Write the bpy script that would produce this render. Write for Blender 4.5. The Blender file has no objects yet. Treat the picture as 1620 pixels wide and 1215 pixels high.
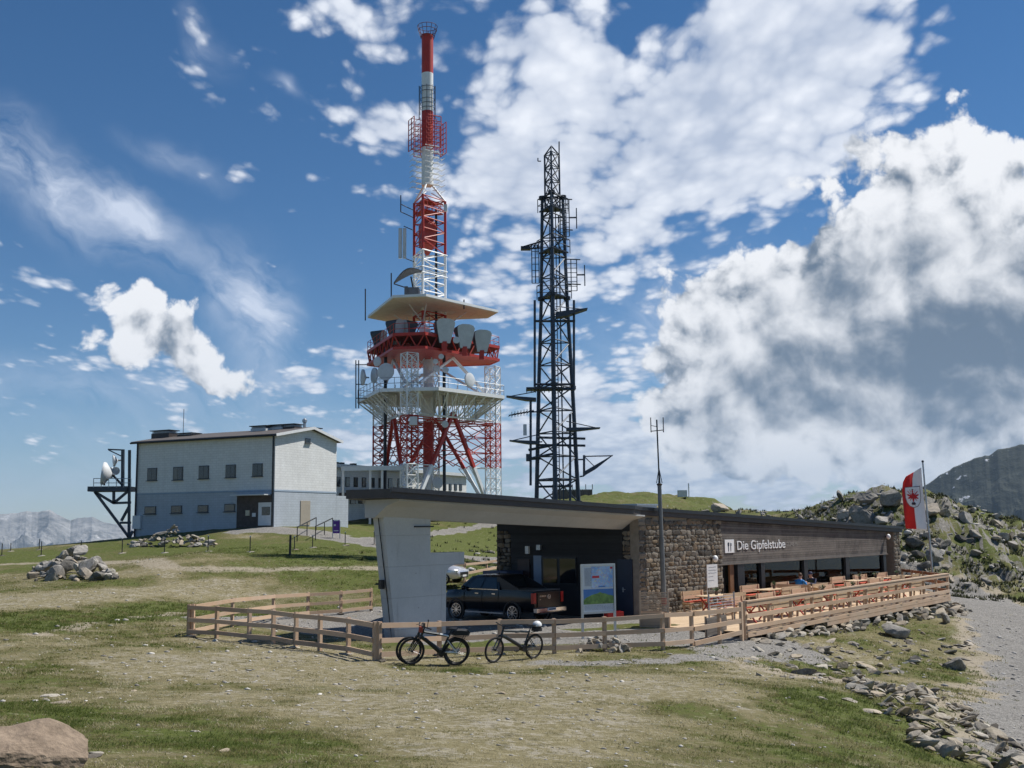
import bpy, bmesh, math, random
import numpy as np
from mathutils import Vector, Matrix
random.seed(7); RNG = np.random.default_rng(7)
SC = bpy.context.scene
COL = SC.collection
R = math.radians

# ------------------------------------------------------------------ camera
EYE = 4.0
FPX, CX, CY = 1700.0, 810.0, 607.5
PITCH, ROLL = R(7.46), -0.010
cd = bpy.data.cameras.new('camera'); cam = bpy.data.objects.new('camera', cd); COL.objects.link(cam)
cd.sensor_width = 36.0; cd.lens = 36.0 * FPX / 1620.0; cd.clip_start = 0.1; cd.clip_end = 90000.0
CM = Matrix.Rotation(R(90) + PITCH, 3, 'X') @ Matrix.Rotation(ROLL, 3, 'Z')
cam.matrix_world = Matrix.Translation((0, 0, EYE)) @ CM.to_4x4()
SC.camera = cam
SC.render.resolution_x, SC.render.resolution_y = 1024, 768

def ray(px, py):
    d = CM @ Vector(((px - CX) / FPX, -(py - CY) / FPX, -1.0))
    return d / math.hypot(d.x, d.y)                 # horizontal length 1
def at(px, py, Y):                                  # point on the pixel's ray at world depth Y
    d = ray(px, py); return Vector((0, 0, EYE)) + d * (Y / d.y)
def atz(px, py, z):                                 # point on the pixel's ray at height z
    d = ray(px, py); return Vector((0, 0, EYE)) + d * ((z - EYE) / d.z)
def azel(px, py):
    d = ray(px, py); return math.atan2(d.x, d.y), math.atan(d.z)

# ------------------------------------------------------------------ sun, sky and clouds
SUN_AZ, SUN_EL = R(65), R(54)                       # azimuth from +Y towards +X
SUNV = Vector((math.sin(SUN_AZ) * math.cos(SUN_EL), math.cos(SUN_AZ) * math.cos(SUN_EL), math.sin(SUN_EL)))
sl = bpy.data.lights.new('sun', 'SUN'); so = bpy.data.objects.new('sun', sl); COL.objects.link(so)
sl.energy = 4.8; sl.angle = R(0.53); sl.color = (1.0, 0.955, 0.89)
so.rotation_euler = SUNV.to_track_quat('Z', 'Y').to_euler(); so.location = (60, 30, 90)

SC.view_settings.view_transform = 'Standard'; SC.view_settings.look = 'None'
SC.view_settings.exposure = 0.30; SC.view_settings.gamma = 1.0
SC.view_settings.use_curve_mapping = False
SC.cycles.max_bounces = 6; SC.cycles.diffuse_bounces = 3; SC.cycles.glossy_bounces = 3
SC.cycles.transmission_bounces = 5; SC.cycles.volume_bounces = 0; SC.cycles.transparent_max_bounces = 8
SC.cycles.use_denoising = True

W = bpy.data.worlds.new('World'); SC.world = W; W.use_nodes = True
class S:
    """a node socket with arithmetic"""
    nt = None
    def __init__(s, sock): s.s = sock
    @staticmethod
    def m(op, *a, clamp=False):
        n = S.nt.nodes.new('ShaderNodeMath'); n.operation = op; n.use_clamp = clamp
        for i, v in enumerate(a):
            if isinstance(v, S): S.nt.links.new(v.s, n.inputs[i])
            else: n.inputs[i].default_value = v
        return S(n.outputs[0])
    def __add__(s, o): return S.m('ADD', s, o)
    __radd__ = __add__
    def __sub__(s, o): return S.m('SUBTRACT', s, o)
    def __rsub__(s, o): return S.m('SUBTRACT', o, s)
    def __mul__(s, o): return S.m('MULTIPLY', s, o)
    __rmul__ = __mul__
    def __truediv__(s, o): return S.m('DIVIDE', s, o)
    def __rtruediv__(s, o): return S.m('DIVIDE', o, s)
def nd(t, **kw):
    n = S.nt.nodes.new(t)
    for k, v in kw.items(): setattr(n, k, v)
    return n
def lk(a, b): S.nt.links.new(a.s if isinstance(a, S) else a, b)
def clamp01(x): return S.m('ADD', x, 0.0, clamp=True)
def sstep(x, a, b):
    n = nd('ShaderNodeMapRange', interpolation_type='SMOOTHSTEP'); lk(x, n.inputs[0])
    n.inputs[1].default_value = a; n.inputs[2].default_value = b
    return S(n.outputs[0])
def vec(x, y, z):
    n = nd('ShaderNodeCombineXYZ')
    for i, v in enumerate((x, y, z)):
        if isinstance(v, S): lk(v, n.inputs[i])
        else: n.inputs[i].default_value = v
    return S(n.outputs[0])
def noise(v, scale, detail=5, rough=0.55, dist=0.0, lac=2.0, kind='FBM'):
    n = nd('ShaderNodeTexNoise'); n.noise_type = kind
    if v is not None: lk(v, n.inputs['Vector'])
    n.inputs['Scale'].default_value = scale; n.inputs['Detail'].default_value = detail
    n.inputs['Roughness'].default_value = rough; n.inputs['Distortion'].default_value = dist
    n.inputs['Lacunarity'].default_value = lac
    return S(n.outputs[0])
def voro(v, scale, feature='SMOOTH_F1', smooth=0.5, detail=0.0, rough=0.5, out=0):
    n = nd('ShaderNodeTexVoronoi'); n.feature = feature
    if v is not None: lk(v, n.inputs['Vector'])
    n.inputs['Scale'].default_value = scale
    if 'Smoothness' in n.inputs and feature == 'SMOOTH_F1': n.inputs['Smoothness'].default_value = smooth
    if 'Detail' in n.inputs: n.inputs['Detail'].default_value = detail
    if 'Roughness' in n.inputs: n.inputs['Roughness'].default_value = rough
    return S(n.outputs[out])
def mixc(f, a, b):
    n = nd('ShaderNodeMix', data_type='RGBA')
    if isinstance(f, S): lk(f, n.inputs[0])
    else: n.inputs[0].default_value = f
    for i, v in ((6, a), (7, b)):
        if isinstance(v, S): lk(v, n.inputs[i])
        else: n.inputs[i].default_value = (*v[:3], 1)
    return S(n.outputs[2])

def noise2(v, scale, detail=5, rough=0.55, dist=0.0):
    o = noise(v, scale, detail, rough, dist); o.s.node.noise_dimensions = '2D'; return o
def voro2(v, scale, detail=0.0, rough=0.5):
    o = voro(v, scale, 'F1', detail=detail, rough=rough); o.s.node.voronoi_dimensions = '2D'; return o
def blobs(v, lst):
    """sum of soft ellipses placed by direction (azimuth, elevation)"""
    t = 0.0
    for px, py, rx, ry, ang, amp in lst:
        a0, e0 = azel(px, py)
        m = nd('ShaderNodeMapping', vector_type='TEXTURE'); lk(v, m.inputs[0])
        m.inputs['Location'].default_value = (a0, e0, 0); m.inputs['Rotation'].default_value = (0, 0, R(ang))
        m.inputs['Scale'].default_value = (rx * 1.9 / FPX, ry * 1.9 / FPX, 1)
        g = nd('ShaderNodeTexGradient', gradient_type='QUADRATIC_SPHERE'); lk(m.outputs[0], g.inputs[0])
        t = S.m('MULTIPLY_ADD', S(g.outputs[1]), amp, t)
    return t
def build_world():
    S.nt = W.node_tree; S.nt.nodes.clear()
    out = nd('ShaderNodeOutputWorld'); bg = nd('ShaderNodeBackground'); lk(bg.outputs[0], out.inputs[0])
    sky = nd('ShaderNodeTexSky', sky_type='NISHITA'); sky.sun_disc = False
    sky.sun_elevation = SUN_EL; sky.sun_rotation = SUN_AZ
    sky.altitude = 2200; sky.air_density = 1.0; sky.dust_density = 0.5; sky.ozone_density = 2.5
    STR = 0.080
    hs = nd('ShaderNodeHueSaturation'); hs.inputs['Saturation'].default_value = 1.30; hs.inputs['Value'].default_value = 0.90
    lk(sky.outputs[0], hs.inputs['Color'])
    tc = nd('ShaderNodeTexCoord'); sx = nd('ShaderNodeSeparateXYZ'); lk(tc.outputs['Generated'], sx.inputs[0])
    x, y, z = (S(sx.outputs[i]) for i in range(3))
    az = S.m('ARCTAN2', x, y); el = S.m('ARCSINE', z)
    E = vec(az, el, 0.0)
    wn = noise2(E, 8.0, 4, 0.55); wn2 = noise2(vec(az + 7.3, el + 3.1, 0.0), 8.0, 4, 0.55)
    wa = (wn - 0.5); we = (wn2 - 0.5)
    EW = vec(S.m('MULTIPLY_ADD', wa, 0.07, az), S.m('MULTIPLY_ADD', we, 0.06, el), 0.0)
    # ---------- high broken layer: puffs get smaller towards the horizon
    den = S.m('MAXIMUM', el, -0.05) + 0.30
    Q = vec(S.m('MULTIPLY_ADD', wa, 0.05, az / den), S.m('MULTIPLY_ADD', we, 0.05, -1.05 / den), 0.0)
    mA = blobs(EW, CLOUD_A)
    puff = voro2(Q, 13.0, 2.0, 0.55)
    nA = noise2(Q, 4.2, 8, 0.58, 0.15)
    dA0 = nA * 1.0 + noise2(Q, 1.9, 3, 0.5) * 0.75 + mA * 0.78 - puff * 0.36 - 0.86
    dA = sstep(dA0, -0.06, 0.20)
    shA = clamp01((noise2(vec(az / den + 0.05, -1.05 / den - 0.05, 0.0), 4.2, 4, 0.58, 0.15) - nA) * 1.6 + puff * 0.75 - 0.02)
    # ---------- wisps
    wv = vec(S.m('MULTIPLY_ADD', wa, 0.10, az * 0.80 - el * 0.45), S.m('MULTIPLY_ADD', we, 0.16, el * 1.9 + az * 0.95), 0.0)
    nW = noise2(wv, 13.0, 8, 0.60, 0.3)
    dW = clamp01(blobs(EW, CLOUD_W) * 1.6 * clamp01((nW - 0.30) * 2.4)) * 0.85
    # ---------- cumulus
    mC = blobs(EW, CLOUD_C)
    cx = S.m('MULTIPLY_ADD', wa, 0.035, az); cy = S.m('MULTIPLY_ADD', we, 0.035, el)
    b1 = voro2(vec(cx, cy, 0.0), 22.0, 5.0, 0.52); nC = noise2(E, 9.0, 9, 0.60)
    hC = mC - b1 * 0.62 + nC * 0.75 - 0.14
    dC = sstep(hC, 0.36, 0.57)
    nC2 = noise2(vec(az + 0.020, el + 0.026, 0.0), 9.0, 6, 0.60)
    b2 = voro2(vec(cx + 0.009, cy + 0.015, 0.0), 22.0, 4.0, 0.52)
    big = voro2(vec(cx, cy, 0.0), 8.5, 3.0, 0.5) - voro2(vec(cx + 0.022, cy + 0.036, 0.0), 8.5, 3.0, 0.5)
    rel = (b1 - b2) * 0.9 + (nC2 - nC) * 1.1 + big * 0.85                 # >0 where the billow turns from the sun
    thick = sstep(hC, 0.55, 1.5)
    shC = sstep(blobs(EW, CLOUD_D) * 0.80 + rel * (1.2 - thick * 0.65) + (noise2(E, 5.0, 6, 0.58) - 0.5) * 0.95 + 0.08, -0.10, 1.25)
    k = 1.0 / STR
    def rad(r, g, b): return (r * k, g * k, b * k)
    c = mixc(dW, S(hs.outputs[0]), rad(0.61, 0.67, 0.79))
    c = mixc(dA * 0.94, c, mixc(shA, rad(0.78, 0.81, 0.87), rad(0.40, 0.46, 0.58)))
    c = mixc(dC, c, mixc(shC, rad(0.79, 0.80, 0.825), rad(0.105, 0.150, 0.215)))
    lk(c, bg.inputs[0]); bg.inputs[1].default_value = STR
# soft ellipses: photo pixel, radii, tilt, weight
CLOUD_A = [(850, 90, 330, 150, -8, .52), (1300, 110, 360, 190, 0, .62), (820, 270, 170, 170, 25, .50), (1010, 340, 240, 200, 20, .58), (1150, 240, 230, 180, 0, .4),
           (600, 190, 90, 40, -15, .36), (640, 20, 200, 60, 0, .40), (1020, 570, 260, 90, 0, .46), (560, 570, 130, 46, 0, .40),
           (640, 650, 340, 60, 0, .40), (310, 600, 190, 40, 0, .52), (60, 590, 130, 30, 0, .40), (930, 640, 70, 44, -30, .6), (440, 700, 300, 40, 0, .25), (800, 700, 260, 60, 0, .4),
           (1590, 150, 60, 140, 0, -.75), (1560, 20, 90, 40, 0, -.2), (1250, 745, 460, 80, 0, .85), (980, 740, 260, 60, 0, .5), (1090, 470, 60, 60, 0, -.15), (985, 60, 40, 34, -40, -.35), (780, 480, 120, 60, 30, .25)]
CLOUD_W = [(90, 290, 240, 46, -27, .80), (215, 350, 60, 34, -25, .45), (330, 60, 50, 24, -50, .40), (400, 480, 54, 90, 25, .70), (440, 520, 40, 70, 15, .5),
           (280, 250, 60, 18, -15, .40), (450, 135, 26, 12, -20, .35), (1120, 540, 160, 110, 0, .6), (620, 600, 240, 40, 0, .4), (560, 690, 340, 40, 0, .4), (180, 620, 240, 40, 0, .4), (120, 760, 300, 60, 0, .25)]
CLOUD_C = [(190, 515, 120, 80, -12, .95), (285, 540, 130, 75, -20, .92), (330, 590, 170, 50, 0, .6), (1450, 300, 170, 180, 20, 1.05), (1300, 460, 230, 180, 0, .95), (1550, 400, 140, 190, 0, 1.0),
           (1480, 560, 360, 190, 0, 1.4), (1310, 610, 300, 150, 0, 1.1), (1120, 580, 120, 150, 0, .72), (1690, 420, 90, 100, 0, .7), (1180, 690, 160, 70, 0, .62), (1290, 740, 240, 50, 0, .60), (1700, 580, 200, 150, 0, .9), (1520, 700, 200, 60, 0, .5)]
CLOUD_D = [(1450, 560, 340, 130, 0, .98), (1590, 470, 150, 120, 0, .62), (1320, 430, 120, 120, 25, .60), (1300, 620, 260, 80, 0, .55), (1180, 640, 90, 60, 0, .22),
           (240, 550, 110, 34, 0, .40), (1390, 310, 60, 80, 40, .40), (1500, 220, 110, 80, -30, -.35), (1560, 320, 60, 90, 20, -.3), (1580, 640, 140, 50, 0, .40), (1180, 470, 70, 70, 0, .25), (1690, 560, 160, 110, 0, .7), (1250, 730, 260, 36, 0, -.15)]
build_world()
W.cycles.sampling_method = 'NONE'

# ------------------------------------------------------------------ helpers
_imp_axis = Vector((0, 0, 1))
class MB:
    """collects shapes, build() links them as one mesh object"""
    def __init__(s): s.v = []; s.f = []
    def add(s, vs, fs):
        o = len(s.v); s.v += [tuple(p) for p in vs]; s.f += [tuple(i + o for i in f) for f in fs]; return s
    def box(s, c, size, rot=None):
        hx, hy, hz = size[0] / 2, size[1] / 2, size[2] / 2
        vs = [Vector((sx * hx, sy * hy, sz * hz)) for sz in (-1, 1) for sy in (-1, 1) for sx in (-1, 1)]
        if rot is not None: vs = [rot @ p for p in vs]
        c = Vector(c)
        return s.add([p + c for p in vs], [(0, 2, 3, 1), (4, 5, 7, 6), (0, 1, 5, 4), (2, 6, 7, 3), (0, 4, 6, 2), (1, 3, 7, 5)])
    def frame(s, p, q, up=(0, 0, 1)):
        p, q = Vector(p), Vector(q); d = (q - p)
        if d.length < 1e-9: d = Vector((0, 0, 1e-6))
        d.normalize(); u = Vector(up)
        if abs(d.dot(u)) > .98: u = Vector((1, 0, 0)) if abs(d.x) < .9 else Vector((0, 1, 0))
        a = d.cross(u).normalized(); b = a.cross(d); return d, a, b
    def bar(s, p, q, w, h=None, up=(0, 0, 1)):
        h = h or w; d, a, b = s.frame(p, q, up); p, q = Vector(p), Vector(q)
        vs = [e + a * (i * w / 2) + b * (j * h / 2) for e in (p, q) for i, j in ((-1, -1), (1, -1), (1, 1), (-1, 1))]
        return s.add(vs, [(0, 1, 2, 3), (7, 6, 5, 4), (0, 4, 5, 1), (1, 5, 6, 2), (2, 6, 7, 3), (3, 7, 4, 0)])
    def tube(s, p, q, r, r2=None, n=8, caps=True):
        r2 = r if r2 is None else r2; d, a, b = s.frame(p, q); p, q = Vector(p), Vector(q); vs = []
        for e, rr in ((p, r), (q, r2)):
            for i in range(n):
                t = 2 * math.pi * i / n; vs.append(e + a * (math.cos(t) * rr) + b * (math.sin(t) * rr))
        fs = [(i, (i + 1) % n, n + (i + 1) % n, n + i) for i in range(n)]
        if caps: fs += [tuple(range(n - 1, -1, -1)), tuple(range(n, 2 * n))]
        return s.add(vs, fs)
    def path(s, pts, r, n=6):
        for p, q in zip(pts[:-1], pts[1:]): s.tube(p, q, r, n=n)
        return s
    def prism(s, poly, z0, z1):
        n = len(poly); g0 = z0 if callable(z0) else (lambda x, y: z0); g1 = z1 if callable(z1) else (lambda x, y: z1)
        vs = [(x, y, g0(x, y)) for x, y in poly] + [(x, y, g1(x, y)) for x, y in poly]
        fs = [tuple(range(n - 1, -1, -1)), tuple(range(n, 2 * n))] + [(i, (i + 1) % n, n + (i + 1) % n, n + i) for i in range(n)]
        return s.add(vs, fs)
    def extrude(s, poly, axis_o, au, av, aw, w0, w1):
        """polygon in (u,v) pushed along w"""
        o, au, av, aw = Vector(axis_o), Vector(au), Vector(av), Vector(aw); n = len(poly)
        vs = [o + au * u + av * v + aw * w for w in (w0, w1) for u, v in poly]
        return s.add(vs, [tuple(range(n - 1, -1, -1)), tuple(range(n, 2 * n))] + [(i, (i + 1) % n, n + (i + 1) % n, n + i) for i in range(n)])
    def lathe(s, prof, n=16, c=(0, 0, 0), M=None):
        """profile of (radius, height) turned round z"""
        c = Vector(c); vs = []
        for r, h in prof:
            for i in range(n):
                t = 2 * math.pi * i / n; p = Vector((r * math.cos(t), r * math.sin(t), h))
                vs.append((M @ p if M is not None else p) + c)
        m = len(prof); fs = [(k * n + i, k * n + (i + 1) % n, (k + 1) * n + (i + 1) % n, (k + 1) * n + i) for k in range(m - 1) for i in range(n)]
        if prof[0][0] > 1e-4: fs.append(tuple(range(n - 1, -1, -1)))
        if prof[-1][0] > 1e-4: fs.append(tuple(range((m - 1) * n, m * n)))
        return s.add(vs, fs)
    def loft(s, rings, cap=True):
        n = len(rings[0]); vs = [p for r in rings for p in r]
        fs = [(k * n + i, k * n + (i + 1) % n, (k + 1) * n + (i + 1) % n, (k + 1) * n + i) for k in range(len(rings) - 1) for i in range(n)]
        if cap: fs += [tuple(range(n - 1, -1, -1)), tuple(range((len(rings) - 1) * n, len(rings) * n))]
        return s.add(vs, fs)
    def torus(s, c, R_, r, axis=(0, 1, 0), n=28, m=8):
        a = Vector(axis).normalized(); u = a.orthogonal().normalized(); v = a.cross(u); c = Vector(c); vs = []
        for i in range(n):
            t = 2 * math.pi * i / n; d = u * math.cos(t) + v * math.sin(t)
            for j in range(m):
                q = 2 * math.pi * j / m; vs.append(c + d * (R_ + r * math.cos(q)) + a * (r * math.sin(q)))
        return s.add(vs, [(i * m + j, ((i + 1) % n) * m + j, ((i + 1) % n) * m + (j + 1) % m, i * m + (j + 1) % m) for i in range(n) for j in range(m)])
    def ell(s, c, r, n=12, m=8, rot=None):
        prof = []; vs = []; c = Vector(c)
        for k in range(m + 1):
            t = math.pi * k / m - math.pi / 2
            for i in range(n):
                a = 2 * math.pi * i / n; p = Vector((math.cos(t) * math.cos(a) * r[0], math.cos(t) * math.sin(a) * r[1], math.sin(t) * r[2]))
                vs.append((rot @ p if rot is not None else p) + c)
        return s.add(vs, [(k * n + i, k * n + (i + 1) % n, (k + 1) * n + (i + 1) % n, (k + 1) * n + i) for k in range(m) for i in range(n)])
    def mesh(s, name, mat, smooth=False):
        me = bpy.data.meshes.new(name); me.from_pydata(s.v, [], s.f)
        if smooth:
            me.polygons.foreach_set('use_smooth', [True] * len(me.polygons))
            try: me.set_sharp_from_angle(angle=R(38))
            except Exception: pass
        if mat: me.materials.append(mat)
        me.update(); return me
    def build(s, name, mat, parent=None, smooth=False, fix=True):
        me = s.mesh(name, mat, smooth)
        if fix:
            bm = bmesh.new(); bm.from_mesh(me); bmesh.ops.recalc_face_normals(bm, faces=bm.faces); bm.to_mesh(me); bm.free()
        return link(name, me, parent)
def link(name, data, parent=None):
    o = bpy.data.objects.new(name, data); COL.objects.link(o)
    if parent is not None: o.parent = parent
    return o
def tag(o, label, cat, group=None, kind=None):
    if label: o['label'] = label
    if cat: o['category'] = cat
    if group: o['group'] = group
    if kind: o['kind'] = kind
    return o
def thing(name, label, cat, loc=(0, 0, 0), rz=0.0, group=None):
    o = bpy.data.objects.new(name, None); COL.objects.link(o); o.empty_display_size = .2
    o.location = loc; o.rotation_euler = (0, 0, rz); return tag(o, label, cat, group)
_KIDS = {}
def copy_tree(o, parent=None):
    c = o.copy(); COL.objects.link(c)
    if parent is not None: c.parent = parent
    for ch in list(o.children): copy_tree(ch, c)
    return c
_CUBES = {}
def cube_mesh(mat):
    if mat.name not in _CUBES: _CUBES[mat.name] = MB().box((0, 0, 0), (1, 1, 1)).mesh('piece_' + mat.name, mat)
    return _CUBES[mat.name]
def piece(name, c, size, mat, parent=None, rot=None):
    """a box-shaped piece that shares one mesh with its like"""
    o = link(name, cube_mesh(mat), parent)
    m = (rot.to_4x4() if rot is not None else Matrix.Identity(4))
    o.matrix_local = Matrix.Translation(c) @ m @ Matrix.Diagonal((*size, 1)); return o
def barpiece(name, p, q, w, h, mat, parent=None, up=(0, 0, 1)):
    p, q = Vector(p), Vector(q); d, a, b = MB().frame(p, q, up)
    rot = Matrix((d, -a, b)).transposed() if True else None
    return piece(name, (p + q) / 2, ((q - p).length, w, h), mat, parent, rot)

# ------------------------------------------------------------------ materials
MAT = {}
def begin(name):
    m = bpy.data.materials.new(name); m.use_nodes = True; S.nt = m.node_tree
    b = S.nt.nodes['Principled BSDF']; MAT[name] = m; return m, b
def objco():
    return S(nd('ShaderNodeTexCoord').outputs['Object'])
def worldco():
    return S(nd('ShaderNodeNewGeometry').outputs['Position'])
def bump(b, h, strength=.3, dist=.02):
    n = nd('ShaderNodeBump'); n.inputs['Strength'].default_value = strength; n.inputs['Distance'].default_value = dist
    lk(h, n.inputs['Height']); lk(n.outputs[0], b.inputs['Normal'])
def rnd():
    return S(nd('ShaderNodeObjectInfo').outputs['Random'])
def plain(name, col, rough=.6, metal=0.0, var=.12, scale=3.0, bmp=0.0, perobj=0.0, spec=None, stretch=None):
    """colour with blotchy variation, fine grain and a little relief"""
    m, b = begin(name); co = worldco()
    if stretch:
        mp = nd('ShaderNodeMapping'); lk(co, mp.inputs[0]); mp.inputs['Scale'].default_value = stretch; co = S(mp.outputs[0])
    n1 = noise(co, scale, 6, .6); n2 = noise(co, scale * 9, 3, .6)
    f = clamp01((n1 - .5) * 1.6 + (n2 - .5) * .7 + .5)
    if perobj: f = clamp01(f + (rnd() - .5) * perobj)
    lo = tuple(c * (1 - var) for c in col); hi = tuple(min(1, c * (1 + var)) for c in col)
    lk(mixc(f, lo, hi), b.inputs['Base Color'])
    b.inputs['Roughness'].default_value = rough; b.inputs['Metallic'].default_value = metal
    if spec is not None: b.inputs['Specular IOR Level'].default_value = spec
    if bmp: bump(b, n2, bmp, .02)
    return m
def wood(name, col, dark, rough=.7, grain=(1.2, 22, 22), perobj=.5, grey=None, obj=False):
    """weathered board: grain along local x when the piece is a scaled unit cube"""
    m, b = begin(name); co = worldco()
    r = rnd(); oc = objco()
    mp = nd('ShaderNodeMapping'); lk(oc, mp.inputs[0]); mp.inputs['Scale'].default_value = grain if not obj else obj
    sep = nd('ShaderNodeSeparateXYZ'); lk(mp.outputs[0], sep.inputs[0])
    v = vec(S(sep.outputs[0]) + r * 31.0, S(sep.outputs[1]) + r * 17.0, S(sep.outputs[2]))
    g = noise(v, 1.0, 5, .65, .4); n2 = noise(co, 2.2, 4, .6)
    f = clamp01((g - .5) * 1.5 + (n2 - .5) * .8 + .5 + (r - .5) * perobj)
    c = mixc(f, dark, col)
    if grey: c = mixc(clamp01((noise(co, .9, 4, .6) - .42) * 3.0) * .7, c, grey)
    lk(c, b.inputs['Base Color']); b.inputs['Roughness'].default_value = rough
    bump(b, g, .25, .006); return m
def flat(name, col, rough=.5, metal=0.0, emis=None):
    m, b = begin(name); co = worldco(); n2 = noise(co, 7.0, 4, .6)
    lk(mixc(n2, tuple(c * .88 for c in col), tuple(min(1, c * 1.08) for c in col)), b.inputs['Base Color'])
    b.inputs['Roughness'].default_value = rough; b.inputs['Metallic'].default_value = metal; return m
def glass(name, col=(.02, .025, .03), rough=.04):
    m, b = begin(name); co = worldco(); n2 = noise(co, .6, 2, .5)
    lk(mixc(n2, tuple(c * .8 for c in col), tuple(c * 1.2 for c in col)), b.inputs['Base Color'])
    b.inputs['Roughness'].default_value = rough; b.inputs['Specular IOR Level'].default_value = .8
    return m

# ------------------------------------------------------------------ terrain
def _hash(ix, iy, s):
    h = (ix.astype(np.int64) * 374761393 + iy.astype(np.int64) * 668265263 + s * 1442695041) & 0x7fffffff
    h = ((h ^ (h >> 13)) * 1274126177) & 0x7fffffff
    return ((h ^ (h >> 16)) & 0xffff) / 65535.0
def vnoise(x, y, s=0):
    ix, iy = np.floor(x), np.floor(y); fx, fy = x - ix, y - iy
    fx = fx * fx * fx * (fx * (fx * 6 - 15) + 10); fy = fy * fy * fy * (fy * (fy * 6 - 15) + 10)
    a, b = _hash(ix, iy, s), _hash(ix + 1, iy, s); c, d = _hash(ix, iy + 1, s), _hash(ix + 1, iy + 1, s)
    return (a + (b - a) * fx) * (1 - fy) + (c + (d - c) * fx) * fy
def fbm(x, y, oct=5, s=0, gain=.5):
    t = 0; a = .5; n = 0
    for k in range(oct):
        t = t + a * vnoise(x * 2 ** k + 13.7 * k, y * 2 ** k - 7.1 * k, s + k); n += a; a *= gain
    return t / n
def ridged(x, y, oct=5, s=0):
    t = 0; a = .5; n = 0
    for k in range(oct):
        t = t + a * (1 - np.abs(2 * vnoise(x * 2 ** k, y * 2 ** k, s + k) - 1)); n += a; a *= .5
    return t / n

CP = []
def cz(px, py, z): p = atz(px, py, z); CP.append((p.x, p.y, z))
def cdist(px, py, Y): p = at(px, py, Y); CP.append((p.x, p.y, p.z))
def cxy(x, y, z): CP.append((x, y, z))
for a in [(810,1215,1.15),(400,1215,1.45),(0,1215,1.7),(1200,1215,.8),(1400,1215,.35),(1560,1215,-.5),(1620,1215,-.75),
          (810,1120,.75),(400,1120,1.0),(0,1120,1.2),(1200,1120,.4),(1400,1120,.0),(1560,1120,-.85),
          (650,1058,.27),(870,1047,.13),(1049,1030,-.02),(1140,1030,-.12),(1200,1045,-.45),(1300,1030,-.6),(1350,1060,-.95),(1350,1010,-.62),(1450,1000,-.85),(1450,1060,-1.2),
          (1540,1060,-1.45),(1505,965,-.75),(1560,980,-.95),(1600,955,-.9),(1612,1060,-1.55),(1600,1150,-1.15),
          (660,992,.02),(800,981,0),(0,1000,.8),(200,940,.95),(0,925,1.05),(400,940,.6)]: cz(*a)
for a in [(298,1007,35.5),(593,1046,30),(487,976,47.5),(587,967,50),(100,900,68),(0,872,84),(130,862,85),(300,882,64),(300,866,76),(213,850,91.6),(432,835,84),(530,834,92),
          (600,870,75),(740,882,75),(740,862,90),(740,840,105),(600,848,90),(690,822,109)]: cdist(*a)
for a in [(5.3,46,0),(10,52,0),(20,62,-.1),(23,60,-.45),(-.6,51.4,0),(3,57,.2),(15,72,.2),(-7,48,.1),(3.2,75,.7),(8.3,39.5,-.1),(9,42,-.05),(15,49,-.3),
          (0,0,2.35),(0,-15,2.6),(-30,-15,2.6),(30,-15,1.6),(0,-60,-3),(-60,0,1.5),(-60,45,1.2),(-70,80,0),(60,30,-2.5),(70,70,-3),(-9,112,5.7),(-2,116,5.6),(-20,112,4.9),(-35,105,2.6),(-50,95,1.6),(-12,150,1.0),(-50,135,-6),(-90,110,-8)]: cxy(*a)
for px, py, d in [(930,786,150),(1000,781,155),(1060,787,150),(1130,802,145),(1170,811,150)]: cdist(px, py, d)
for px, py, d in [(1240,818,118),(1290,804,105),(1330,795,96),(1380,792,90),(1420,798,88),(1480,806,86),(1540,824,85),(1620,853,84),(1700,880,84)]: cdist(px, py, d)
for px, py, z in [(1500,938,-.55),(1560,934,-.6),(1620,932,-.7)]: cz(px, py, z)
for px, d, z in [(1240,150,-4),(1330,135,-3),(1420,130,-4),(1540,125,-6),(1700,125,-9),(1000,200,1),(1130,200,-6),(900,190,0),(1240,90,.6),(1300,80,.7),(1380,76,.6)]:
    p = at(px, 830, d); cxy(p.x, p.y, z)
CPA = np.array(CP)
def _tps(d2): return d2 * np.log(d2 + 1e-9) * .5
def _fit():
    n = len(CPA); X = CPA[:, :2]; d2 = ((X[:, None] - X[None]) ** 2).sum(2)
    A = np.zeros((n + 3, n + 3)); A[:n, :n] = _tps(d2) + np.eye(n) * 2.0
    A[:n, n] = 1; A[:n, n + 1:] = X; A[n, :n] = 1; A[n + 1:, :n] = X.T
    return np.linalg.solve(A, np.concatenate([CPA[:, 2], [0, 0, 0]]))
_W = _fit()
def _base(x, y):
    t = _W[len(CPA)] + _W[len(CPA) + 1] * x + _W[len(CPA) + 2] * y
    for (cx, cy, _), w in zip(CPA, _W): t = t + w * _tps((x - cx) ** 2 + (y - cy) ** 2)
    return t
_hill = at(1440, 830, 82)
def rockiness(x, y):
    """1 on the boulder-strewn hill to the right"""
    u = (x - _hill.x) / 26.0; v = (y - _hill.y) / 22.0
    a = np.exp(-(u * u + v * v) ** 1.5)
    h = at(1050, 830, 140); b = .55 * np.exp(-(((x - h.x) / 30) ** 2 + ((y - h.y) / 30) ** 2) ** 1.5)
    # a strip of flat ground along the road stays smooth
    return np.clip(np.maximum(a, b), 0, 1)
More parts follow.
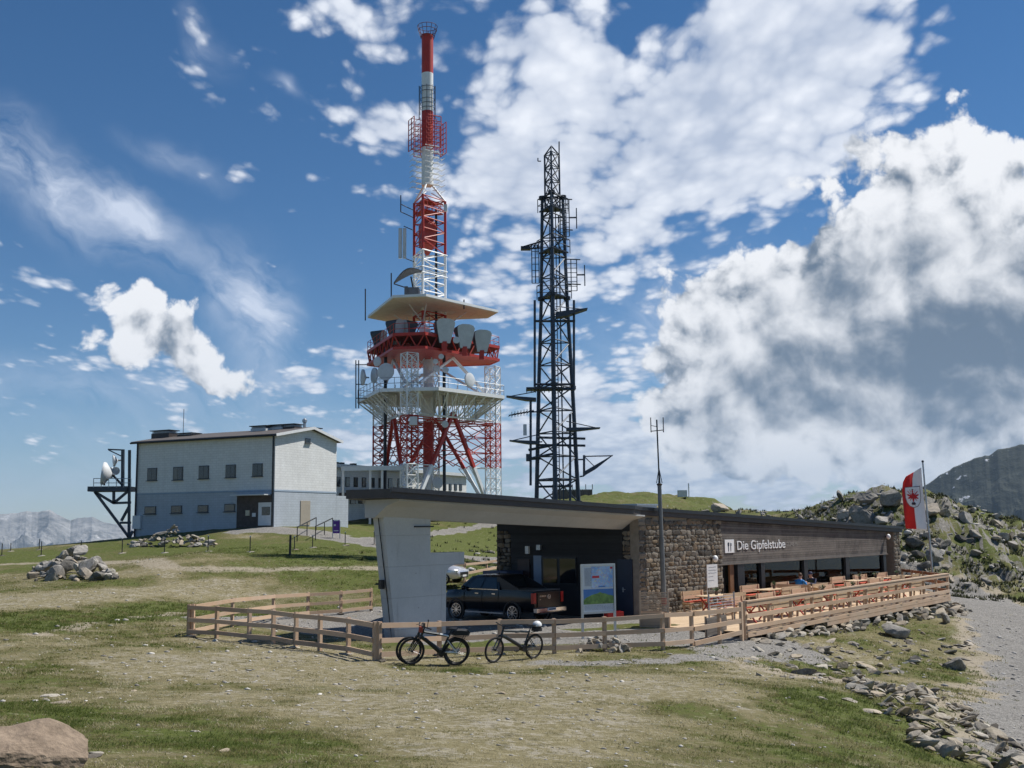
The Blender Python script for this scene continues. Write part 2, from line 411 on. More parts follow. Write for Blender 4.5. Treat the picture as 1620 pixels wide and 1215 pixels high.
def ground(x, y):
    x = np.asarray(x, float); y = np.asarray(y, float); r = np.hypot(x, y)
    xx, yy = np.clip(x, -150, 150), np.clip(y, -90, 230)
    z = _base(xx, yy)
    z = z + (fbm(x / 5.0, y / 5.0, 4, 3) - .5) * .22 * np.clip((r - 4) / 30, .25, 1) + (fbm(x / .9, y / .9, 3, 9) - .5) * .07
    k = rockiness(x, y); far = np.clip((y - 66) / 8, 0, 1)
    z = z + k * far * ((ridged(x / 6.5, y / 6.5, 5, 21) - .62) * 2.3 + (ridged(x / 2.1, y / 2.1, 4, 5) - .6) * 1.3 + (fbm(x / .8, y / .8, 3, 6) - .5) * .5)
    w = np.clip((r - 170) / 110, 0, 1); w = w * w * (3 - 2 * w)
    dn = 2.0 - .42 * np.clip(r - 150, 0, 3200) + (fbm(x / 90, y / 90, 4, 31) - .5) * 26
    return z * (1 - w) + dn * w
def gz(x, y): return float(ground(np.array([x]), np.array([y]))[0])
_marchr = np.concatenate([np.arange(6, 60, .12), np.arange(60, 170, .4)])
def hit(px, py):
    """where the pixel's ray meets the ground"""
    d = ray(px, py); x, y, zr = d.x * _marchr, d.y * _marchr, EYE + d.z * _marchr
    g = ground(x, y); i = np.argmax(g >= zr)
    if g[i] < zr[i]: i = len(_marchr) - 1
    return Vector((x[i], y[i], g[i]))

def seg_dist(x, y, pts):
    best = np.full(np.shape(x), 1e9)
    for (ax, ay), (bx, by) in zip(pts[:-1], pts[1:]):
        dx, dy = bx - ax, by - ay; L = dx * dx + dy * dy + 1e-9
        t = np.clip(((x - ax) * dx + (y - ay) * dy) / L, 0, 1)
        best = np.minimum(best, np.hypot(x - ax - t * dx, y - ay - t * dy))
    return best
def pxline(*pts): return [tuple(hit(*p)[:2]) for p in pts]
def sm(a, b, v): t = np.clip((v - a) / (b - a), 0, 1); return t * t * (3 - 2 * t)

FRONT = Vector((5.3, 46.0)); FE = Vector((.67, .7424)); FN = Vector((.7424, -.67))      # restaurant front: corner, along, outwards
def fpt(a, o=0.0, z=0.0): p = FRONT + FE * a + FN * o; return Vector((p.x, p.y, z))
PATHS = [(pxline((0, 893), (90, 889), (185, 889), (260, 896), (330, 904), (420, 903), (560, 900), (640, 900)), 1.0),
         (pxline((60, 1003), (150, 985), (240, 975), (290, 972)), .45)]
TRACKS = [(pxline((400, 838), (470, 840), (520, 847), (560, 857), (600, 860)), 2.2), (pxline((560, 857), (650, 850), (700, 842), (760, 832), (790, 829)), 1.0), (pxline((600, 864), (690, 876), (760, 884), (800, 886)), 1.7)]
ROAD = pxline((1480, 925), (1550, 950), (1605, 980), (1650, 1020), (1690, 1080), (1720, 1160), (1735, 1212))
ROAD = [(ROAD[0][0] - 3, ROAD[0][1] + 4)] + ROAD
YARD = [fpt(-9, 2.5)[:2], fpt(-5.5, 4.2)[:2], fpt(-3.8, 6.4)[:2], fpt(-3.2, 7.6)[:2]]
GRAV2 = pxline((880, 1050), (960, 1050), (1060, 1045), (1130, 1038), (1165, 1022))
FOOT = pxline((1165, 1040), (1240, 1066), (1330, 1080), (1450, 1090), (1560, 1110))
GREENS = [(pxline((0, 990), (140, 975), (280, 968)), 3.2, .9), (pxline((0, 1060), (120, 1040)), 1.6, .5), (pxline((280, 950), (600, 915)), 2.5, .35), (pxline((590, 1050), (700, 1062)), 1.0, .75), (pxline((620, 1080), (690, 1085)), .8, .6),
          (pxline((1150, 1085), (1290, 1105)), 1.5, .9), (pxline((1290, 1110), (1420, 1190)), .9, .8), (pxline((1250, 1160), (1320, 1215)), .8, .3), (pxline((640, 905), (780, 860)), 9, .8), (pxline((420, 868), (600, 872)), 4, .7), (pxline((700, 1020), (860, 1012)), 1.3, .85), (pxline((1180, 1030), (1400, 1060)), 1.6, .35),
          (pxline((1500, 938), (1560, 942), (1620, 948)), 1.8, 1.2), (pxline((0, 880), (180, 876)), 5, .55), (pxline((20, 1120), (240, 1150)), 1.3, .35), (pxline((330, 1130), (480, 1100)), .9, .4), (pxline((1540, 1130), (1590, 1200)), .6, .8), (pxline((200, 1010), (300, 1050)), 1.6, .3)]
DRYS = [(pxline((250, 1045), (520, 1065), (900, 1085), (1100, 1080)), 2.6, 1.0), (pxline((0, 955), (200, 945), (320, 935)), 3.2, .8), (pxline((330, 1015), (560, 1045)), 1.3, .9), (pxline((640, 1130), (1000, 1150)), 2.6, .6), (pxline((420, 930), (600, 925)), 4, .6), (pxline((1150, 1050), (1200, 1065), (1400, 1085)), .8, .9)]
def masks(x, y):
    wob = (fbm(x / 1.4, y / 1.4, 4, 41) - .5); wob2 = (fbm(x / 4, y / 4, 4, 47) - .5); n3 = fbm(x / .55, y / .55, 3, 53) - .5
    gravel = np.zeros(np.shape(x))
    d = seg_dist(x, y, ROAD); gravel = np.maximum(gravel, (1 - sm(1.9, 3.1, d + wob * 2.4)))
    d = seg_dist(x, y, YARD); gravel = np.maximum(gravel, 1 - sm(1.5, 2.5, d + wob * 1.6))
    inside = ((x - FRONT.x) * FE.x + (y - FRONT.y) * FE.y); off = ((x - FRONT.x) * FN.x + (y - FRONT.y) * FN.y)
    gravel = np.maximum(gravel, sm(-15, -13, inside) * (1 - sm(30, 31, inside)) * (1 - sm(.8, 2.2, off + wob * 2)) * (1 - .75 * sm(3, 6, inside)) * sm(-13.5, -12.5, off))
    d = seg_dist(x, y, GRAV2); gravel = np.maximum(gravel, (1 - sm(.2, 1.3, d + wob * 1.8)) * .75)
    for pts, w in TRACKS: gravel = np.maximum(gravel, 1 - sm(w * .6, w * 1.2, seg_dist(x, y, pts) + wob * 1.5))
    dirt = np.zeros(np.shape(x))
    for pts, w in PATHS: dirt = np.maximum(dirt, (1 - sm(w * .3, w * 1.5, seg_dist(x, y, pts) + wob * 1.4)) * .55)
    dirt = np.maximum(dirt, (1 - sm(.4, 1.7, seg_dist(x, y, FOOT) + wob * 1.6)) * .6)
    d = seg_dist(x, y, ROAD); dirt = np.maximum(dirt, (1 - sm(2.6, 4.6, d + wob * 2.6)) * .62)
    g = .45 + wob * .75 + wob2 * 1.3 + n3 * .5
    for pts, w, a in GREENS: g = g + a * np.exp(-(seg_dist(x, y, pts) / w) ** 2)
    for pts, w, a in DRYS: g = g - a * np.exp(-(seg_dist(x, y, pts) / w) ** 2)
    rk = rockiness(x, y) * np.clip((y - 66) / 8, 0, 1)
    g = g + .35 * rk * sm(4, 8, ground(x, y)) + .25 * np.clip((np.hypot(x, y) - 60) / 40, 0, 1)
    return np.clip(g, 0, 1), np.clip(gravel, 0, 1), np.clip(dirt, 0, 1), rk

def ground_mat():
    m, b = begin('alpine_turf'); co = worldco()
    def at_(n):
        a = nd('ShaderNodeAttribute'); a.attribute_name = n; return S(a.outputs['Fac'])
    g, gv, di, rk = at_('green'), at_('gravel'), at_('dirt'), at_('rock')
    n1 = noise(co, 1.1, 6, .65); n2 = noise(co, 6.0, 6, .70); n3 = noise(co, 40.0, 3, .7)
    gf = clamp01(g * .78 + .10 + (n1 - .5) * 1.1 + (n2 - .5) * 1.5 + (n3 - .5) * .8)
    dry = mixc(clamp01((n2 - .5) * 1.6 + (n3 - .5) * 1.4 + .5), (.115, .098, .048), (.315, .275, .155))
    grn = mixc(clamp01((n2 - .5) * 1.4 + (n3 - .5) + .5), (.042, .060, .012), (.13, .15, .035))
    mid = mixc(clamp01((n3 - .5) * 2 + .5), (.066, .066, .022), (.165, .155, .060))
    turf = mixc(sstep(gf, .50, .78), mixc(sstep(gf, .18, .5), dry, mid), grn)
    bare = mixc(n3, (.26, .23, .18), (.46, .42, .35))
    turf = mixc(sstep(n2 + n1 * .6 - g * .35 + (n3 - .5) * .3, .78, .92) * .75, turf, bare)
    n4 = noise(co, 2.7, 7, .72); n5 = noise(co, 5.2, 6, .72)
    turf = mixc(sstep(n4, .53, .66) * .62, turf, (.072, .066, .028)); turf = mixc(sstep(n5, .56, .68) * .55, turf, (.40, .36, .25))
    vs = voro(co, 26.0, 'F1', out=1); vd = voro(co, 26.0, 'F1', out=0)
    gb = S(nd('ShaderNodeSeparateColor').outputs[0]); sc = S.nt.nodes[-1]; lk(vs, sc.inputs[0])
    stone = mixc(clamp01(gb * .8 + (n1 - .5) * .5), (.15, .142, .13), (.43, .41, .375))
    dirtc = mixc(n2, (.24, .20, .145), (.42, .37, .285))
    c = mixc(clamp01(sstep(di + (n2 - .5) * .7, .3, .62)), turf, dirtc)
    c = mixc(clamp01(sstep(gv + (n2 - .5) * .55, .35, .65)), c, stone)
    slope = S(nd('ShaderNodeSeparateXYZ').outputs[2]); sp = S.nt.nodes[-1]; lk(nd('ShaderNodeNewGeometry').outputs['True Normal'], sp.inputs[0])
    rockc = mixc(clamp01((n2 - .5) * 2 + .45), (.09, .085, .075), (.36, .34, .30))
    rf = clamp01(sstep((1.0 - slope) * 2.2 + (n1 - .5) * .9 + (n2 - .5) * .5, .38, .62)) * clamp01(rk * 2.2)
    c = mixc(rf, c, rockc)
    lk(c, b.inputs['Base Color']); b.inputs['Roughness'].default_value = .95; b.inputs['Specular IOR Level'].default_value = .15
    bump(b, n2 * .6 + n3 * .4 + clamp01(vd * 1.4) * gv * -.5, .9, .07); return m
ground_mat()

def build_ground():
    az = [-180 + 2 * i for i in range(int((180 - 36) / 2))] + list(np.arange(-36, 36, .16)) + [36 + 2 * i for i in range(int((180 - 36) / 2))]
    az = np.radians(np.array(az)); rr = [1.2]
    while rr[-1] < 260: rr.append(rr[-1] * (1.06 if rr[-1] < 7 else 1.0098))
    while rr[-1] < 24000: rr.append(rr[-1] * 1.07)
    rr = np.array(rr); A, Rr = np.meshgrid(az, rr); x, y = np.sin(A) * Rr, np.cos(A) * Rr
    z = ground(x, y); nr, na = x.shape
    V = np.stack([x.ravel(), y.ravel(), z.ravel()], 1)
    V = np.concatenate([V, [[0, 0, gz(0, 0)]]])
    i = np.arange(nr - 1)[:, None] * na; j = np.arange(na)[None]; j2 = (j + 1) % na
    Q = np.stack([(i + j), (i + j2), (i + na + j2), (i + na + j)], 2).reshape(-1, 4)
    T = np.stack([np.full(na, len(V) - 1), np.roll(np.arange(na), -1), np.arange(na)], 1)
    me = bpy.data.meshes.new('ground'); me.vertices.add(len(V)); me.vertices.foreach_set('co', V.ravel())
    nl = Q.size + T.size; me.loops.add(nl); me.polygons.add(len(Q) + len(T))
    Q = Q[:, ::-1]; T = T[:, ::-1]
    me.loops.foreach_set('vertex_index', np.concatenate([Q.ravel(), T.ravel()]).astype(np.int32))
    me.polygons.foreach_set('loop_start', np.concatenate([np.arange(len(Q)) * 4, len(Q) * 4 + np.arange(len(T)) * 3]).astype(np.int32))
    me.polygons.foreach_set('use_smooth', np.ones(len(Q) + len(T), bool))
    me.update(calc_edges=True); me.validate()
    ms = masks(V[:, 0], V[:, 1])
    for nme, a in zip(('green', 'gravel', 'dirt', 'rock'), ms):
        at_ = me.attributes.new(nme, 'FLOAT', 'POINT'); at_.data.foreach_set('value', a.astype(np.float32))
    me.materials.append(MAT['alpine_turf'])
    o = link('ground', me); tag(o, None, None, kind='structure'); return o
build_ground()

# ---- far mountains
def mountain_mat(name, lo, hi, snow, scale, snow_amt, forest=None):
    m, b = begin(name); co = worldco()
    n1 = noise(co, scale, 8, .65); n2 = noise(co, scale * 5, 6, .65)
    sp = nd('ShaderNodeSeparateXYZ'); lk(nd('ShaderNodeNewGeometry').outputs['Normal'], sp.inputs[0])
    f = clamp01((n1 - .5) * 1.8 + (n2 - .5) * 1.2 + .5)
    c = mixc(f, lo, hi)
    if forest:
        pz = nd('ShaderNodeSeparateXYZ'); lk(co, pz.inputs[0])
        c = mixc(1 - sstep(S(pz.outputs[2]) + (n1 - .5) * 700, forest[1], forest[2]), c, forest[0])
    sn = sstep(n2 * .6 + n1 * .55 - S(sp.outputs[2]) * .0, snow_amt, snow_amt + .03)
    c = mixc(sn, c, snow); lk(c, b.inputs['Base Color']); b.inputs['Roughness'].default_value = .95; b.inputs['Specular IOR Level'].default_value = .1
    bump(b, n2, .6, 3.0 / scale * .02); return m
def ridge_mesh(name, sky, D, depth, base_z, mat, amp, wl, seed, nx=420, ny=70):
    """a range whose crest follows the pixel outline at distance D, with real slopes towards and away from the viewer"""
    px = np.array([p[0] for p in sky], float); el = np.array([azel(*p)[1] for p in sky]); a0 = np.array([azel(*p)[0] for p in sky])
    A = np.linspace(a0[0], a0[-1], nx); E = np.interp(A, a0, el)
    crest = EYE + np.tan(E) * D + (fbm(A * D / wl * 4, A * 0, 5, seed) - .5) * amp * .17
    t = np.linspace(-1, 1, ny)
    V = []; AA, TT = np.meshgrid(A, t); rad = D + TT * depth
    X, Y = np.sin(AA) * rad, np.cos(AA) * rad
    prof = np.where(TT < 0, 1 - (-TT) ** .92, 1 - TT ** 1.1)
    Z = base_z + (crest[None] - base_z) * prof
    w = np.clip(np.abs(TT) * 4, 0, 1) ** 1.3
    Z = Z + ((ridged(X / wl, Y / wl, 6, seed) - .68) * amp * 1.3 + (fbm(X / wl * 3, Y / wl * 3, 4, seed + 5) - .5) * amp * .5) * w
    V = np.stack([X.ravel(), Y.ravel(), Z.ravel()], 1)
    i = np.arange(ny - 1)[:, None] * nx; j = np.arange(nx - 1)[None]
    F = np.stack([i + j, i + j + 1, i + nx + j + 1, i + nx + j], 2).reshape(-1, 4)
    me = bpy.data.meshes.new(name); me.from_pydata(V.tolist(), [], F[:, ::-1].tolist()); me.materials.append(mat); me.update()
    bm = bmesh.new(); bm.from_mesh(me); bmesh.ops.recalc_face_normals(bm, faces=bm.faces); bm.to_mesh(me); bm.free()
    if me.polygons[len(me.polygons) // 4].normal.z < 0: me.flip_normals()
    o = link(name, me); return tag(o, None, None, kind='structure')
ridge_mesh('limestone_range', [(-420, 846), (-300, 836), (-180, 822), (-90, 832), (-30, 822), (0, 813), (25, 809), (42, 807), (60, 813), (78, 809), (95, 816), (112, 822), (130, 818), (146, 815), (160, 821), (185, 825), (215, 828), (260, 826), (320, 832), (420, 838), (560, 840)],
           13500, 4200, -1150, mountain_mat('limestone', (.035, .04, .045), (.46, .45, .43), (.8, .8, .82), .0022, .68, ((.05, .075, .05), -620, -120)), 620, 1100, 77, 760, 170)
ridge_mesh('blue_ridge', [(1020, 834), (1120, 826), (1190, 815), (1225, 807), (1245, 806), (1268, 800), (1300, 796), (1340, 800), (1400, 815)],
           9500, 2600, -900, mountain_mat('ridge_rock', (.10, .11, .10), (.26, .26, .24), (.8, .8, .82), .0015, .74), 260, 1300, 15, 160, 40)
ridge_mesh('dark_mountain', [(1380, 800), (1420, 783), (1450, 768), (1480, 752), (1505, 737), (1530, 733), (1555, 722), (1580, 713), (1605, 706), (1625, 698), (1660, 684), (1720, 670), (1800, 690), (1900, 720)],
           4600, 2300, -1000, mountain_mat('dark_gneiss', (.016, .022, .022), (.072, .080, .062), (.75, .76, .8),   .0036, .665, ((.018, .034, .018), -420, -150)), 330, 430, 58, 440, 220)
# ---- the air between
def haze():
    m = bpy.data.materials.new('air'); m.use_nodes = True; S.nt = m.node_tree; S.nt.nodes.clear()
    out = nd('ShaderNodeOutputMaterial'); pv = nd('ShaderNodeVolumePrincipled')
    pv.inputs['Color'].default_value = (.58, .78, 1.0, 1); pv.inputs['Density'].default_value = HAZE
    lk(pv.outputs[0], out.inputs['Volume'])
    o = MB().box((0, 0, 0), (1, 1, 1)).build('haze', m); L = 54000; z0, z1 = -1420, 1250
    o.location = (0, 0, (z0 + z1) / 2); o.scale = (L, L, z1 - z0); tag(o, None, None, kind='stuff'); return o
HAZE = 3.4e-5
if HAZE: haze()

# ------------------------------------------------------------------ shared materials
plain('render_concrete', (.44, .45, .45), .85, var=.12, scale=.8, bmp=.25)
def concrete():
    m, b = begin('pillar_plaster'); co = objco(); sp = nd('ShaderNodeSeparateXYZ'); lk(co, sp.inputs[0]); x, y, z = (S(sp.outputs[i]) for i in range(3))
    n1 = noise(co, .9, 5, .6); n2 = noise(co, 14.0, 5, .65); st = noise(vec(x * 5.0, y * 5.0, z * .35), 1.0, 5, .65)
    ln = S.m('ABSOLUTE', S.m('FRACT', z * .95 + n2 * .01) - .5); joint = 1.0 - sstep(ln, .0, .012)
    pit = voro(co, 2.1, 'F1'); hole = 1.0 - sstep(pit, .035, .05)
    f = clamp01((n1 - .5) * 1.1 + (n2 - .5) * .6 + .55); c = mixc(f, (.40, .42, .42), (.60, .61, .60))
    c = mixc(sstep(st, .56, .74) * .45, c, (.24, .24, .23)); c = mixc(clamp01(joint * .4 + hole * .7), c, (.16, .16, .16)); c = mixc((1.0 - sstep(z + (n1 - .5) * .9, .0, .7)) * .55, c, (.25, .22, .18))
    lk(c, b.inputs['Base Color']); b.inputs['Roughness'].default_value = .9; bump(b, n2 - joint * 1.2 - hole, .5, .02)
concrete()
plain('roof_edge', (.045, .036, .034), .55, var=.25, scale=2.0, bmp=.1)
plain('mortar', (.26, .23, .19), .95, var=.25, scale=5.0, bmp=.4)
plain('dark_metal', (.035, .037, .042), .45, .5, var=.25, scale=4.0)
plain('galvanised', (.42, .44, .46), .42, .75, var=.18, scale=5.0)
plain('steel_blue', (.050, .064, .086), .5, .35, var=.22, scale=1.5)
plain('white_paint', (.80, .81, .80), .5, var=.10, scale=2.0)
plain('red_paint', (.46, .036, .022), .5, var=.20, scale=1.1)
plain('navy_door', (.012, .020, .045), .45, var=.25, scale=2.0)
plain('black_plastic', (.014, .014, .016), .45, var=.3, scale=9.0)
plain('rubber', (.016, .016, .017), .85, var=.3, scale=12.0)
plain('chrome', (.70, .71, .73), .16, 1.0, var=.06, scale=4.0)
wood('larch', (.60, .42, .275), (.40, .265, .165), .75, (1.3, 16, 16), .7, (.48, .39, .30))
wood('fence_larch', (.62, .44, .30), (.40, .275, .18), .78, (1.5, 12, 12), .85, (.46, .37, .29))
wood('pale_pine', (.66, .50, .33), (.48, .34, .20), .65, (1.5, 10, 10), .5)
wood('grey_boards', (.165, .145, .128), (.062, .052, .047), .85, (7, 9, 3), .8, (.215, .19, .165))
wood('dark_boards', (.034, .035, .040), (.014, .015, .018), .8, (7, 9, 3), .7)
wood('brown_jamb', (.22, .105, .045), (.13, .06, .026), .6, (8, 8, 1), .3)
glass('window_dark', (.010, .013, .018), .06)
def thin_glass():
    m, b = begin('pane_glass'); out = [n for n in S.nt.nodes if n.type == 'OUTPUT_MATERIAL'][0]
    tr = nd('ShaderNodeBsdfTransparent'); tr.inputs[0].default_value = (.55, .60, .62, 1)
    gl = nd('ShaderNodeBsdfGlossy'); gl.inputs['Roughness'].default_value = .02; gl.inputs[0].default_value = (.9, .95, 1, 1)
    fr = nd('ShaderNodeFresnel'); fr.inputs[0].default_value = 1.38
    mx = nd('ShaderNodeMixShader'); lk(fr.outputs[0], mx.inputs[0]); lk(tr.outputs[0], mx.inputs[1]); lk(gl.outputs[0], mx.inputs[2])
    lk(mx.outputs[0], out.inputs[0]); return m
thin_glass()
def stone_mat(name, lo, hi, warm, perobj=1.0, moss=.0):
    m, b = begin(name); co = worldco(); r = rnd()
    n1 = noise(co, 3.0, 6, .65); n2 = noise(co, 17.0, 5, .7)
    f = clamp01((n1 - .5) * 1.2 + (n2 - .5) * 1.1 + .5 + (r - .5) * perobj)
    c = mixc(f, lo, hi); r2 = S.m('FRACT', r * 7.31)
    c = mixc(clamp01((r2 - .5) * 1.5 + (n1 - .5) * 1.2) * .8, c, warm)
    if moss: c = mixc(sstep(noise(co, 1.7, 5, .6), .56, .64) * moss, c, (.075, .075, .03))
    lk(c, b.inputs['Base Color']); b.inputs['Roughness'].default_value = .92; b.inputs['Specular IOR Level'].default_value = .2
    bump(b, n2 + n1, .6, .03); return m
stone_mat('wall_stone', (.070, .062, .053), (.245, .218, .182), (.25, .18, .11), 1.3)
stone_mat('gneiss', (.105, .098, .086), (.42, .395, .355), (.40, .32, .22), 1.0, .4)
stone_mat('tan_rock', (.11, .082, .06), (.38, .295, .215), (.38, .265, .175), .3)
stone_mat('slate', (.125, .110, .090), (.46, .42, .35), (.42, .335, .225), 1.1, .25)

def text_mesh(s, size, mat, name='lettering', parent=None, extrude=.006, spacing=1.0, sx=1.0):
    cu = bpy.data.curves.new('tmp', 'FONT'); cu.body = s; cu.size = size; cu.extrude = extrude; cu.space_character = spacing
    t = bpy.data.objects.new('tmp', cu); COL.objects.link(t); dg = bpy.context.evaluated_depsgraph_get()
    me = bpy.data.meshes.new_from_object(t.evaluated_get(dg)); bpy.data.objects.remove(t); bpy.data.curves.remove(cu)
    me.materials.clear(); me.materials.append(mat)
    if sx != 1: 
        for v in me.vertices: v.co.x *= sx
    me.name = name; return link(name, me, parent)

# ------------------------------------------------------------------ summit restaurant with covered forecourt
FANG = math.atan2(FE.y, FE.x)
def loc2(px, py, y=0.0):
    """pixel -> (x, z) on the upright plane at depth y behind the restaurant front"""
    d = ray(px, py); n = FN; o = -y
    t = (FRONT.dot(n) + o) / (d.x * n.x + d.y * n.y); p = Vector((d.x, d.y)) * t - FRONT
    return p.dot(FE), EYE + d.z * t
def loc3(px, py, x=0.0):
    """pixel -> (y, z) on the upright plane across the building at x"""
    d = ray(px, py); t = (FRONT.dot(FE) + x) / (d.x * FE.x + d.y * FE.y); p = Vector((d.x, d.y)) * t - FRONT
    return -p.dot(FN), EYE + d.z * t
def zt(x, y=0.0): return 5.2 - .0382 * (x + 14.4) + .012 * max(y, 0)
def restaurant():
    T = thing('mountain_restaurant', 'low stone and grey timber restaurant with sloping roof over an open forecourt', 'restaurant', (FRONT.x, FRONT.y, 0), FANG)
    poly = [(-14.4, -.55), (-1, -.50), (0, -.16), (27.4, -.12), (27.4, 9.4), (-1, 9.4), (-3, 8.0), (-14.4, 1.75)]
    rf = MB().prism(poly, lambda x, y: zt(x, y) - .30, lambda x, y: zt(x, y)).build('roof', MAT['roof_edge'], T)
    MB().prism([(-14.46, -.62), (-1, -.57), (.02, -.23), (27.46, -.19), (27.46, -.10), (0, -.14), (-1.02, -.48), (-14.42, -.52)], lambda x, y: zt(x, y) - .10, lambda x, y: zt(x, y) + .05).build('roof_trim', MAT['dark_metal'], rf)
    # light thing on the roof
    a, z = loc2(1038, 800, 3.0)
    v = MB().box((a, 4.2, zt(a) + .22), (1.7, 1.3, .44)).build('skylight', MAT['white_paint'], rf)
    MB().box((a, 4.2, zt(a) + .47), (1.9, 1.5, .08)).build('skylight_cap', MAT['galvanised'], rf)
    # concrete soffit and edge beam of the forecourt
    def ring(x, pts): return [Vector((x, y, zt(x) + dz)) for y, dz in pts]
    prof = [(-.36, -.303), (-.36, -.36), (.25, -.52), (.86, -.90), (1.36, -.90), (1.36, -.303)]
    MB().loft([ring(x, prof) for x in (-13.9, -7, -.0)]).build('edge_beam', MAT['render_concrete'], T)
    MB().prism([(-14.0, 1.363), (-.02, 1.363), (-.02, 8.0), (-3, 7.7)], lambda x, y: zt(x, y) - .44, lambda x, y: zt(x, y) - .304).build('soffit', MAT['render_concrete'], T)
    # wall-like pillar with its side bracket
    P = [(628, 1000), (607, 802), (681, 802), (681, 875), (734.5, 873), (734.5, 892), (718, 893.5), (710, 898), (706, 908), (705, 1000)]
    Q = [loc2(px, py, .80) for px, py in P]
    Q[1] = (Q[1][0] - .05, zt(Q[1][0]) - .5); Q[2] = (Q[2][0], zt(Q[2][0]) - .5); Q[0] = (Q[0][0], -.25); Q[-1] = (Q[-1][0], -.25)
    p = MB().extrude(Q, (0, 0, 0), (1, 0, 0), (0, 0, 1), (0, 1, 0), .80, 1.34).build('concrete_pillar', MAT['pillar_plaster'], T)
    bx_ = loc2(668, 833, .75); MB().box((bx_[0] + .1, .76, bx_[1]), (.9, .05, .05)).build('lamp_arm', MAT['dark_metal'], p)
    jb = loc2(612, 925, .8); MB().box((jb[0] + .02, 1.1, jb[1]), (.14, .16, .3)).build('junction_box', MAT['black_plastic'], p)
    MB().tube((Q[1][0] - .012, 1.0, Q[1][1] - .4), (Q[0][0] - .03, 1.0, .1), .018).build('conduit', MAT['dark_metal'], p)
    # stone front wall: mortar core and single stones
    top = lambda x: zt(x) - .30
    w = MB().prism([(0, 0), (6.63, 0), (6.63, .45), (0, .45)], -.3, lambda x, y: top(x)).build('stone_wall', MAT['mortar'], T)
    rng = random.Random(5); variants = []
    for k in range(8):
        me = rock_mesh('stone_%d' % k, MAT['wall_stone'], rng, 2, cut=9, box=True); variants.append(me)
    def stones(x0, x1, z0, zf, wall, y=0.0, face='x'):
        z = z0; n = 0
        while True:
            h = rng.uniform(.14, .25)
            if z + h * .5 > zf((x0 + x1) / 2): break
            x = x0 + rng.uniform(-.12, 0)
            while x < x1:
                l = rng.uniform(.18, .50) * (1.3 if h > .24 else 1); e = min(x + l, x1 + .03); s0 = max(x, x0 - .03)
                if e - s0 > .1:
                    c = (s0 + e) / 2; hh = h
                    if rng.random() < .12: hh = h * 1.6
                    if z + hh < zf(c) + .06:
                        o = link('stone', rng.choice(variants), wall)
                        ps = (c, y + .005, z + hh / 2) if face == 'x' else (y, c, z + hh / 2)
                        sc = (max(.08, e - s0 - .02) / 2 * 1.06, .075, (hh - .016) / 2 * 1.06) if face == 'x' else (.075, max(.08, e - s0 - .02) / 2 * 1.06, (hh - .016) / 2 * 1.06)
                        o.matrix_local = Matrix.Translation(ps) @ Matrix.Rotation(rng.uniform(-.08, .08), 4, 'Y' if face == 'x' else 'X') @ Matrix.Diagonal((*sc, 1)); n += 1
                x = e
            z += h
        return n
    stones(0.03, 6.6, .0, top, w)
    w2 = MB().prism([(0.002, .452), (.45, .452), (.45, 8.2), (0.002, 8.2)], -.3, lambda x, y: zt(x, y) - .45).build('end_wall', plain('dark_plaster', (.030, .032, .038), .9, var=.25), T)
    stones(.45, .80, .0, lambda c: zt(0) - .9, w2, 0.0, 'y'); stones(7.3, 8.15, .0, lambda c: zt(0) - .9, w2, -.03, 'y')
    pier = MB().prism([(26.25, 0), (27.1, 0), (27.1, .6), (26.25, .6)], -.6, lambda x, y: top(x)).build('stone_pier', MAT['mortar'], T)
    stones(26.28, 27.1, -.3, top, pier)
    # dark cladding, doors and windows of the wall in the shade
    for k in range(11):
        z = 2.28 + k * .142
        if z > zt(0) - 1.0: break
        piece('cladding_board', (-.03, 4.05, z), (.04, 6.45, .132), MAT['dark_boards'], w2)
    def on_end(name, px0, py0, px1, py1, mat, par, x=-.05, th=.06):
        y0, z0 = loc3(px0, py1, x); y1, z1 = loc3(px1, py0, x)
        return MB().box((x, (y0 + y1) / 2, (z0 + z1) / 2), (th, abs(y1 - y0), abs(z1 - z0))).build(name, mat, par)
    dr = on_end('door', 979, 885, 1000, 972, MAT['navy_door'], w2); y, z = loc3(986, 933, -.1)
    MB().box((-.11, y, z), (.03, .04, .20)).box((-.14, y - .06, z + .02), (.025, .16, .025)).build('door_handle', MAT['galvanised'], dr)
    for a, b in ((912, 884), (883, 858)):
        wn = on_end('window', b, 881, a, 925, MAT['dark_metal'], w2, -.05, .08); on_end('pane', b + 2, 884, a - 2, 922, MAT['window_dark'], wn, -.095, .02)
    on_end('door_post', 846, 879, 857, 960, plain('pale_blue_metal', (.22, .29, .40), .5, var=.1), w2, -.06, .1)
    on_end('side_door', 820, 885, 838, 955, plain('brown_red_door', (.035, .014, .014), .5, var=.2), w2)
    on_end('lamp_box', 832, 864, 837, 876, MAT['white_paint'], w2, -.10, .12); on_end('floodlight', 850, 862, 856, 870, MAT['galvanised'], w2, -.12, .16)
    MB().box((-.7, 7.2, .95), (1.1, 1.5, 1.9)).build('meter_cabinet', plain('cabinet_blue', (.03, .055, .12), .5, var=.15), w2)
    # grey timber cladding above the windows
    X0, X1 = loc2(1134, 888)[0], loc2(1403, 874)[0]
    cl = MB().prism([(X0, .06), (X1, .06), (X1, .30), (X0, .30)], 2.12, lambda x, y: top(x) - .003).build('timber_wall', MAT['dark_boards'], T)
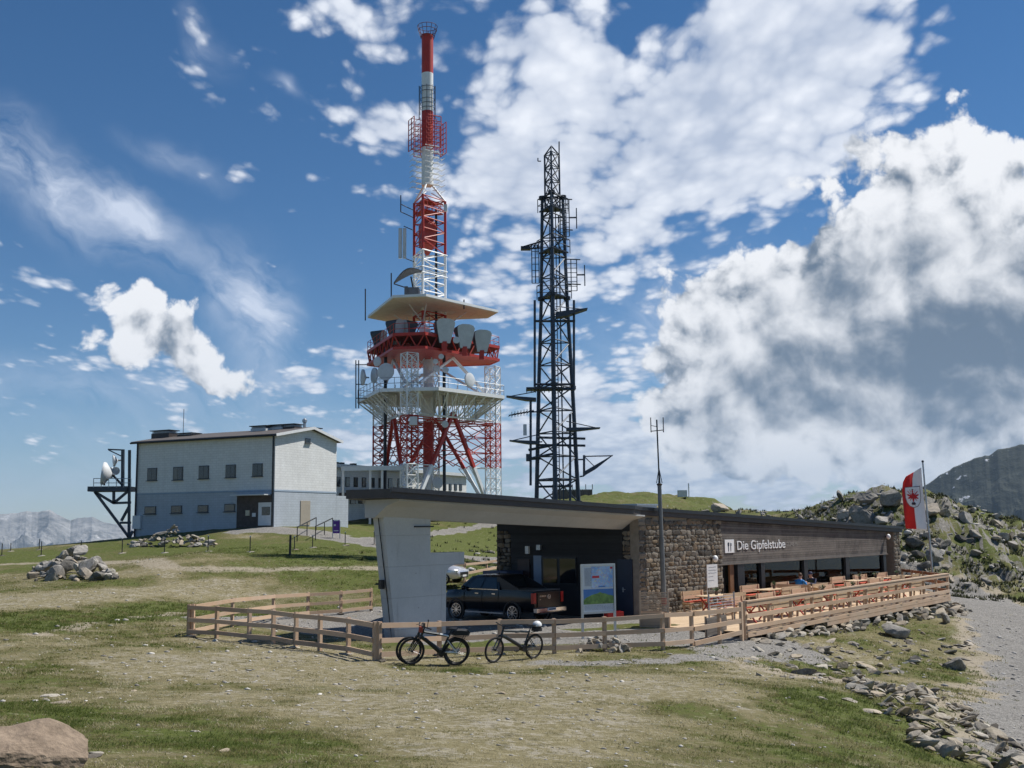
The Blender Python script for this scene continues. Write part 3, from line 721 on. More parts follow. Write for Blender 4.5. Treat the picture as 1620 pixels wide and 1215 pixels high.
    def board(z00, z01, z10, z11, x0, x1):
        g = .012; z01 -= g; z11 -= g
        vs = [(x0, 0, z00), (x1, 0, z10), (x1, 0, z11), (x0, 0, z01), (x0, .055, z00), (x1, .055, z10), (x1, .055, z11), (x0, .055, z01)]
        MB().add(vs, [(0, 1, 2, 3), (7, 6, 5, 4), (0, 4, 5, 1), (1, 5, 6, 2), (2, 6, 7, 3), (3, 7, 4, 0)]).build('cladding_board', MAT['grey_boards'], cl)
    xs = loc2(1348, 860)[0]; nb = 8
    for k in range(nb):
        z = 2.08 + k * .118
        for x0, x1 in ((X0, xs - 2.0), (xs - 1.99, X1)): board(z, z + .118, z, z + .118, x0, x1)
    zl = 2.08 + nb * .118; n2 = 9
    for k in range(n2):
        def zz(x, k): return zl + (top(x) - .012 - zl) * k / n2
        for x0, x1 in ((X0, xs), (xs + .012, X1)): board(zz(x0, k), zz(x0, k + 1), zz(x1, k), zz(x1, k + 1), x0, x1)
    MB().box(((X0 + X1) / 2, .0, 2.05), (X1 - X0, .14, .05)).build('drip_board', MAT['grey_boards'], cl)
    # lettering
    wt = flat('sign_white', (.82, .82, .82), .5)
    xa, za = loc2(1146, 865.5); xb, zb = loc2(1160.5, 866)
    ic = MB().box(((xa + xb) / 2, -.02, 2.95 - .06), (xb - xa, .03, .62)).build('sign_panel', wt, cl)
    bk = flat('sign_dark', (.02, .025, .05), .5); cx = (xa + xb) / 2
    m = MB().box((cx + .1, -.04, 2.81), (.045, .012, .3)).add([(cx + .075, -.046, 2.9), (cx + .16, -.046, 2.9), (cx + .16, -.046, 3.02), (cx + .075, -.046, 3.06)], [(0, 1, 2, 3)])
    m.box((cx - .1, -.04, 2.79), (.045, .012, .28))
    for q in (-.05, 0, .05): m.box((cx - .1 + q, -.04, 3.0), (.022, .012, .13))
    m.box((cx - .1, -.04, 2.925), (.125, .012, .03)).build('knife_and_fork', bk, ic)
    xa, _ = loc2(1164.8, 866); xb, _ = loc2(1241.5, 862)
    t = text_mesh('Die Gipfelstube', .62, wt, 'lettering', cl, .012); wdt = max(v.co.x for v in t.data.vertices)
    t.matrix_local = Matrix.Translation((xa, -.02, 2.70)) @ Matrix.Rotation(R(90), 4, 'X') @ Matrix.Diagonal(((xb - xa) / wdt, 1, 1, 1))
    t2 = text_mesh('2.246 m', .34, flat('faded_paint', (.30, .28, .26), .8), 'faded_lettering', cl, .003); xa, _ = loc2(1245, 862)
    t2.matrix_local = Matrix.Translation((xa, -.008, 2.76)) @ Matrix.Rotation(R(90), 4, 'X')
    # glazed front
    gx = [loc2(px, 900)[0] for px in (1168, 1205, 1273, 1339, 1399)]
    blk = MAT['dark_metal']
    for x, wd in zip(gx, (.62, .36, .40, .46, .36)):
        MB().box((x + wd / 2 - .1, .10, 1.0), (wd, .26, 2.16)).build('window_post', blk, T)
    MB().box(((gx[0] + gx[-1]) / 2, .20, .17), (gx[-1] - gx[0], .18, .54)).build('window_parapet', MAT['grey_boards'], T)
    cur = plain('curtain', (.42, .43, .45), .9, var=.15, scale=8, stretch=(9, 9, .4))
    for i in range(4):
        x0, x1 = gx[i] + (.52, .26, .30, .36)[i], gx[i + 1] - .1
        wdw = MB().box(((x0 + x1) / 2, .11, .47), (x1 - x0, .1, .06)).box(((x0 + x1) / 2, .11, 2.03), (x1 - x0, .1, .06)).build('window', blk, T)
        MB().box(((x0 + x1) / 2, .11, 1.25), (x1 - x0, .012, 1.5)).build('pane', MAT['pane_glass'], wdw)
        MB().box(((x0 + x1) / 2, .19, 1.30), (x1 - x0, .035, .03)).build('blind_rail', MAT['white_paint'], wdw)
        bl = MB(); n = 40
        for k in range(3):
            pass
        xs_ = x1 - .5; pts = [(xs_ + .5 * j / 14, .32 + .04 * math.sin(j * 2.3)) for j in range(15)]
        for (xa_, ya), (xb_, yb) in zip(pts[:-1], pts[1:]): bl.add([(xa_, ya, .45), (xb_, yb, .45), (xb_, yb, 2.05), (xa_, ya, 2.05)], [(0, 1, 2, 3)])
        bl.build('curtain', cur, wdw)
    xd0, xd1 = loc2(1137, 900)[0], loc2(1157, 900)[0]
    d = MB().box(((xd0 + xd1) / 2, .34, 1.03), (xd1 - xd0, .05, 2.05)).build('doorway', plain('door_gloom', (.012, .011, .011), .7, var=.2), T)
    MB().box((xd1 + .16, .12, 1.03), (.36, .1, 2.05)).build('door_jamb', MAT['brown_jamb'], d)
    # room behind the glass
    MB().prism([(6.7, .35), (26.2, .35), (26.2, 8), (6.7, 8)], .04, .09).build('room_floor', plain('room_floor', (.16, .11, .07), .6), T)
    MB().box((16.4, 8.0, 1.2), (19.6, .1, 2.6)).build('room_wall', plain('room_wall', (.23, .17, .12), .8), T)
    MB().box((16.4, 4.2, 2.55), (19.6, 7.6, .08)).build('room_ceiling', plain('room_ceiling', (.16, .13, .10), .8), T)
    MB().box((27.0, 4.7, 1.4), (.3, 7.9, 4.0)).build('side_wall', MAT['mortar'], T)
    # round lamps
    for px, py in ((1131, 884), (1405, 849)):
        x, z = loc2(px, py, -.2); l = MB().tube((x, -.02, z), (x, -.16, z), .05).build('wall_lamp', blk, T)
        MB().ell((x, -.22, z), (.16, .12, .16)).build('lamp_globe', MAT['white_paint'], l, True)
    return T

def rock_mesh(name, mat, rng, sub=2, cut=10, box=False, flatz=None, deep=False):
    """angular stone: a ball cut by random planes"""
    bm = bmesh.new(); bmesh.ops.create_icosphere(bm, subdivisions=sub, radius=1.0)
    planes = []
    if box: planes = [(Vector(a), rng.uniform(.62, .8)) for a in ((1, 0, 0), (-1, 0, 0), (0, 0, 1), (0, 0, -1), (0, -1, 0))]
    for k in range(cut):
        v = Vector((rng.gauss(0, 1), rng.gauss(0, 1), rng.gauss(0, 1) * (1.0 if flatz is None else flatz))).normalized(); planes.append((v, rng.uniform(.34, .72) if deep else rng.uniform(.55, .88)))
    for v in bm.verts:
        for n, d in planes:
            e = v.co.dot(n) - d
            if e > 0: v.co -= n * e
        v.co += Vector((rng.uniform(-1, 1), rng.uniform(-1, 1), rng.uniform(-1, 1))) * (.018 if sub < 4 else .003)
    if deep or sub > 4:
        from mathutils import noise as mn
        off = Vector((rng.uniform(0, 50), rng.uniform(0, 50), rng.uniform(0, 50)))
        for v in bm.verts: v.co += v.co.normalized() * ((mn.fractal(v.co * 2.2 + off, .9, 2.1, 5) * .05 + mn.fractal(v.co * 7 + off, .8, 2.1, 4) * .018) if sub > 2 else mn.noise(v.co * 2.4 + off) * .06)
    if box:
        mx = [max(abs(v.co[i]) for v in bm.verts) for i in range(3)]
        for v in bm.verts: v.co = Vector((v.co[i] / mx[i] for i in range(3)))
    me = bpy.data.meshes.new(name); bm.to_mesh(me); bm.free(); me.materials.append(mat); return me
restaurant()

# ------------------------------------------------------------------ red and white transmitter tower (three-cornered)
plain('dish_grey', (.62, .64, .65), .6, var=.12, scale=2.0)
plain('horn_grey', (.55, .58, .59), .6, var=.14, scale=2.0)
plain('horn_dark', (.060, .070, .085), .6, var=.2, scale=2.0)
plain('underside_panels', (.84, .81, .76), .8, var=.12, scale=1.5)
plain('grating', (.66, .67, .66), .6, .3, var=.2, scale=3.0)
def tri_pt(th, rad, z): return Vector((math.cos(th) * rad, math.sin(th) * rad, z))
def lattice(mb, legs0, legs1, n, r, xbrace=True, hor=True, rh=None, closed=True):
    """bracing between leg lines (lists of bottom and top points)"""
    m = len(legs0); rh = rh or r
    for i in range(m if closed else m - 1):
        j = (i + 1) % m
        for k in range(n):
            a0, a1 = legs0[i].lerp(legs1[i], k / n), legs0[i].lerp(legs1[i], (k + 1) / n)
            b0, b1 = legs0[j].lerp(legs1[j], k / n), legs0[j].lerp(legs1[j], (k + 1) / n)
            if hor: mb.tube(a1, b1, rh, n=5, caps=False)
            if xbrace: mb.tube(a0, b1, r, n=5, caps=False); mb.tube(b0, a1, r, n=5, caps=False)
            else:
                if k % 2: mb.tube(a0, b1, r, n=5, caps=False)
                else: mb.tube(b0, a1, r, n=5, caps=False)
    return mb
def dish(parent, c, d, rad, mat='dish_grey', depth=.35, name='dish'):
    d = Vector(d).normalized(); u = d.orthogonal().normalized(); M = Matrix((u, d.cross(u), d)).transposed()
    k = rad
    o = MB().lathe([(.12 * k, -depth * k - .08), (.55 * k, -depth * k * .75), (.97 * k, -.12 * k), (1.0 * k, 0), (1.0 * k, .10 * k), (.94 * k, .12 * k), (.5 * k, .17 * k), (.0, .19 * k)], 20, c, M).build(name, MAT[mat], parent, True)
    MB().tube(Vector(c) - d * (depth * k + .05), Vector(c) - d * (depth * k + .35), .07).build('mount', MAT['galvanised'], o); return o
def tower():
    D = 110.0; C = at(676, 800, D); gzb = gz(C.x, C.y); TH = [R(-99.4), R(20.6), R(140.6)]
    def zy(py, dist=D, px=672): return at(px, py, dist).z
    base = gzb - .2
    T = thing('broadcast_tower', 'tall red and white lattice transmitter tower with galleries and dishes', 'tower', (C.x, C.y, base))
    L = lambda p: p
    def Z(py, dist=D): return zy(py, dist) - base
    WHT, RED = MAT['white_paint'], MAT['red_paint']
    zA, zB, zC, zP = Z(740), Z(668), Z(576), Z(556)         # colour changes, red platform
    R0 = 7.15
    # corner columns, each a slim four-sided lattice
    zfoot = .05
    for k, th in enumerate(TH):
        cx, cy = math.cos(th) * R0, math.sin(th) * R0; h = .66
        def corners(z): return [Vector((cx + math.cos(th + q) * h * 1.3, cy + math.sin(th + q) * h * 1.3, z)) for q in (0, math.pi / 2, math.pi, -math.pi / 2)]
        for z0, z1, mat, n in ((zfoot + .7, zA, WHT, 4), (zA, zB, RED, 6), (zB, zC, WHT, 6)):
            mb = MB()
            for a, b in zip(corners(z0), corners(z1)): mb.tube(a, b, .075, n=6)
            lattice(mb, corners(z0), corners(z1), n, .034); mb.build('corner_column', mat, T)
        MB().box((cx, cy, .38), (2.2, 2.2, .76)).build('footing', MAT['render_concrete'], T)
    # inverted V struts in each side
    def face_pt(k, t, z, rad=R0):
        a, b = tri_pt(TH[k], rad, z), tri_pt(TH[(k + 1) % 3], rad, z); return a.lerp(b, t)
    for k in range(3):
        top = face_pt(k, .5, Z(657))
        for t in (.05, .95):
            foot = face_pt(k, t, .75); cut = foot.lerp(top, (zA - .75) / (top.z - .75))
            MB().bar(foot, cut, .34, .34).build('strut', WHT, T); MB().bar(cut, top, .34, .34).build('strut', RED, T)
        top2 = face_pt(k, .5, Z(572))
        for t in (.12, .88): MB().bar(face_pt(k, t, Z(617)), top2, .24).build('strut', WHT, T)
        mb = MB()                                          # light ties between columns
        for z0, z1 in ((zA, zA * .67 + zB * .33), (zA * .67 + zB * .33, zA * .33 + zB * .67), (zA * .33 + zB * .67, zB)):
            for t0, t1 in ((0, .25), (1, .75), (.25, .5), (.75, .5)):
                mb.tube(face_pt(k, t0, z0), face_pt(k, t1, z1), .05, n=5); mb.tube(face_pt(k, t1, z0), face_pt(k, t0, z1), .05, n=5)
                mb.tube(face_pt(k, t0, z1), face_pt(k, t1, z1), .05, n=5)
        mb.tube(face_pt(k, 0, zB - .2), face_pt(k, 1, zB - .2), .07, n=5)
        mb.build('tie_bars', RED, T)['kind'] = 'stuff'
        mb = MB()
        for t0, t1, z0, z1 in ((0, .3, .8, zA), (1, .7, .8, zA)): mb.tube(face_pt(k, t0, z1), face_pt(k, t1, z1), .05, n=5); mb.tube(face_pt(k, t0, z0), face_pt(k, t1, z1), .05, n=5)
        mb.tube(face_pt(k, 0, zB + .3), face_pt(k, 1, zB + .3), .06, n=5)
        n = 8
        for i in range(n): mb.tube(face_pt(k, i / n, Z(618) - 2.0), face_pt(k, (i + 1) / n, zB + .3) if i % 2 else face_pt(k, (i + .5) / n, Z(612)), .045, n=5)
        mb.build('tie_bars', WHT, T)['kind'] = 'stuff'
    # core shaft
    for z0, z1, mat in ((.0, zA, WHT), (zA, zB, RED), (zB, zP, WHT)):
        MB().tube((.1, .2, z0), (.1, .2, z1), .55, n=16).build('core_shaft', mat, T, True)
        c0 = [tri_pt(t + .5, 1.7, z0) for t in TH]; c1 = [tri_pt(t + .5, 1.7, z1) for t in TH]; mb = MB()
        for a, b in zip(c0, c1): mb.tube(a, b, .09, n=6)
        lattice(mb, c0, c1, max(2, int((z1 - z0) / 1.9)), .045).build('core_lattice', mat, T)
    MB().tube((1.9, -2.6, .2), (1.9, -2.6, zP), .16, n=8).build('cable_duct', MAT['dark_metal'], T)
    MB().tube((-4.1, -1.9, .2), (-4.1, -1.9, zP), .17, n=8).build('cable_duct', MAT['dark_metal'], T)
    # galleries
    def trunc(rho, delta, z): return [tri_pt(t + s * R(delta), rho, z) for t in TH for s in (-1, 1)]
    def railing(par, ring, mat, h=1.1, rails=(.55, 1.1), r=.03, step=1.3):
        mb = MB(); n = len(ring)
        for i in range(n):
            a, b = ring[i], ring[(i + 1) % n]; m = max(1, int((b - a).length / step))
            for q in range(m): p = a.lerp(b, q / m); mb.tube(p, p + Vector((0, 0, h)), r, n=4)
            for z in rails: mb.tube(a + Vector((0, 0, z)), b + Vector((0, 0, z)), r, n=4)
        mb.build('railing', mat, par)
    def gallery(name, rho, delta, z, mat, deckmat, inner, depth, ribs):
        ring = trunc(rho, delta, z); inn = [Vector((p.x * inner / rho, p.y * inner / rho, z - depth)) for p in ring]
        g = MB().prism([(p.x, p.y) for p in ring], z - .16, z).build(name, deckmat, T); n = len(ring)
        mb = MB()
        for i in range(n):
            a, b, ia, ib = ring[i], ring[(i + 1) % n], inn[i], inn[(i + 1) % n]; m = ribs if (b - a).length > 6 else max(2, ribs // 2)
            mb.bar(a - Vector((0, 0, .12)), b - Vector((0, 0, .12)), .14, .34); mb.tube(ia, ib, .10, n=6)
            for q in range(m + 1):
                o_, i_ = a.lerp(b, q / m), ia.lerp(ib, q / m); up = i_ + Vector((0, 0, depth - .2))
                mb.tube(o_ - Vector((0, 0, .25)), i_, .065, n=5); mb.tube(i_, up, .05, n=5); mb.tube(up, o_ - Vector((0, 0, .25)), .05, n=5)
                mid = o_.lerp(i_, .5); mb.tube(mid, up.lerp(o_, .5), .035, n=4)
                if q < m: i2 = ia.lerp(ib, (q + 1) / m); mb.tube(o_ - Vector((0, 0, .25)), i2, .04, n=4)
        mb.build('support_truss', mat, g); return g, ring
    zg = Z(620.5, 106)
    g, ring = gallery('white_gallery', 7.9, 21.5, zg, WHT, MAT['grating'], 5.0, 2.4, 7); railing(g, ring, MAT['galvanised'])
    zr = zP + .55
    rr = trunc(7.5, 12, zr); g2 = MB().prism([(p.x, p.y) for p in rr], zr - .16, zr).build('red_platform', plain('red_deck', (.20, .028, .02), .6, var=.2), T)
    mb = MB(); low = [p - Vector((0, 0, 1.35)) for p in rr]
    for i in range(6):
        a, b, c, d = rr[i], rr[(i + 1) % 6], low[i], low[(i + 1) % 6]; m = 6 if (b - a).length > 6 else 2
        mb.bar(a, b, .18, .3); mb.bar(c, d, .16, .26); mb.tube(a, Vector((0, 0, zr - .2)), .09, n=5); mb.tube(c, Vector((0, 0, zr - 1.35)), .09, n=5)
        for q in range(m): mb.tube(a.lerp(b, q / m), c.lerp(d, (q + .5) / m), .07, n=5); mb.tube(c.lerp(d, (q + .5) / m), a.lerp(b, (q + 1) / m), .07, n=5)
    mb.build('edge_truss', RED, g2); railing(g2, rr, MAT['red_paint'], 1.1)
    MB().prism([(p.x * .99, p.y * .99) for p in rr], zr - 1.42, zr - 1.36).build('under_deck', MAT['red_paint'], g2)
    # canopy
    zc = Z(492, D); cr = trunc(7.45, 13.0, zc)
    cn = MB().prism([(p.x, p.y) for p in cr], zc - .03, zc + .22).build('canopy', MAT['white_paint'], T)
    hole = trunc(3.0, 13.0, zc - .04)
    n = 0
    for i in range(6):
        a, b, c, d = cr[i], cr[(i + 1) % 6], hole[i], hole[(i + 1) % 6]; m = 8 if (b - a).length > 6 else 3
        for q in range(m):
            p0, p1 = a.lerp(b, (q + .02) / m), a.lerp(b, (q + .98) / m); q0, q1 = c.lerp(d, (q + .02) / m), c.lerp(d, (q + .98) / m)
            for s0, s1 in ((.0, .48), (.5, .97)):
                vs = [p0.lerp(q0, s0), p1.lerp(q1, s0), p1.lerp(q1, s1), p0.lerp(q0, s1)]; vs = [Vector((v.x * .985, v.y * .985, zc - .035)) for v in vs]
                lo = [v - Vector((0, 0, .03)) for v in vs]
                MB().add(vs + lo, [(0, 1, 2, 3), (7, 6, 5, 4), (0, 4, 5, 1), (1, 5, 6, 2), (2, 6, 7, 3), (3, 7, 4, 0)]).build('soffit_panel', MAT['underside_panels'], cn)
    mb = MB()
    for i in range(6): mb.tube(tri_pt(TH[i // 2], 1.9, zc - 1.6), cr[i] * .55 + Vector((0, 0, zc * .45 - .05)), .07, n=5)
    mb.build('canopy_struts', WHT, cn)
    for px, py0, py1, dist in ((578, 507, 457, 113), (619, 478, 432, 106), (734, 489, 474, 107)):
        p0, p1 = at(px, py0, dist), at(px, py1, dist); o = Vector((C.x, C.y, base)); MB().tube(p0 - o, p1 - o, .07, n=6).build('whip_aerial', MAT['dark_metal'], T)
    # upper lattice
    R1 = 1.95; zt0, zt1 = zr, Z(316)
    for z0, z1, mat, n in ((zr, Z(497), RED, 3), (Z(497), Z(401), WHT, 6), (Z(401), zt1, RED, 5)):
        c0, c1 = [tri_pt(t, R1, z0) for t in TH], [tri_pt(t, R1, z1) for t in TH]; mb = MB()
        for a, b in zip(c0, c1): mb.tube(a, b, .14, n=8)
        lattice(mb, c0, c1, n, .055, xbrace=False, rh=.06); mb.build('upper_lattice', mat, T)
    mb = MB(); s0 = [tri_pt(t, R1, zt1) for t in TH]
    for p in s0: mb.tube(p, (p.x * .22, p.y * .22, Z(291)), .11, n=6)
    for p in s0: mb.tube(p, (p.x * .22, p.y * .22, Z(305)), .06, n=6)
    mb.build('mast_struts', WHT, T)
    for zz_ in (Z(322), Z(338)): MB().prism([(math.cos(t) * 1.75, math.sin(t) * 1.75) for t in TH], zz_, zz_ + .12).build('platform', RED, T)
    mb = MB(); zq = Z(338)
    for i in range(3):
        a, b = tri_pt(TH[i], 1.9, zq), tri_pt(TH[(i + 1) % 3], 1.9, zq)
        for h in (.5, 1.0): mb.tube(a + Vector((0, 0, h)), b + Vector((0, 0, h)), .03, n=4)
        for q in range(5): p = a.lerp(b, q / 5); mb.tube(p, p + Vector((0, 0, 1)), .03, n=4)
    mb.build('railing', RED, T)
    MB().lathe([(.15, Z(404)), (.95, Z(389)), (1.02, Z(386)), (1.02, Z(357)), (.55, Z(345)), (.4, Z(345))], 4, M=Matrix.Rotation(R(-20), 3, 'Z')).build('equipment_box', plain('box_red', (.40, .055, .035), .5, var=.12), T)
    MB().tube((.9, .3, zr), (.9, .3, zt1 - 1), .13, n=8).build('cable_duct', MAT['dark_metal'], T)
    mb = MB(); zl0, zl1 = zr, zt1
    for s in (-.2, .2): mb.tube((s, .2, zl0), (s, .2, zl1), .03, n=4)
    for i in range(60): z = zl0 + (zl1 - zl0) * i / 60; mb.tube((-.2, .2, z), (.2, .2, z), .02, n=4)
    mb.build('ladder', MAT['galvanised'], T)
    # side panel aerials on the left
    o = Vector((C.x, C.y, base))
    for dx in (-.25, .2):
        p = at(637, 385, 109.5) - o + Vector((dx, 0, 0)); MB().box((p.x, p.y, p.z), (.34, .3, 3.2)).build('panel_aerial', MAT['horn_grey'], T)
        MB().box((p.x, p.y - .16, p.z), (.30, .03, 3.0)).build('radome', MAT['dish_grey'], T)
    mb = MB()
    for py in (358, 408): p = at(639, py, 109.5) - o; mb.tube(p, (-1.5, 1.2, p.z), .05, n=5)
    for py in (323, 335): p = at(634, py, 109.5) - o; mb.tube(p, (-1.5, 1.2, p.z - .2), .05, n=5)
    p = at(634, 322, 109.5) - o; mb.tube(p - Vector((0, 0, .9)), p + Vector((0, 0, .9)), .06, n=5); mb.build('aerial_brackets', MAT['dark_metal'], T)
    p = at(705, 329, 109) - o; MB().box(p, (.32, .3, .7)).build('panel_aerial', MAT['dish_grey'], T)
    # mast
    zs = [Z(294), Z(234), Z(177), Z(117), Z(56)]
    for i, mat in enumerate((WHT, RED, WHT, RED)): MB().tube((0, 0, zs[i]), (0, 0, zs[i + 1]), .62, n=20).build('mast_section', mat, T, True)
    mb = MB(); zb = zs[4]
    for zz_, rr_ in ((zb - .1, .72), (zb + .55, .98), (zb + 1.0, 1.06)):
        for i in range(20): a, b = 2 * math.pi * i / 20, 2 * math.pi * (i + 1) / 20; mb.tube((math.cos(a) * rr_, math.sin(a) * rr_, zz_), (math.cos(b) * rr_, math.sin(b) * rr_, zz_), .035, n=4)
    for i in range(12): a = 2 * math.pi * i / 12; mb.tube((math.cos(a) * .68, math.sin(a) * .68, zb - .4), (math.cos(a) * 1.06, math.sin(a) * 1.06, zb + 1.0), .03, n=4)
    mb.build('top_basket', plain('dark_red_steel', (.14, .03, .03), .6), T)
    mb = MB()
    for py in (139, 146, 158, 165, 172):
        z = Z(py)
        for i in range(16): a, b = 2 * math.pi * i / 16, 2 * math.pi * (i + 1) / 16; mb.tube((math.cos(a) * .76, math.sin(a) * .76, z), (math.cos(b) * .76, math.sin(b) * .76, z), .028, n=4)
    for i in range(8): a = 2 * math.pi * i / 8; mb.tube((math.cos(a) * .78, math.sin(a) * .78, Z(137)), (math.cos(a) * .78, math.sin(a) * .78, Z(182)), .028, n=4)
    for dx in (-.86, .84): mb.tube((dx, -.2, Z(137)), (dx, -.2, Z(190)), .045, n=5)
    mb.build('ring_aerial', MAT['dark_metal'], T)
    # caged dipole fields: red then white
    for z0, z1, mat, rad, nz in ((Z(241), Z(192), RED, 1.85, 6), (Z(300), Z(240), WHT, 1.8, 7)):
        for k in range(4):
            th = TH[0] + R(38) + k * R(90); u = Vector((math.cos(th), math.sin(th), 0)); w = Vector((-u.y, u.x, 0)); mb = MB()
            for i in range(nz + 1):
                z = z0 + (z1 - z0) * i / nz
                mb.tube(u * .6 + Vector((0, 0, z)), u * rad + Vector((0, 0, z)), .035, n=4)
                if mat is RED: mb.tube(u * rad - w * .75 + Vector((0, 0, z)), u * rad + w * .75 + Vector((0, 0, z)), .05, n=4); mb.tube(u * 1.1 - w * .6 + Vector((0, 0, z)), u * 1.1 + w * .6 + Vector((0, 0, z)), .03, n=4)
                else: mb.tube(u * rad - w * .55 + Vector((0, 0, z)), u * rad + w * .55 + Vector((0, 0, z)), .035, n=4); mb.tube(u * 1.2 - w * .8 + Vector((0, 0, z + .3)), u * 1.2 + w * .8 + Vector((0, 0, z + .3)), .032, n=4)
            if mat is RED:
                for s in (-.75, 0, .75): mb.tube(u * rad + w * s + Vector((0, 0, z0)), u * rad + w * s + Vector((0, 0, z1)), .05, n=4)
                for s in (-.6, .6): mb.tube(u * 1.1 + w * s + Vector((0, 0, z0)), u * 1.1 + w * s + Vector((0, 0, z1)), .03, n=4)
            mb.build('dipole_array', mat, T)
    # horn aerials on the red platform
    def horn(px, py_top, py_bot, wpx, dist, yaw):
        p = at(px, py_bot, dist) - o; h = (py_bot - py_top) / FPX * dist; w = wpx / FPX * dist; M = Matrix.Rotation(R(yaw), 3, 'Z')
        out = [(-.28, 0), (.28, 0), (.46, .62), (.50, .84), (.40, .95), (.2, 1.0), (-.2, 1.0), (-.40, .95), (-.50, .84), (-.46, .62)]
        fr = [M @ Vector((x * w, -.5 * (.25 + y * .75), y * h)) + p for x, y in out]; bk_ = [M @ Vector((x * w * .9, .2 + .75 * y, y * h * .98)) + p for x, y in out]
        hb = MB().loft([fr, bk_]).build('horn_aerial', MAT['horn_dark'], T)
        n_ = M @ Vector((0, -.015, 0)); MB().add([q + n_ for q in fr], [tuple(range(len(fr)))]).build('horn_cover', MAT['horn_grey'], hb)
        MB().bar(p + Vector((0, 0, -.8)), p + Vector((0, 0, .15)), .5, .5).build('horn_foot', MAT['red_paint'], hb)
    for a in ((601, 522, 559, 20, 112, 70), (627, 505, 546, 26, 106, 62), (645, 506, 544, 20, 107, -50), (703, 504, 543, 32, 104, 25), (735, 513, 551, 30, 105, 25), (762, 522, 557, 30, 107, 25)): horn(*a)
    for px, py, dist, rad, d in ((671.5, 522, 104, .52, (.1, -1, 0)), (722, 538, 103, .33, (.1, -1, 0)),
                                 (610.5, 588, 104.5, .86, (-.25, -1, .05)), (574, 597, 107, .82, (-.95, -.35, 0)), (592, 594, 107, .80, (-.9, -.5, 0)), (597, 572, 106, .50, (-.6, -.8, 0)),
                                 (743, 601, 104, .70, (.8, -.65, .05)), (698, 564, 104, .27, (.1, -1, 0)), (689, 572, 104, .27, (.1, -1, 0)), (690, 583, 105, .36, (0, -1, .1)), (705, 585, 105, .32, (0, -1, .1)),
                                 (692, 764, 108, .58, (.5, -.9, .1)), (704, 671, 106, .35, (.4, -.9, 0))):
        dish(T, at(px, py, dist) - o, d, rad)
    p = at(654, 666, 102) - o; MB().box(p, (.7, .5, .8)).build('equipment_cabinet', MAT['dish_grey'], T)
    mb = MB()
    for px in (563, 567.5): a, b = at(px, 570, 107) - o, at(px, 646, 107) - o; mb.tube(a, b, .06, n=5)
    for py in (577, 608, 630): mb.tube(at(563, py, 107) - o, at(581, py, 107) - o, .05, n=5)
    mb.build('aerial_frame', MAT['dark_metal'], T)
    # cabin and big parabola on the canopy
    p = at(655, 462, 108) - o; MB().box((p.x - .75, p.y, zc + 1.1), (.35, 1.4, 1.9)).box((p.x, p.y, zc + 1.1), (1.1, 1.3, 1.7)).build('roof_cabin', MAT['horn_dark'], T)
    a, b = at(623, 449, 107) - o, at(668, 430, 108) - o; mb = MB(); d = (b - a); pr = []
    for i in range(9):
        t = i / 8; c = a.lerp(b, t) + Vector((0, 0, .55 * math.sin(t * math.pi))); wd = .15 + 1.2 * math.sin(t * math.pi); pr.append([c + Vector((0, -wd, 0)), c + Vector((0, wd, 0)), c + Vector((0, wd, .1)), c + Vector((0, -wd, .1))])
    mb.loft(pr).tube(a.lerp(b, .6), a.lerp(b, .75) - Vector((0, 0, 2.6)), .08).tube(a, a.lerp(b, .5) - Vector((0, 0, 1.1)), .06).build('parabola', MAT['dark_metal'], T)
    mb = MB()
    for py in (402, 428, 437):
        for i in range(3): mb.tube(tri_pt(TH[i], 2.2, Z(py)), tri_pt(TH[(i + 1) % 3], 2.2, Z(py)), .05, n=5)
    mb.build('maintenance_rails', WHT, T)
    return T
tower()

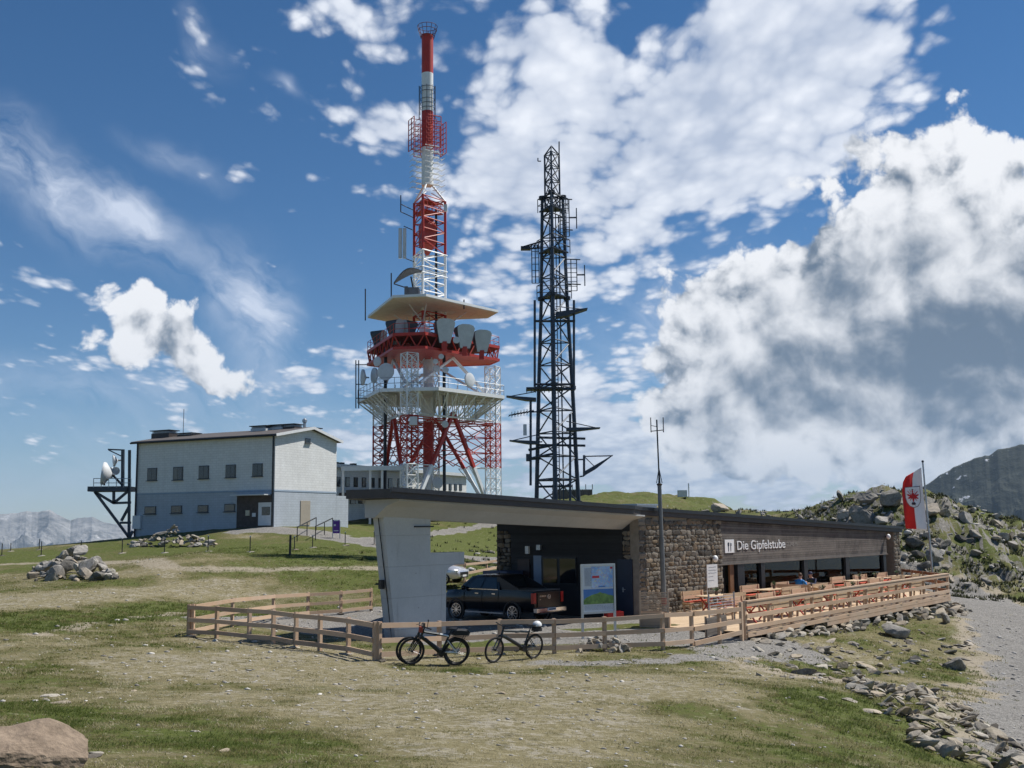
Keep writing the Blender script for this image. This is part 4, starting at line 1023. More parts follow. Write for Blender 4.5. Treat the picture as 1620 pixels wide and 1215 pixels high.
# ------------------------------------------------------------------ dark lattice mast behind the restaurant
def dark_mast():
    D = 75.0; C = at(881, 800, D); b0 = gz(C.x, C.y) - .1; TH = [R(-95.4), R(24.6), R(144.6)]
    T = thing('lattice_mast', 'dark blue-grey three-legged steel lattice mast bristling with aerials', 'mast', (C.x, C.y, b0)); o = Vector((C.x, C.y, b0))
    def Z(py): return at(875, py, D).z - b0
    ST = MAT['steel_blue']; lev = [(0.0, 1.78), (Z(795), 1.70), (Z(612), 1.38), (Z(470), 1.06), (Z(310), .86)]
    for (z0, r0), (z1, r1) in zip(lev[:-1], lev[1:]):
        for th in TH:
            MB().tube(tri_pt(th, r0, z0), tri_pt(th, r1, z1), .17 - .002 * z0, .17 - .002 * z1, n=10).build('leg', ST, T, True)
            MB().tube(tri_pt(th, r1, z1 - .12), tri_pt(th, r1, z1 + .12), .26, n=10).build('flange', MAT['dark_metal'], T)
        c0, c1 = [tri_pt(t, r0, z0) for t in TH], [tri_pt(t, r1, z1) for t in TH]
        lattice(MB(), c0, c1, max(1, int(round((z1 - z0) / 1.55))), .055, xbrace=False, rh=.05).build('bracing', ST, T)
    z0, z1 = Z(310), Z(243); mb = MB(); c0, c1 = [tri_pt(t, .62, z0 - 1) for t in TH], [tri_pt(t, .60, z1) for t in TH]
    for a, b in zip(c0, c1): mb.tube(a, b, .075, n=6)
    lattice(mb, c0, c1, 4, .04)
    for p in c1: mb.tube(p, (0, 0, Z(231)), .05, n=5)
    mb.build('top_section', ST, T)
    mb = MB()                                               # ladder and cables in the middle
    for x in (-.22, .22): mb.tube((x, .1, .2), (x, .1, Z(330)), .035, n=4)
    for i in range(66): z = .3 + i * .32; mb.tube((-.22, .1, z), (.22, .1, z), .02, n=4)
    mb.tube((.5, .3, .2), (.45, .2, Z(340)), .05, n=4); mb.build('ladder', ST, T)
    for py, rad in ((332, 1.15), (398, 1.25), (470, 1.3)):
        z = Z(py); pl = MB().prism([(math.cos(t) * rad, math.sin(t) * rad) for t in TH], z, z + .1).build('platform', MAT['dark_metal'], T); mb = MB()
        for i in range(3):
            a, b = tri_pt(TH[i], rad * 1.1, z), tri_pt(TH[(i + 1) % 3], rad * 1.1, z)
            for h in (.5, 1.0): mb.tube(a + Vector((0, 0, h)), b + Vector((0, 0, h)), .03, n=4)
            mb.tube(a, a + Vector((0, 0, 1.0)), .03, n=4)
        mb.build('railing', ST, pl)
    z = Z(618); pl = MB().box((-.75, -.9, z), (2.6, 1.3, .14)).build('platform', MAT['dark_metal'], T); mb = MB()
    for i in range(9): mb.box((-2.0 + i * .31, -.9, z - .1), (.05, 1.35, .14))
    mb.build('joist', ST, pl)
    def P(px, py, d=74.0): return at(px, py, d) - o
    for px, y0, y1 in ((846, 475, 612), (908, 475, 615), (839.5, 632, 768), (902, 655, 792)):
        MB().tube(P(px, y0), P(px, y1), .085, n=8).build('aerial_pole', ST, T)
    mb = MB()
    for y in (508, 608, 616): mb.tube(P(845, y), P(910, y), .09, n=6)
    for y in (652, 700, 727): mb.tube(P(838, y), P(858, y - 1), .05, n=5)
    for y in (692, 704): mb.tube(P(850, y), P(926, y + (2 if y < 700 else 1)), .09, n=6)
    for y in (712, 726): mb.tube(P(836, y), P(880, y - 9), .10, n=6)
    for y in (760, 770): mb.tube(P(850, y), P(905, y - 1), .09, n=6)
    mb.build('cross_arms', ST, T)
    def fin(p, q, hgt, nm='fin_aerial'):
        """log-periodic aerial: long wedge with a stay"""
        a, b = P(*p), P(*q); d = (b - a); mb = MB()
        mb.extrude([(0, -.05), (0, -hgt), (d.length * .35, -hgt * .9), (d.length, 0), (d.length, .06)], a, d.normalized(), (0, 0, 1), (0, 1, 0), -.42, .42)
        mb.tube(a + Vector((0, 0, .42)), b, .035, n=5); mb.build(nm, MAT['steel_blue'], T)
    fin((848, 629), (801, 628), .26); fin((852, 697), (806, 698), .26); fin((896, 676), (949, 678), .26); fin((879, 494), (929, 490), .42)
    a = P(924, 746); b = P(969, 721); d = b - a; mb = MB()
    mb.extrude([(0, .0), (0, -.3), (d.length * .4, -.28), (d.length, 0), (d.length, .05)], a, d.normalized(), (0, 0, 1), (0, 1, 0), -.42, .42)
    c = P(924, 722); mb.tube(c, b, .045, n=5).tube(P(924, 720), P(924, 753), .09, n=6).tube(c, a.lerp(b, .35), .035, n=5).tube(P(915, 727), P(924, 727), .05).tube(P(917, 754), P(924, 753), .05); mb.build('fin_aerial', MAT['steel_blue'], T)
    mb = MB(); a, b = P(805, 657), P(845, 650); mb.tube(a, b, .035, n=4)
    for i in range(7): p = a.lerp(b, .12 + i * .12); mb.tube(p + Vector((0, -.5, .15)), p + Vector((0, .5, -.15)), .02, n=4); mb.tube(p + Vector((-.25, 0, -.12)), p + Vector((.25, 0, .12)), .02, n=4)
    mb.build('yagi_aerial', ST, T)
    MB().box(P(830.5, 680), (.24, .3, .75)).build('panel_aerial', MAT['dish_grey'], T); MB().box(P(835, 724), (.24, .3, .5)).build('equipment_box', MAT['horn_dark'], T)
    def panel(px0, px1, py0, py1, nz=6, d=74.0, out=None):
        mb = MB(); a, b = P(px0, py0, d), P(px1, py1, d)
        for x in (a.x, (a.x + b.x) / 2, b.x): mb.tube((x, a.y, a.z), (x, a.y, b.z), .035, n=4)
        for i in range(nz + 1): z = a.z + (b.z - a.z) * i / nz; mb.tube((a.x, a.y, z), (b.x, a.y, z), .025, n=4)
        if out:
            c = P(*out, d); zm = (a.z + b.z) / 2; mb.tube((b.x, a.y, zm), (c.x, a.y, zm), .06, n=5).tube((c.x, a.y, zm - .8), (c.x, a.y, zm + .7), .04, n=5)
            for z in (a.z, b.z + .5): mb.tube((a.x, a.y, z), (c.x - .3, a.y - .2, z - .1), .045, n=5)
        mb.build('dipole_panel', ST, T)
    panel(890, 901, 315, 374, 8, 74, (912, 340)); panel(894, 913, 410, 460, 7, 74, (925, 435)); panel(841, 853, 388, 448, 6); panel(886, 896, 330, 380, 8, 74.6)
    a, b = P(825, 393), P(855, 388); mb = MB()
    for dz in (-.2, .25): mb.tube(a + Vector((0, 0, dz * .3)), b + Vector((0, 0, dz)), .06, n=5)
    for i in range(5): t = i / 5; mb.tube(a.lerp(b, t) + Vector((0, 0, -.2 * (.3 + .7 * t))), a.lerp(b, t + .15) + Vector((0, 0, .25 * (.3 + .7 * t))), .045, n=5)
    mb.box(a + Vector((.3, 0, 0)), (.7, .5, .22)); mb.build('boom_aerial', MAT['dark_metal'], T)
    MB().tube(P(884.5, 224), P(884.5, 262), .05, n=6).build('whip_aerial', MAT['dark_metal'], T)
    MB().tube(P(851, 250), P(851, 255), .04).tube(P(851, 255), P(856, 255), .04).build('stub_aerial', MAT['dark_metal'], T)
    for th in TH: MB().box((math.cos(th) * 1.78, math.sin(th) * 1.78, .2), (.9, .9, .6)).build('footing', MAT['render_concrete'], T)
    return T
dark_mast()

# ------------------------------------------------------------------ station building on the left
def block_mat(name, col, scale=1.0):
    """painted masonry with shallow courses"""
    m, b = begin(name); oc = objco()
    sp = nd('ShaderNodeSeparateXYZ'); lk(oc, sp.inputs[0])
    br = nd('ShaderNodeTexBrick'); lk(vec((S(sp.outputs[0]) + S(sp.outputs[1])) * 1.0, S(sp.outputs[2]), 0.0), br.inputs['Vector'])
    br.inputs['Scale'].default_value = 1.0; br.inputs['Brick Width'].default_value = .42; br.inputs['Row Height'].default_value = .2; br.inputs['Mortar Size'].default_value = .012
    br.inputs['Color1'].default_value = (*[c * 1.03 for c in col], 1); br.inputs['Color2'].default_value = (*[c * .95 for c in col], 1); br.inputs['Mortar'].default_value = (*[c * .80 for c in col], 1)
    co = worldco(); n1 = noise(co, .5, 5, .6); n2 = noise(vec(S(sp.outputs[0]) * 3, S(sp.outputs[1]) * 3, S(sp.outputs[2]) * .25), 1.0, 4, .6)
    f = clamp01((n1 - .5) * 1.0 + (n2 - .5) * .9 + .45)
    mm = nd('ShaderNodeMix', data_type='RGBA', blend_type='MULTIPLY'); mm.inputs[0].default_value = 1.0; lk(br.outputs['Color'], mm.inputs[6]); lk(mixc(f, (.80, .79, .77), (1, 1, 1)), mm.inputs[7])
    lk(mm.outputs[2], b.inputs['Base Color']); b.inputs['Roughness'].default_value = .85; bump(b, S(br.outputs['Fac']) * -1.0, .35, .02); return m
block_mat('white_masonry', (.77, .78, .77)); block_mat('blue_masonry', (.47, .52, .575))
plain('roof_sheet', (.11, .095, .085), .7, var=.25, scale=.8)
plain('trim_white', (.66, .67, .67), .6, var=.08)
stone_mat('entry_stone', (.05, .043, .04), (.14, .12, .11), (.12, .08, .06), .0)
plain('frame_pale', (.075, .08, .085), .6); glass('window_curtain', (.055, .05, .04), .12)
class Pl:
    """upright plane through a plan line; pixel -> (distance along it, height)"""
    def __init__(s, p, q): s.p = Vector(p[:2]); s.d = (Vector(q[:2]) - s.p); s.len = s.d.length; s.d.normalize(); s.n = Vector((-s.d.y, s.d.x))
    def at(s, px, py, off=0.0):
        r = ray(px, py); t = ((s.p + s.n * off).dot(s.n)) / (r.x * s.n.x + r.y * s.n.y); q = Vector((r.x, r.y)) * t - s.p; return q.dot(s.d), EYE + r.z * t
def station():
    K = at(433, 833, 85.0); LCn = K.xy + Vector((-.894, .447)) * 14.8; L = 14.8; Dp = 8.2
    z0 = 2.6; ang = math.atan2(-.447, .894)
    T = thing('station_building', 'two-storey white and pale blue station building with shallow gable roof', 'building', (LCn.x, LCn.y, z0), ang)
    F = Pl(LCn, K.xy); gd = Vector((.447, .894)); G = Pl(K.xy, K.xy + gd * 8.6)
    def P(pl, zx, zy): x, z = pl.at(130 + zx / 3.767, 630 + zy / 3.767); return x, z - z0
    ze = P(F, 720, 245)[1]; zband = P(F, 720, 556)[1]; ridge = ze + .78
    lw = MB().prism([(0, 0), (L, 0), (L, Dp), (0, Dp)], -.8, zband - .14).build('lower_wall', MAT['blue_masonry'], T)
    uw = MB().add([(0, 0, zband), (L, 0, zband), (L, Dp, zband), (0, Dp, zband), (0, 0, ze), (L, 0, ze), (L, Dp, ze), (0, Dp, ze), (0, Dp * .55, ridge), (L, Dp * .55, ridge)],
                  [(0, 3, 2, 1), (0, 1, 5, 4), (2, 3, 7, 6), (1, 2, 6, 9, 5), (3, 0, 4, 8, 7), (4, 5, 9, 8), (8, 9, 6, 7)]).build('upper_wall', MAT['white_masonry'], T)
    MB().box((L / 2, Dp / 2, zband - .07), (L + .06, Dp + .06, .137)).build('storey_band', plain('band_blue', (.30, .37, .45), .8), T)
    oh = .38; t = .16
    def slope(y): return ze + (ridge - ze) * (y / (Dp * .55) if y < Dp * .55 else (Dp - y) / (Dp * .45))
    ys = [-oh, Dp * .55, Dp + oh]; zs = [ze - .07, ridge + .05, ze - .09]
    rf = MB().loft([[Vector((x, y, z + t * s)) for y, z, s in ((ys[0], zs[0], 0), (ys[1], zs[1], 0), (ys[2], zs[2], 0), (ys[2], zs[2], 1), (ys[1], zs[1], 1), (ys[0], zs[0], 1))] for x in (-oh, L + oh)]).build('roof', MAT['roof_sheet'], T)
    MB().tube((-oh, -oh - .05, zs[0] + .03), (L + oh, -oh - .05, zs[0] + .03), .075).build('gutter', MAT['dark_metal'], rf)
    for ya, za, yb, zb in ((ys[0], zs[0], ys[1], zs[1]), (ys[1], zs[1], ys[2], zs[2])): MB().bar((L + oh + .02, ya, za + .06), (L + oh + .02, yb, zb + .06), .04, .22).build('verge_board', MAT['trim_white'], rf)
    for x, y in ((.12, -.10), (L - .12, -.10)): MB().tube((x, y, ze), (x, y, -.4), .065).build('downpipe', MAT['dark_metal'], T)
    def window(pl, zx0, zx1, zy0, zy1, two=True, gable=False, par=None):
        x0, z1_ = P(pl, zx0, zy0); x1, z0_ = P(pl, zx1, zy1); w, h, cx, cz_ = x1 - x0, z1_ - z0_, (x0 + x1) / 2, (z0_ + z1_) / 2
        M = Matrix.Identity(4) if not gable else Matrix.Translation((L, 0, 0)) @ Matrix.Rotation(R(90), 4, 'Z')
        fr = link('window', MB().box((0, 0, 0), (w, .10, h)).mesh('window', MAT['frame_pale']), par); fr.matrix_local = M @ Matrix.Translation((cx, -.012, cz_))
        n = 2 if two else 1
        for k in range(n):
            pw = (w - .10) / n - .03; pn = link('pane', MB().box((0, 0, 0), (pw, .02, h - .14)).mesh('pane', MAT['window_dark'] if (k + int(zx0)) % 5 else MAT['window_curtain']), fr)
            pn.location = (-(w - .10) / 2 + (k + .5) * (w - .10) / n, -.05, 0)
        s = link('window_sill', MB().box((0, 0, 0), (w + .14, .16, .05)).mesh('sill', MAT['horn_dark']), fr); s.location = (0, -.07, -h / 2 - .02)
        return fr
    for a in ((392, 445, 417, 490), (545, 600, 410, 487), (698, 755, 403, 480), (858, 915, 397, 472), (1018, 1075, 390, 465)): window(F, *a, True, False, uw)
    for a in ((375, 440, 645, 690), (533, 595, 640, 685), (692, 752, 637, 680), (850, 912, 630, 675)): window(F, *a, False, False, lw)
    window(G, 1328, 1358, 238, 270, True, True, uw)
    cur = plain('net_curtain', (.45, .44, .40), .9)
    x0, z1 = P(F, 925, 578); x1, zz0 = P(F, 1130, 770)
    en = MB().box(((x0 + x1) / 2, -.015, (z1 + zz0) / 2 - .2), (x1 - x0, .06, z1 - zz0 + .4)).build('entrance_wall', MAT['entry_stone'], lw)
    x0, z1 = P(F, 1055, 622); x1, zz0 = P(F, 1130, 758); d = MB().box(((x0 + x1) / 2, -.06, (z1 + zz0) / 2), (x1 - x0, .07, z1 - zz0)).build('door', MAT['trim_white'], lw)
    a0, b1 = P(F, 1076, 648); a1, b0 = P(F, 1124, 697); MB().box(((a0 + a1) / 2, -.10, (b0 + b1) / 2), (a1 - a0, .02, b1 - b0)).build('pane', MAT['window_dark'], d)
    a0, b1 = P(F, 980, 668); a1, b0 = P(F, 1001, 700); MB().box(((a0 + a1) / 2, -.09, (b0 + b1) / 2), (a1 - a0, .1, b1 - b0)).build('letter_box', plain('cream_metal', (.55, .50, .36), .6), en)
    a0, b1 = P(F, 1015, 684); a1, b0 = P(F, 1036, 706); MB().box(((a0 + a1) / 2, -.05, (b0 + b1) / 2), (a1 - a0, .02, b1 - b0)).build('notice', MAT['trim_white'], en)
    a0, b1 = P(F, 925, 570); a1, b0 = P(F, 1128, 576); MB().box(((a0 + a1) / 2, -.45, b0 + .02), (a1 - a0, .9, .08)).build('porch_roof', MAT['horn_grey'], lw)
    a0, b1 = P(F, 312, 700); a1, b0 = P(F, 355, 778); MB().box(((a0 + a1) / 2, -.12, (b0 + b1) / 2), (a1 - a0, .2, b1 - b0)).build('meter_box', MAT['trim_white'], lw)
    y0, b1 = P(G, 1300, 610); y1, b0 = P(G, 1355, 756); MB().box((L + .02, (y0 + y1) / 2, (b0 + b1) / 2), (.06, y1 - y0, b1 - b0)).build('side_door', plain('beige_door', (.34, .30, .24), .7), lw)
    for zx in (412, 566, 722, 881, 1040):
        x, _ = P(F, zx, 520); MB().box((x, -.006, (zband + P(F, zx, 492)[1]) / 2), (.02, .012, P(F, zx, 492)[1] - zband - .1)).build('wall_joint', MAT['horn_grey'], uw)
    # things on the roof
    for zx0, zx1, zy0, yd, dark in ((437, 548, 195, 3.0, True), (590, 682, 212, 3.4, True), (1027, 1122, 168, 4.0, False), (1137, 1215, 162, 4.6, False), (1200, 1292, 158, 4.8, True), (1325, 1405, 180, 6.0, True)):
        fr = (zx0 + zx1) / 2; x = P(F, fr, 240)[0] * 1.0; pp = Pl(F.p + F.n * yd, F.p + F.n * yd + F.d); x, zt_ = pp.at(130 + fr / 3.767, 630 + zy0 / 3.767); xa, _ = pp.at(130 + zx0 / 3.767, 690); xb, _ = pp.at(130 + zx1 / 3.767, 690)
        zb_ = slope(yd) - .1; ht = max(.45, zt_ - z0 - zb_); w = xb - xa
        v = MB().box((x, yd, zb_ + ht * .35), (w * .94, 1.1, ht * .7)).build('roof_vent', MAT['roof_edge'] if dark else MAT['horn_grey'], rf); mb = MB()
        for i in range(3): mb.box((x, yd, zb_ + ht * (.74 + .07 * i)), (w * .9, 1.05, ht * .03))
        mb.box((x, yd, zb_ + ht * .82), (w * .5, .6, ht * .3)); mb.build('louvre', MAT['galvanised'], v)
        MB().box((x, yd, zb_ + ht), (w * 1.05, 1.3, .07)).build('vent_cap', MAT['dark_metal'], v)
    pp = Pl(F.p + F.n * 3, F.p + F.n * 3 + F.d); x, zt_ = pp.at(291, 647); MB().tube((x, 3, ze), (x, 3, zt_ - z0), .035).build('rod_aerial', MAT['galvanised'], rf)
    x, zt_ = pp.at(460.5, 664); MB().tube((x, 4.8, ze + 1), (x, 4.8, zt_ - z0), .12).lathe([(.12, 0), (.2, .05), (.2, .25), (.0, .4)], 10, (x, 4.8, zt_ - z0 - .1)).build('flue', MAT['galvanised'], rf)
    # low annex beyond the gable
    MB().box((L - 1.5, Dp + .9, 1.9), (3.0, 1.76, 4.2)).build('annex', MAT['blue_masonry'], T)
    return T
station()

def rear_building():
    p, q = at(522, 800, 101), at(738, 800, 124); z0 = 4.2; F = Pl(p.xy, q.xy); L = F.len; ang = math.atan2(F.d.y, F.d.x)
    T = thing('operations_building', 'white flat-roofed building with small windows behind the lattice tower', 'building', (p.x, p.y, z0), ang)
    zt_ = (F.at(540, 736)[1] + F.at(730, 757)[1]) / 2 - z0
    w = MB().box((L / 2, 4, zt_ / 2 - .5), (L, 8, zt_ + 1.0)).build('wall', MAT['white_masonry'], T)
    rf = MB().box((L / 2, 4, zt_ + .14), (L + .8, 8.8, .26)).build('roof', MAT['roof_sheet'], T); MB().box((L / 2, -.42, zt_ + .16), (L + .9, .06, .34)).build('roof_trim', MAT['horn_grey'], rf)
    for px in (557, 566, 585): x, z = F.at(px, 736); MB().box((x, 2, zt_ + .45), (.5, .5, .5)).build('roof_vent', MAT['dark_metal'], rf)
    for px in (711, 714): x, z = F.at(px, 745); MB().tube((x, 2, zt_), (x, 2, zt_ + .9), .04).build('rod_aerial', MAT['dark_metal'], rf)
    def win(px, py, wpx, hpx):
        x, z = F.at(px, py); x2, _ = F.at(px + wpx, py); _, z2 = F.at(px, py + hpx); x1, h = x2 - x, z - z2
        f = MB().box((x, -.01, z - z0), (x1, .08, h)).build('window', MAT['dark_metal'], w); MB().box((x, -.06, z - z0), (x1 * .82, .02, h * .9)).build('pane', MAT['window_dark'], f)
    for px in (535, 549.5, 562.5, 575.5, 589, 602, 617, 632, 647): win(px, 762 + (px - 535) * .03, 6.4, 15.5)
    for px in (703.5, 712, 720.5, 728.5): win(px, 770.5 + (px - 703) * .02, 4.2, 10)
    for px in (545, 558, 571): win(px, 794, 9, 6)
    x, z = F.at(545.5, 760); 
    for px in (542.5,): x, z = F.at(px, 760); MB().tube((x, -.12, zt_), (x, -.12, -.4), .06).build('downpipe', MAT['dark_metal'], w)
    a0, b1 = F.at(580, 816); a1, b0 = F.at(590, 830); MB().box(((a0 + a1) / 2, -.3, .6), (a1 - a0, .5, 1.2)).build('service_hatch', plain('violet_grey', (.10, .10, .17), .6), w)
    x0, _ = F.at(536, 780); x1, _ = F.at(606, 780); MB().box(((x0 + x1) / 2, -.9, F.at(560, 783)[1] - z0), (x1 - x0, 1.7, .3)).build('porch_roof', MAT['roof_edge'], w)
    return T
rear_building()
def pipe_bridge():
    a, b = at(541, 741.5, 100), at(646, 740, 103); o = Vector((a.x, a.y, gz(a.x, a.y)))
    T = thing('pipe_bridge', 'pale steel beam on posts leading to the lattice tower', 'steel beam', o); MB().bar(a - o, b - o, .45, .42).build('beam', MAT['dish_grey'], T)
    for t in (.02, .42, .60, .98):
        p = a.lerp(b, t) - o; g = gz(*(a.lerp(b, t)).xy) - o.z; MB().bar(p, (p.x, p.y, g - .1), .2, .2).build('post', MAT['dish_grey'], T)
pipe_bridge()
def dish_platform():
    d = 92.5; base = at(203, 852, d); o = Vector((base.x, base.y, gz(base.x, base.y) - .1)); T = thing('dish_platform', 'dark steel cantilever platform carrying dishes beside the station building', 'antenna platform', o)
    def P(px, py, dd=d): return at(px, py, dd) - o
    mb = MB(); st = MAT['steel_blue']
    for dd in (91.6, 93.4):
        for a, b in (((204, 850), (150, 778)), ((204, 850), (205, 712)), ((150, 778), (180, 796)), ((180, 796), (205, 775)), ((180, 796), (180, 778)), ((190, 827), (207, 827)), ((180, 796), (207, 795)), ((192, 824), (205, 800)), ((205, 850), (210, 840))):
            mb.bar(P(*a, dd), P(*b, dd), .20, .20)
    mb.build('support_frame', st, T)
    a, b = P(147, 774), P(208, 774); MB().box(((a + b) / 2), (b.x - a.x, 2.4, .42)).build('platform', MAT['steel_blue'], T); mb = MB()
    for dd in (91.3, 93.7):
        for px in (148, 160, 172, 184, 196, 207): mb.tube(P(px, 771, dd), P(px, 757, dd), .035, n=5)
        for py in (757, 764): mb.tube(P(148, py, dd), P(207, py, dd), .03, n=5)
    mb.build('railing', MAT['galvanised'], T)
    MB().bar(P(194, 771), P(194.5, 711), .24, .24).bar(P(171, 711), P(197, 712), .12, .12).bar(P(172, 712), P(193, 722), .09, .09).build('dish_mast', st, T)
    dish(T, P(164, 749, 91.8), (-1, -.28, .12), .98, depth=.6); dish(T, P(180, 729, 92.5), (-.92, -.42, -.1), .52, depth=.5); dish(T, P(176, 748, 93.4), (-.8, -.6, 0), .5); dish(T, P(183, 745, 93), (.3, -.9, 0), .35)
    MB().bar(P(165, 768), P(165, 752), .12).bar(P(172, 745), P(194, 768), .16).build('dish_mounts', MAT['dark_metal'], T)
dish_platform()

# ------------------------------------------------------------------ fences
def fence(name, label, pts, tops, post=.105, rails=(.90, .53, .17), rw=.135, th=.045, front=None, group=None, mat='fence_larch', feet=True, side=-1):
    """post and rail: pts = ground points (Vector), tops = height of post above ground"""
    o = pts[0].copy(); T = thing(name, label, 'fence', o, 0, group)
    for i, (p, h) in enumerate(zip(pts, tops)):
        q = p - o; d = (pts[min(i + 1, len(pts) - 1)] - pts[max(i - 1, 0)]); a = math.atan2(d.y, d.x)
        piece('post', (q.x, q.y, q.z + (h + .01) / 2 - .12), (post, post, h + .26), MAT[mat], T, Matrix.Rotation(a, 3, 'Z'))
        if feet and i % 2 == 0:
            f = link('foot_stone', random.choice(SLABS), T); f.matrix_local = Matrix.Translation(q + Vector((random.uniform(-.1, .1), -.05, .02))) @ Matrix.Rotation(random.uniform(0, 6), 4, 'Z') @ Matrix.Diagonal((.26, .2, .06, 1))
    for i in range(len(pts) - 1):
        d = (pts[i + 1] - pts[i]); n = Vector((d.y, -d.x, 0)).normalized() * (side * -1 * (post / 2 + th / 2 + .001))
        for k, f in enumerate(rails):
            a = pts[i] - o + Vector((0, 0, tops[i] * f + (.0 if k else .03))) + n; b = pts[i + 1] - o + Vector((0, 0, tops[i + 1] * f + (.0 if k else .03))) + n
            e = (b - a).normalized() * -.002; jx = random.uniform(-.012, .012)
            barpiece('rail', a - e * (1 if i else -post * 22) + Vector((0, 0, jx)), b + e * (1 if i < len(pts) - 2 else -post * 22) + Vector((0, 0, jx * .5)), th, rw * random.uniform(.94, 1.05), MAT[mat], T)
    return T
_rg = random.Random(11)
ROCKS = [rock_mesh('boulder_shape_%d' % k, MAT['gneiss'], _rg, 3, cut=8, deep=True) for k in range(10)]
SLABS = [rock_mesh('slab_shape_%d' % k, MAT['slate'], _rg, 2, cut=8, deep=True) for k in range(8)]
PEBS = [rock_mesh('stone_shape_%d' % k, MAT['gneiss'], _rg, 2, cut=8, deep=True) for k in range(6)]
def gpt(px, py, z=None):
    p = atz(px, py, z) if z is not None else hit(px, py); p.z = gz(p.x, p.y); return p
def between(pxs):
    return [hit(*p) for p in pxs]
fl = between([(298, 1007), (342.5, 1010), (394, 1015), (432, 1019), (468, 1025), (506, 1030), (551, 1036), (593, 1046)])
fence('post_and_rail_fence', 'three-rail larch fence round the grass left of the concrete pillar, shaded side', fl, [1.03] * len(fl), side=-1)
fb = [fl[0] + Vector((.12, .05, 0))] + between([(367, 992), (432, 981), (487, 976), (539, 972), (587, 967)])
fence('post_and_rail_fence', 'sunlit larch fence running back from the grass corner to the concrete pillar', fb, [1.03] * len(fb), side=-1)
br_ = fb[-1]; tmp = thing('leaning_board', 'short larch board leaning against the end of the sunlit fence', 'board', br_ + Vector((.45, .2, 0)))
barpiece('board', (.35, 0, -.02), (0, 0, 1.0), .03, .14, MAT['larch'], tmp)
fr_px = [(593, 1046), (695, 1040), (791, 1036), (877, 1034), (957, 1031), (1049, 1029), (1095, 1024)]
frr = between(fr_px); frr[0] = fl[-1] + Vector((.12, 0, 0))
ftop = [1.03, 1.02, 1.04, 1.03, 1.06, 1.18, 1.16]
fence('post_and_rail_fence', 'larch fence with the bicycles leaning on it, in front of the information board', frr, ftop, side=-1)
# far fence stub behind the forecourt
fs = [hit(735, 926) + Vector((-1.6, 0, 0)), hit(735, 926), hit(770, 916), hit(805, 908)]
fence('post_and_rail_fence', 'larch fence beyond the forecourt, in front of the silver car', fs, [1.25, 1.25, 1.0, 1.0], feet=False)

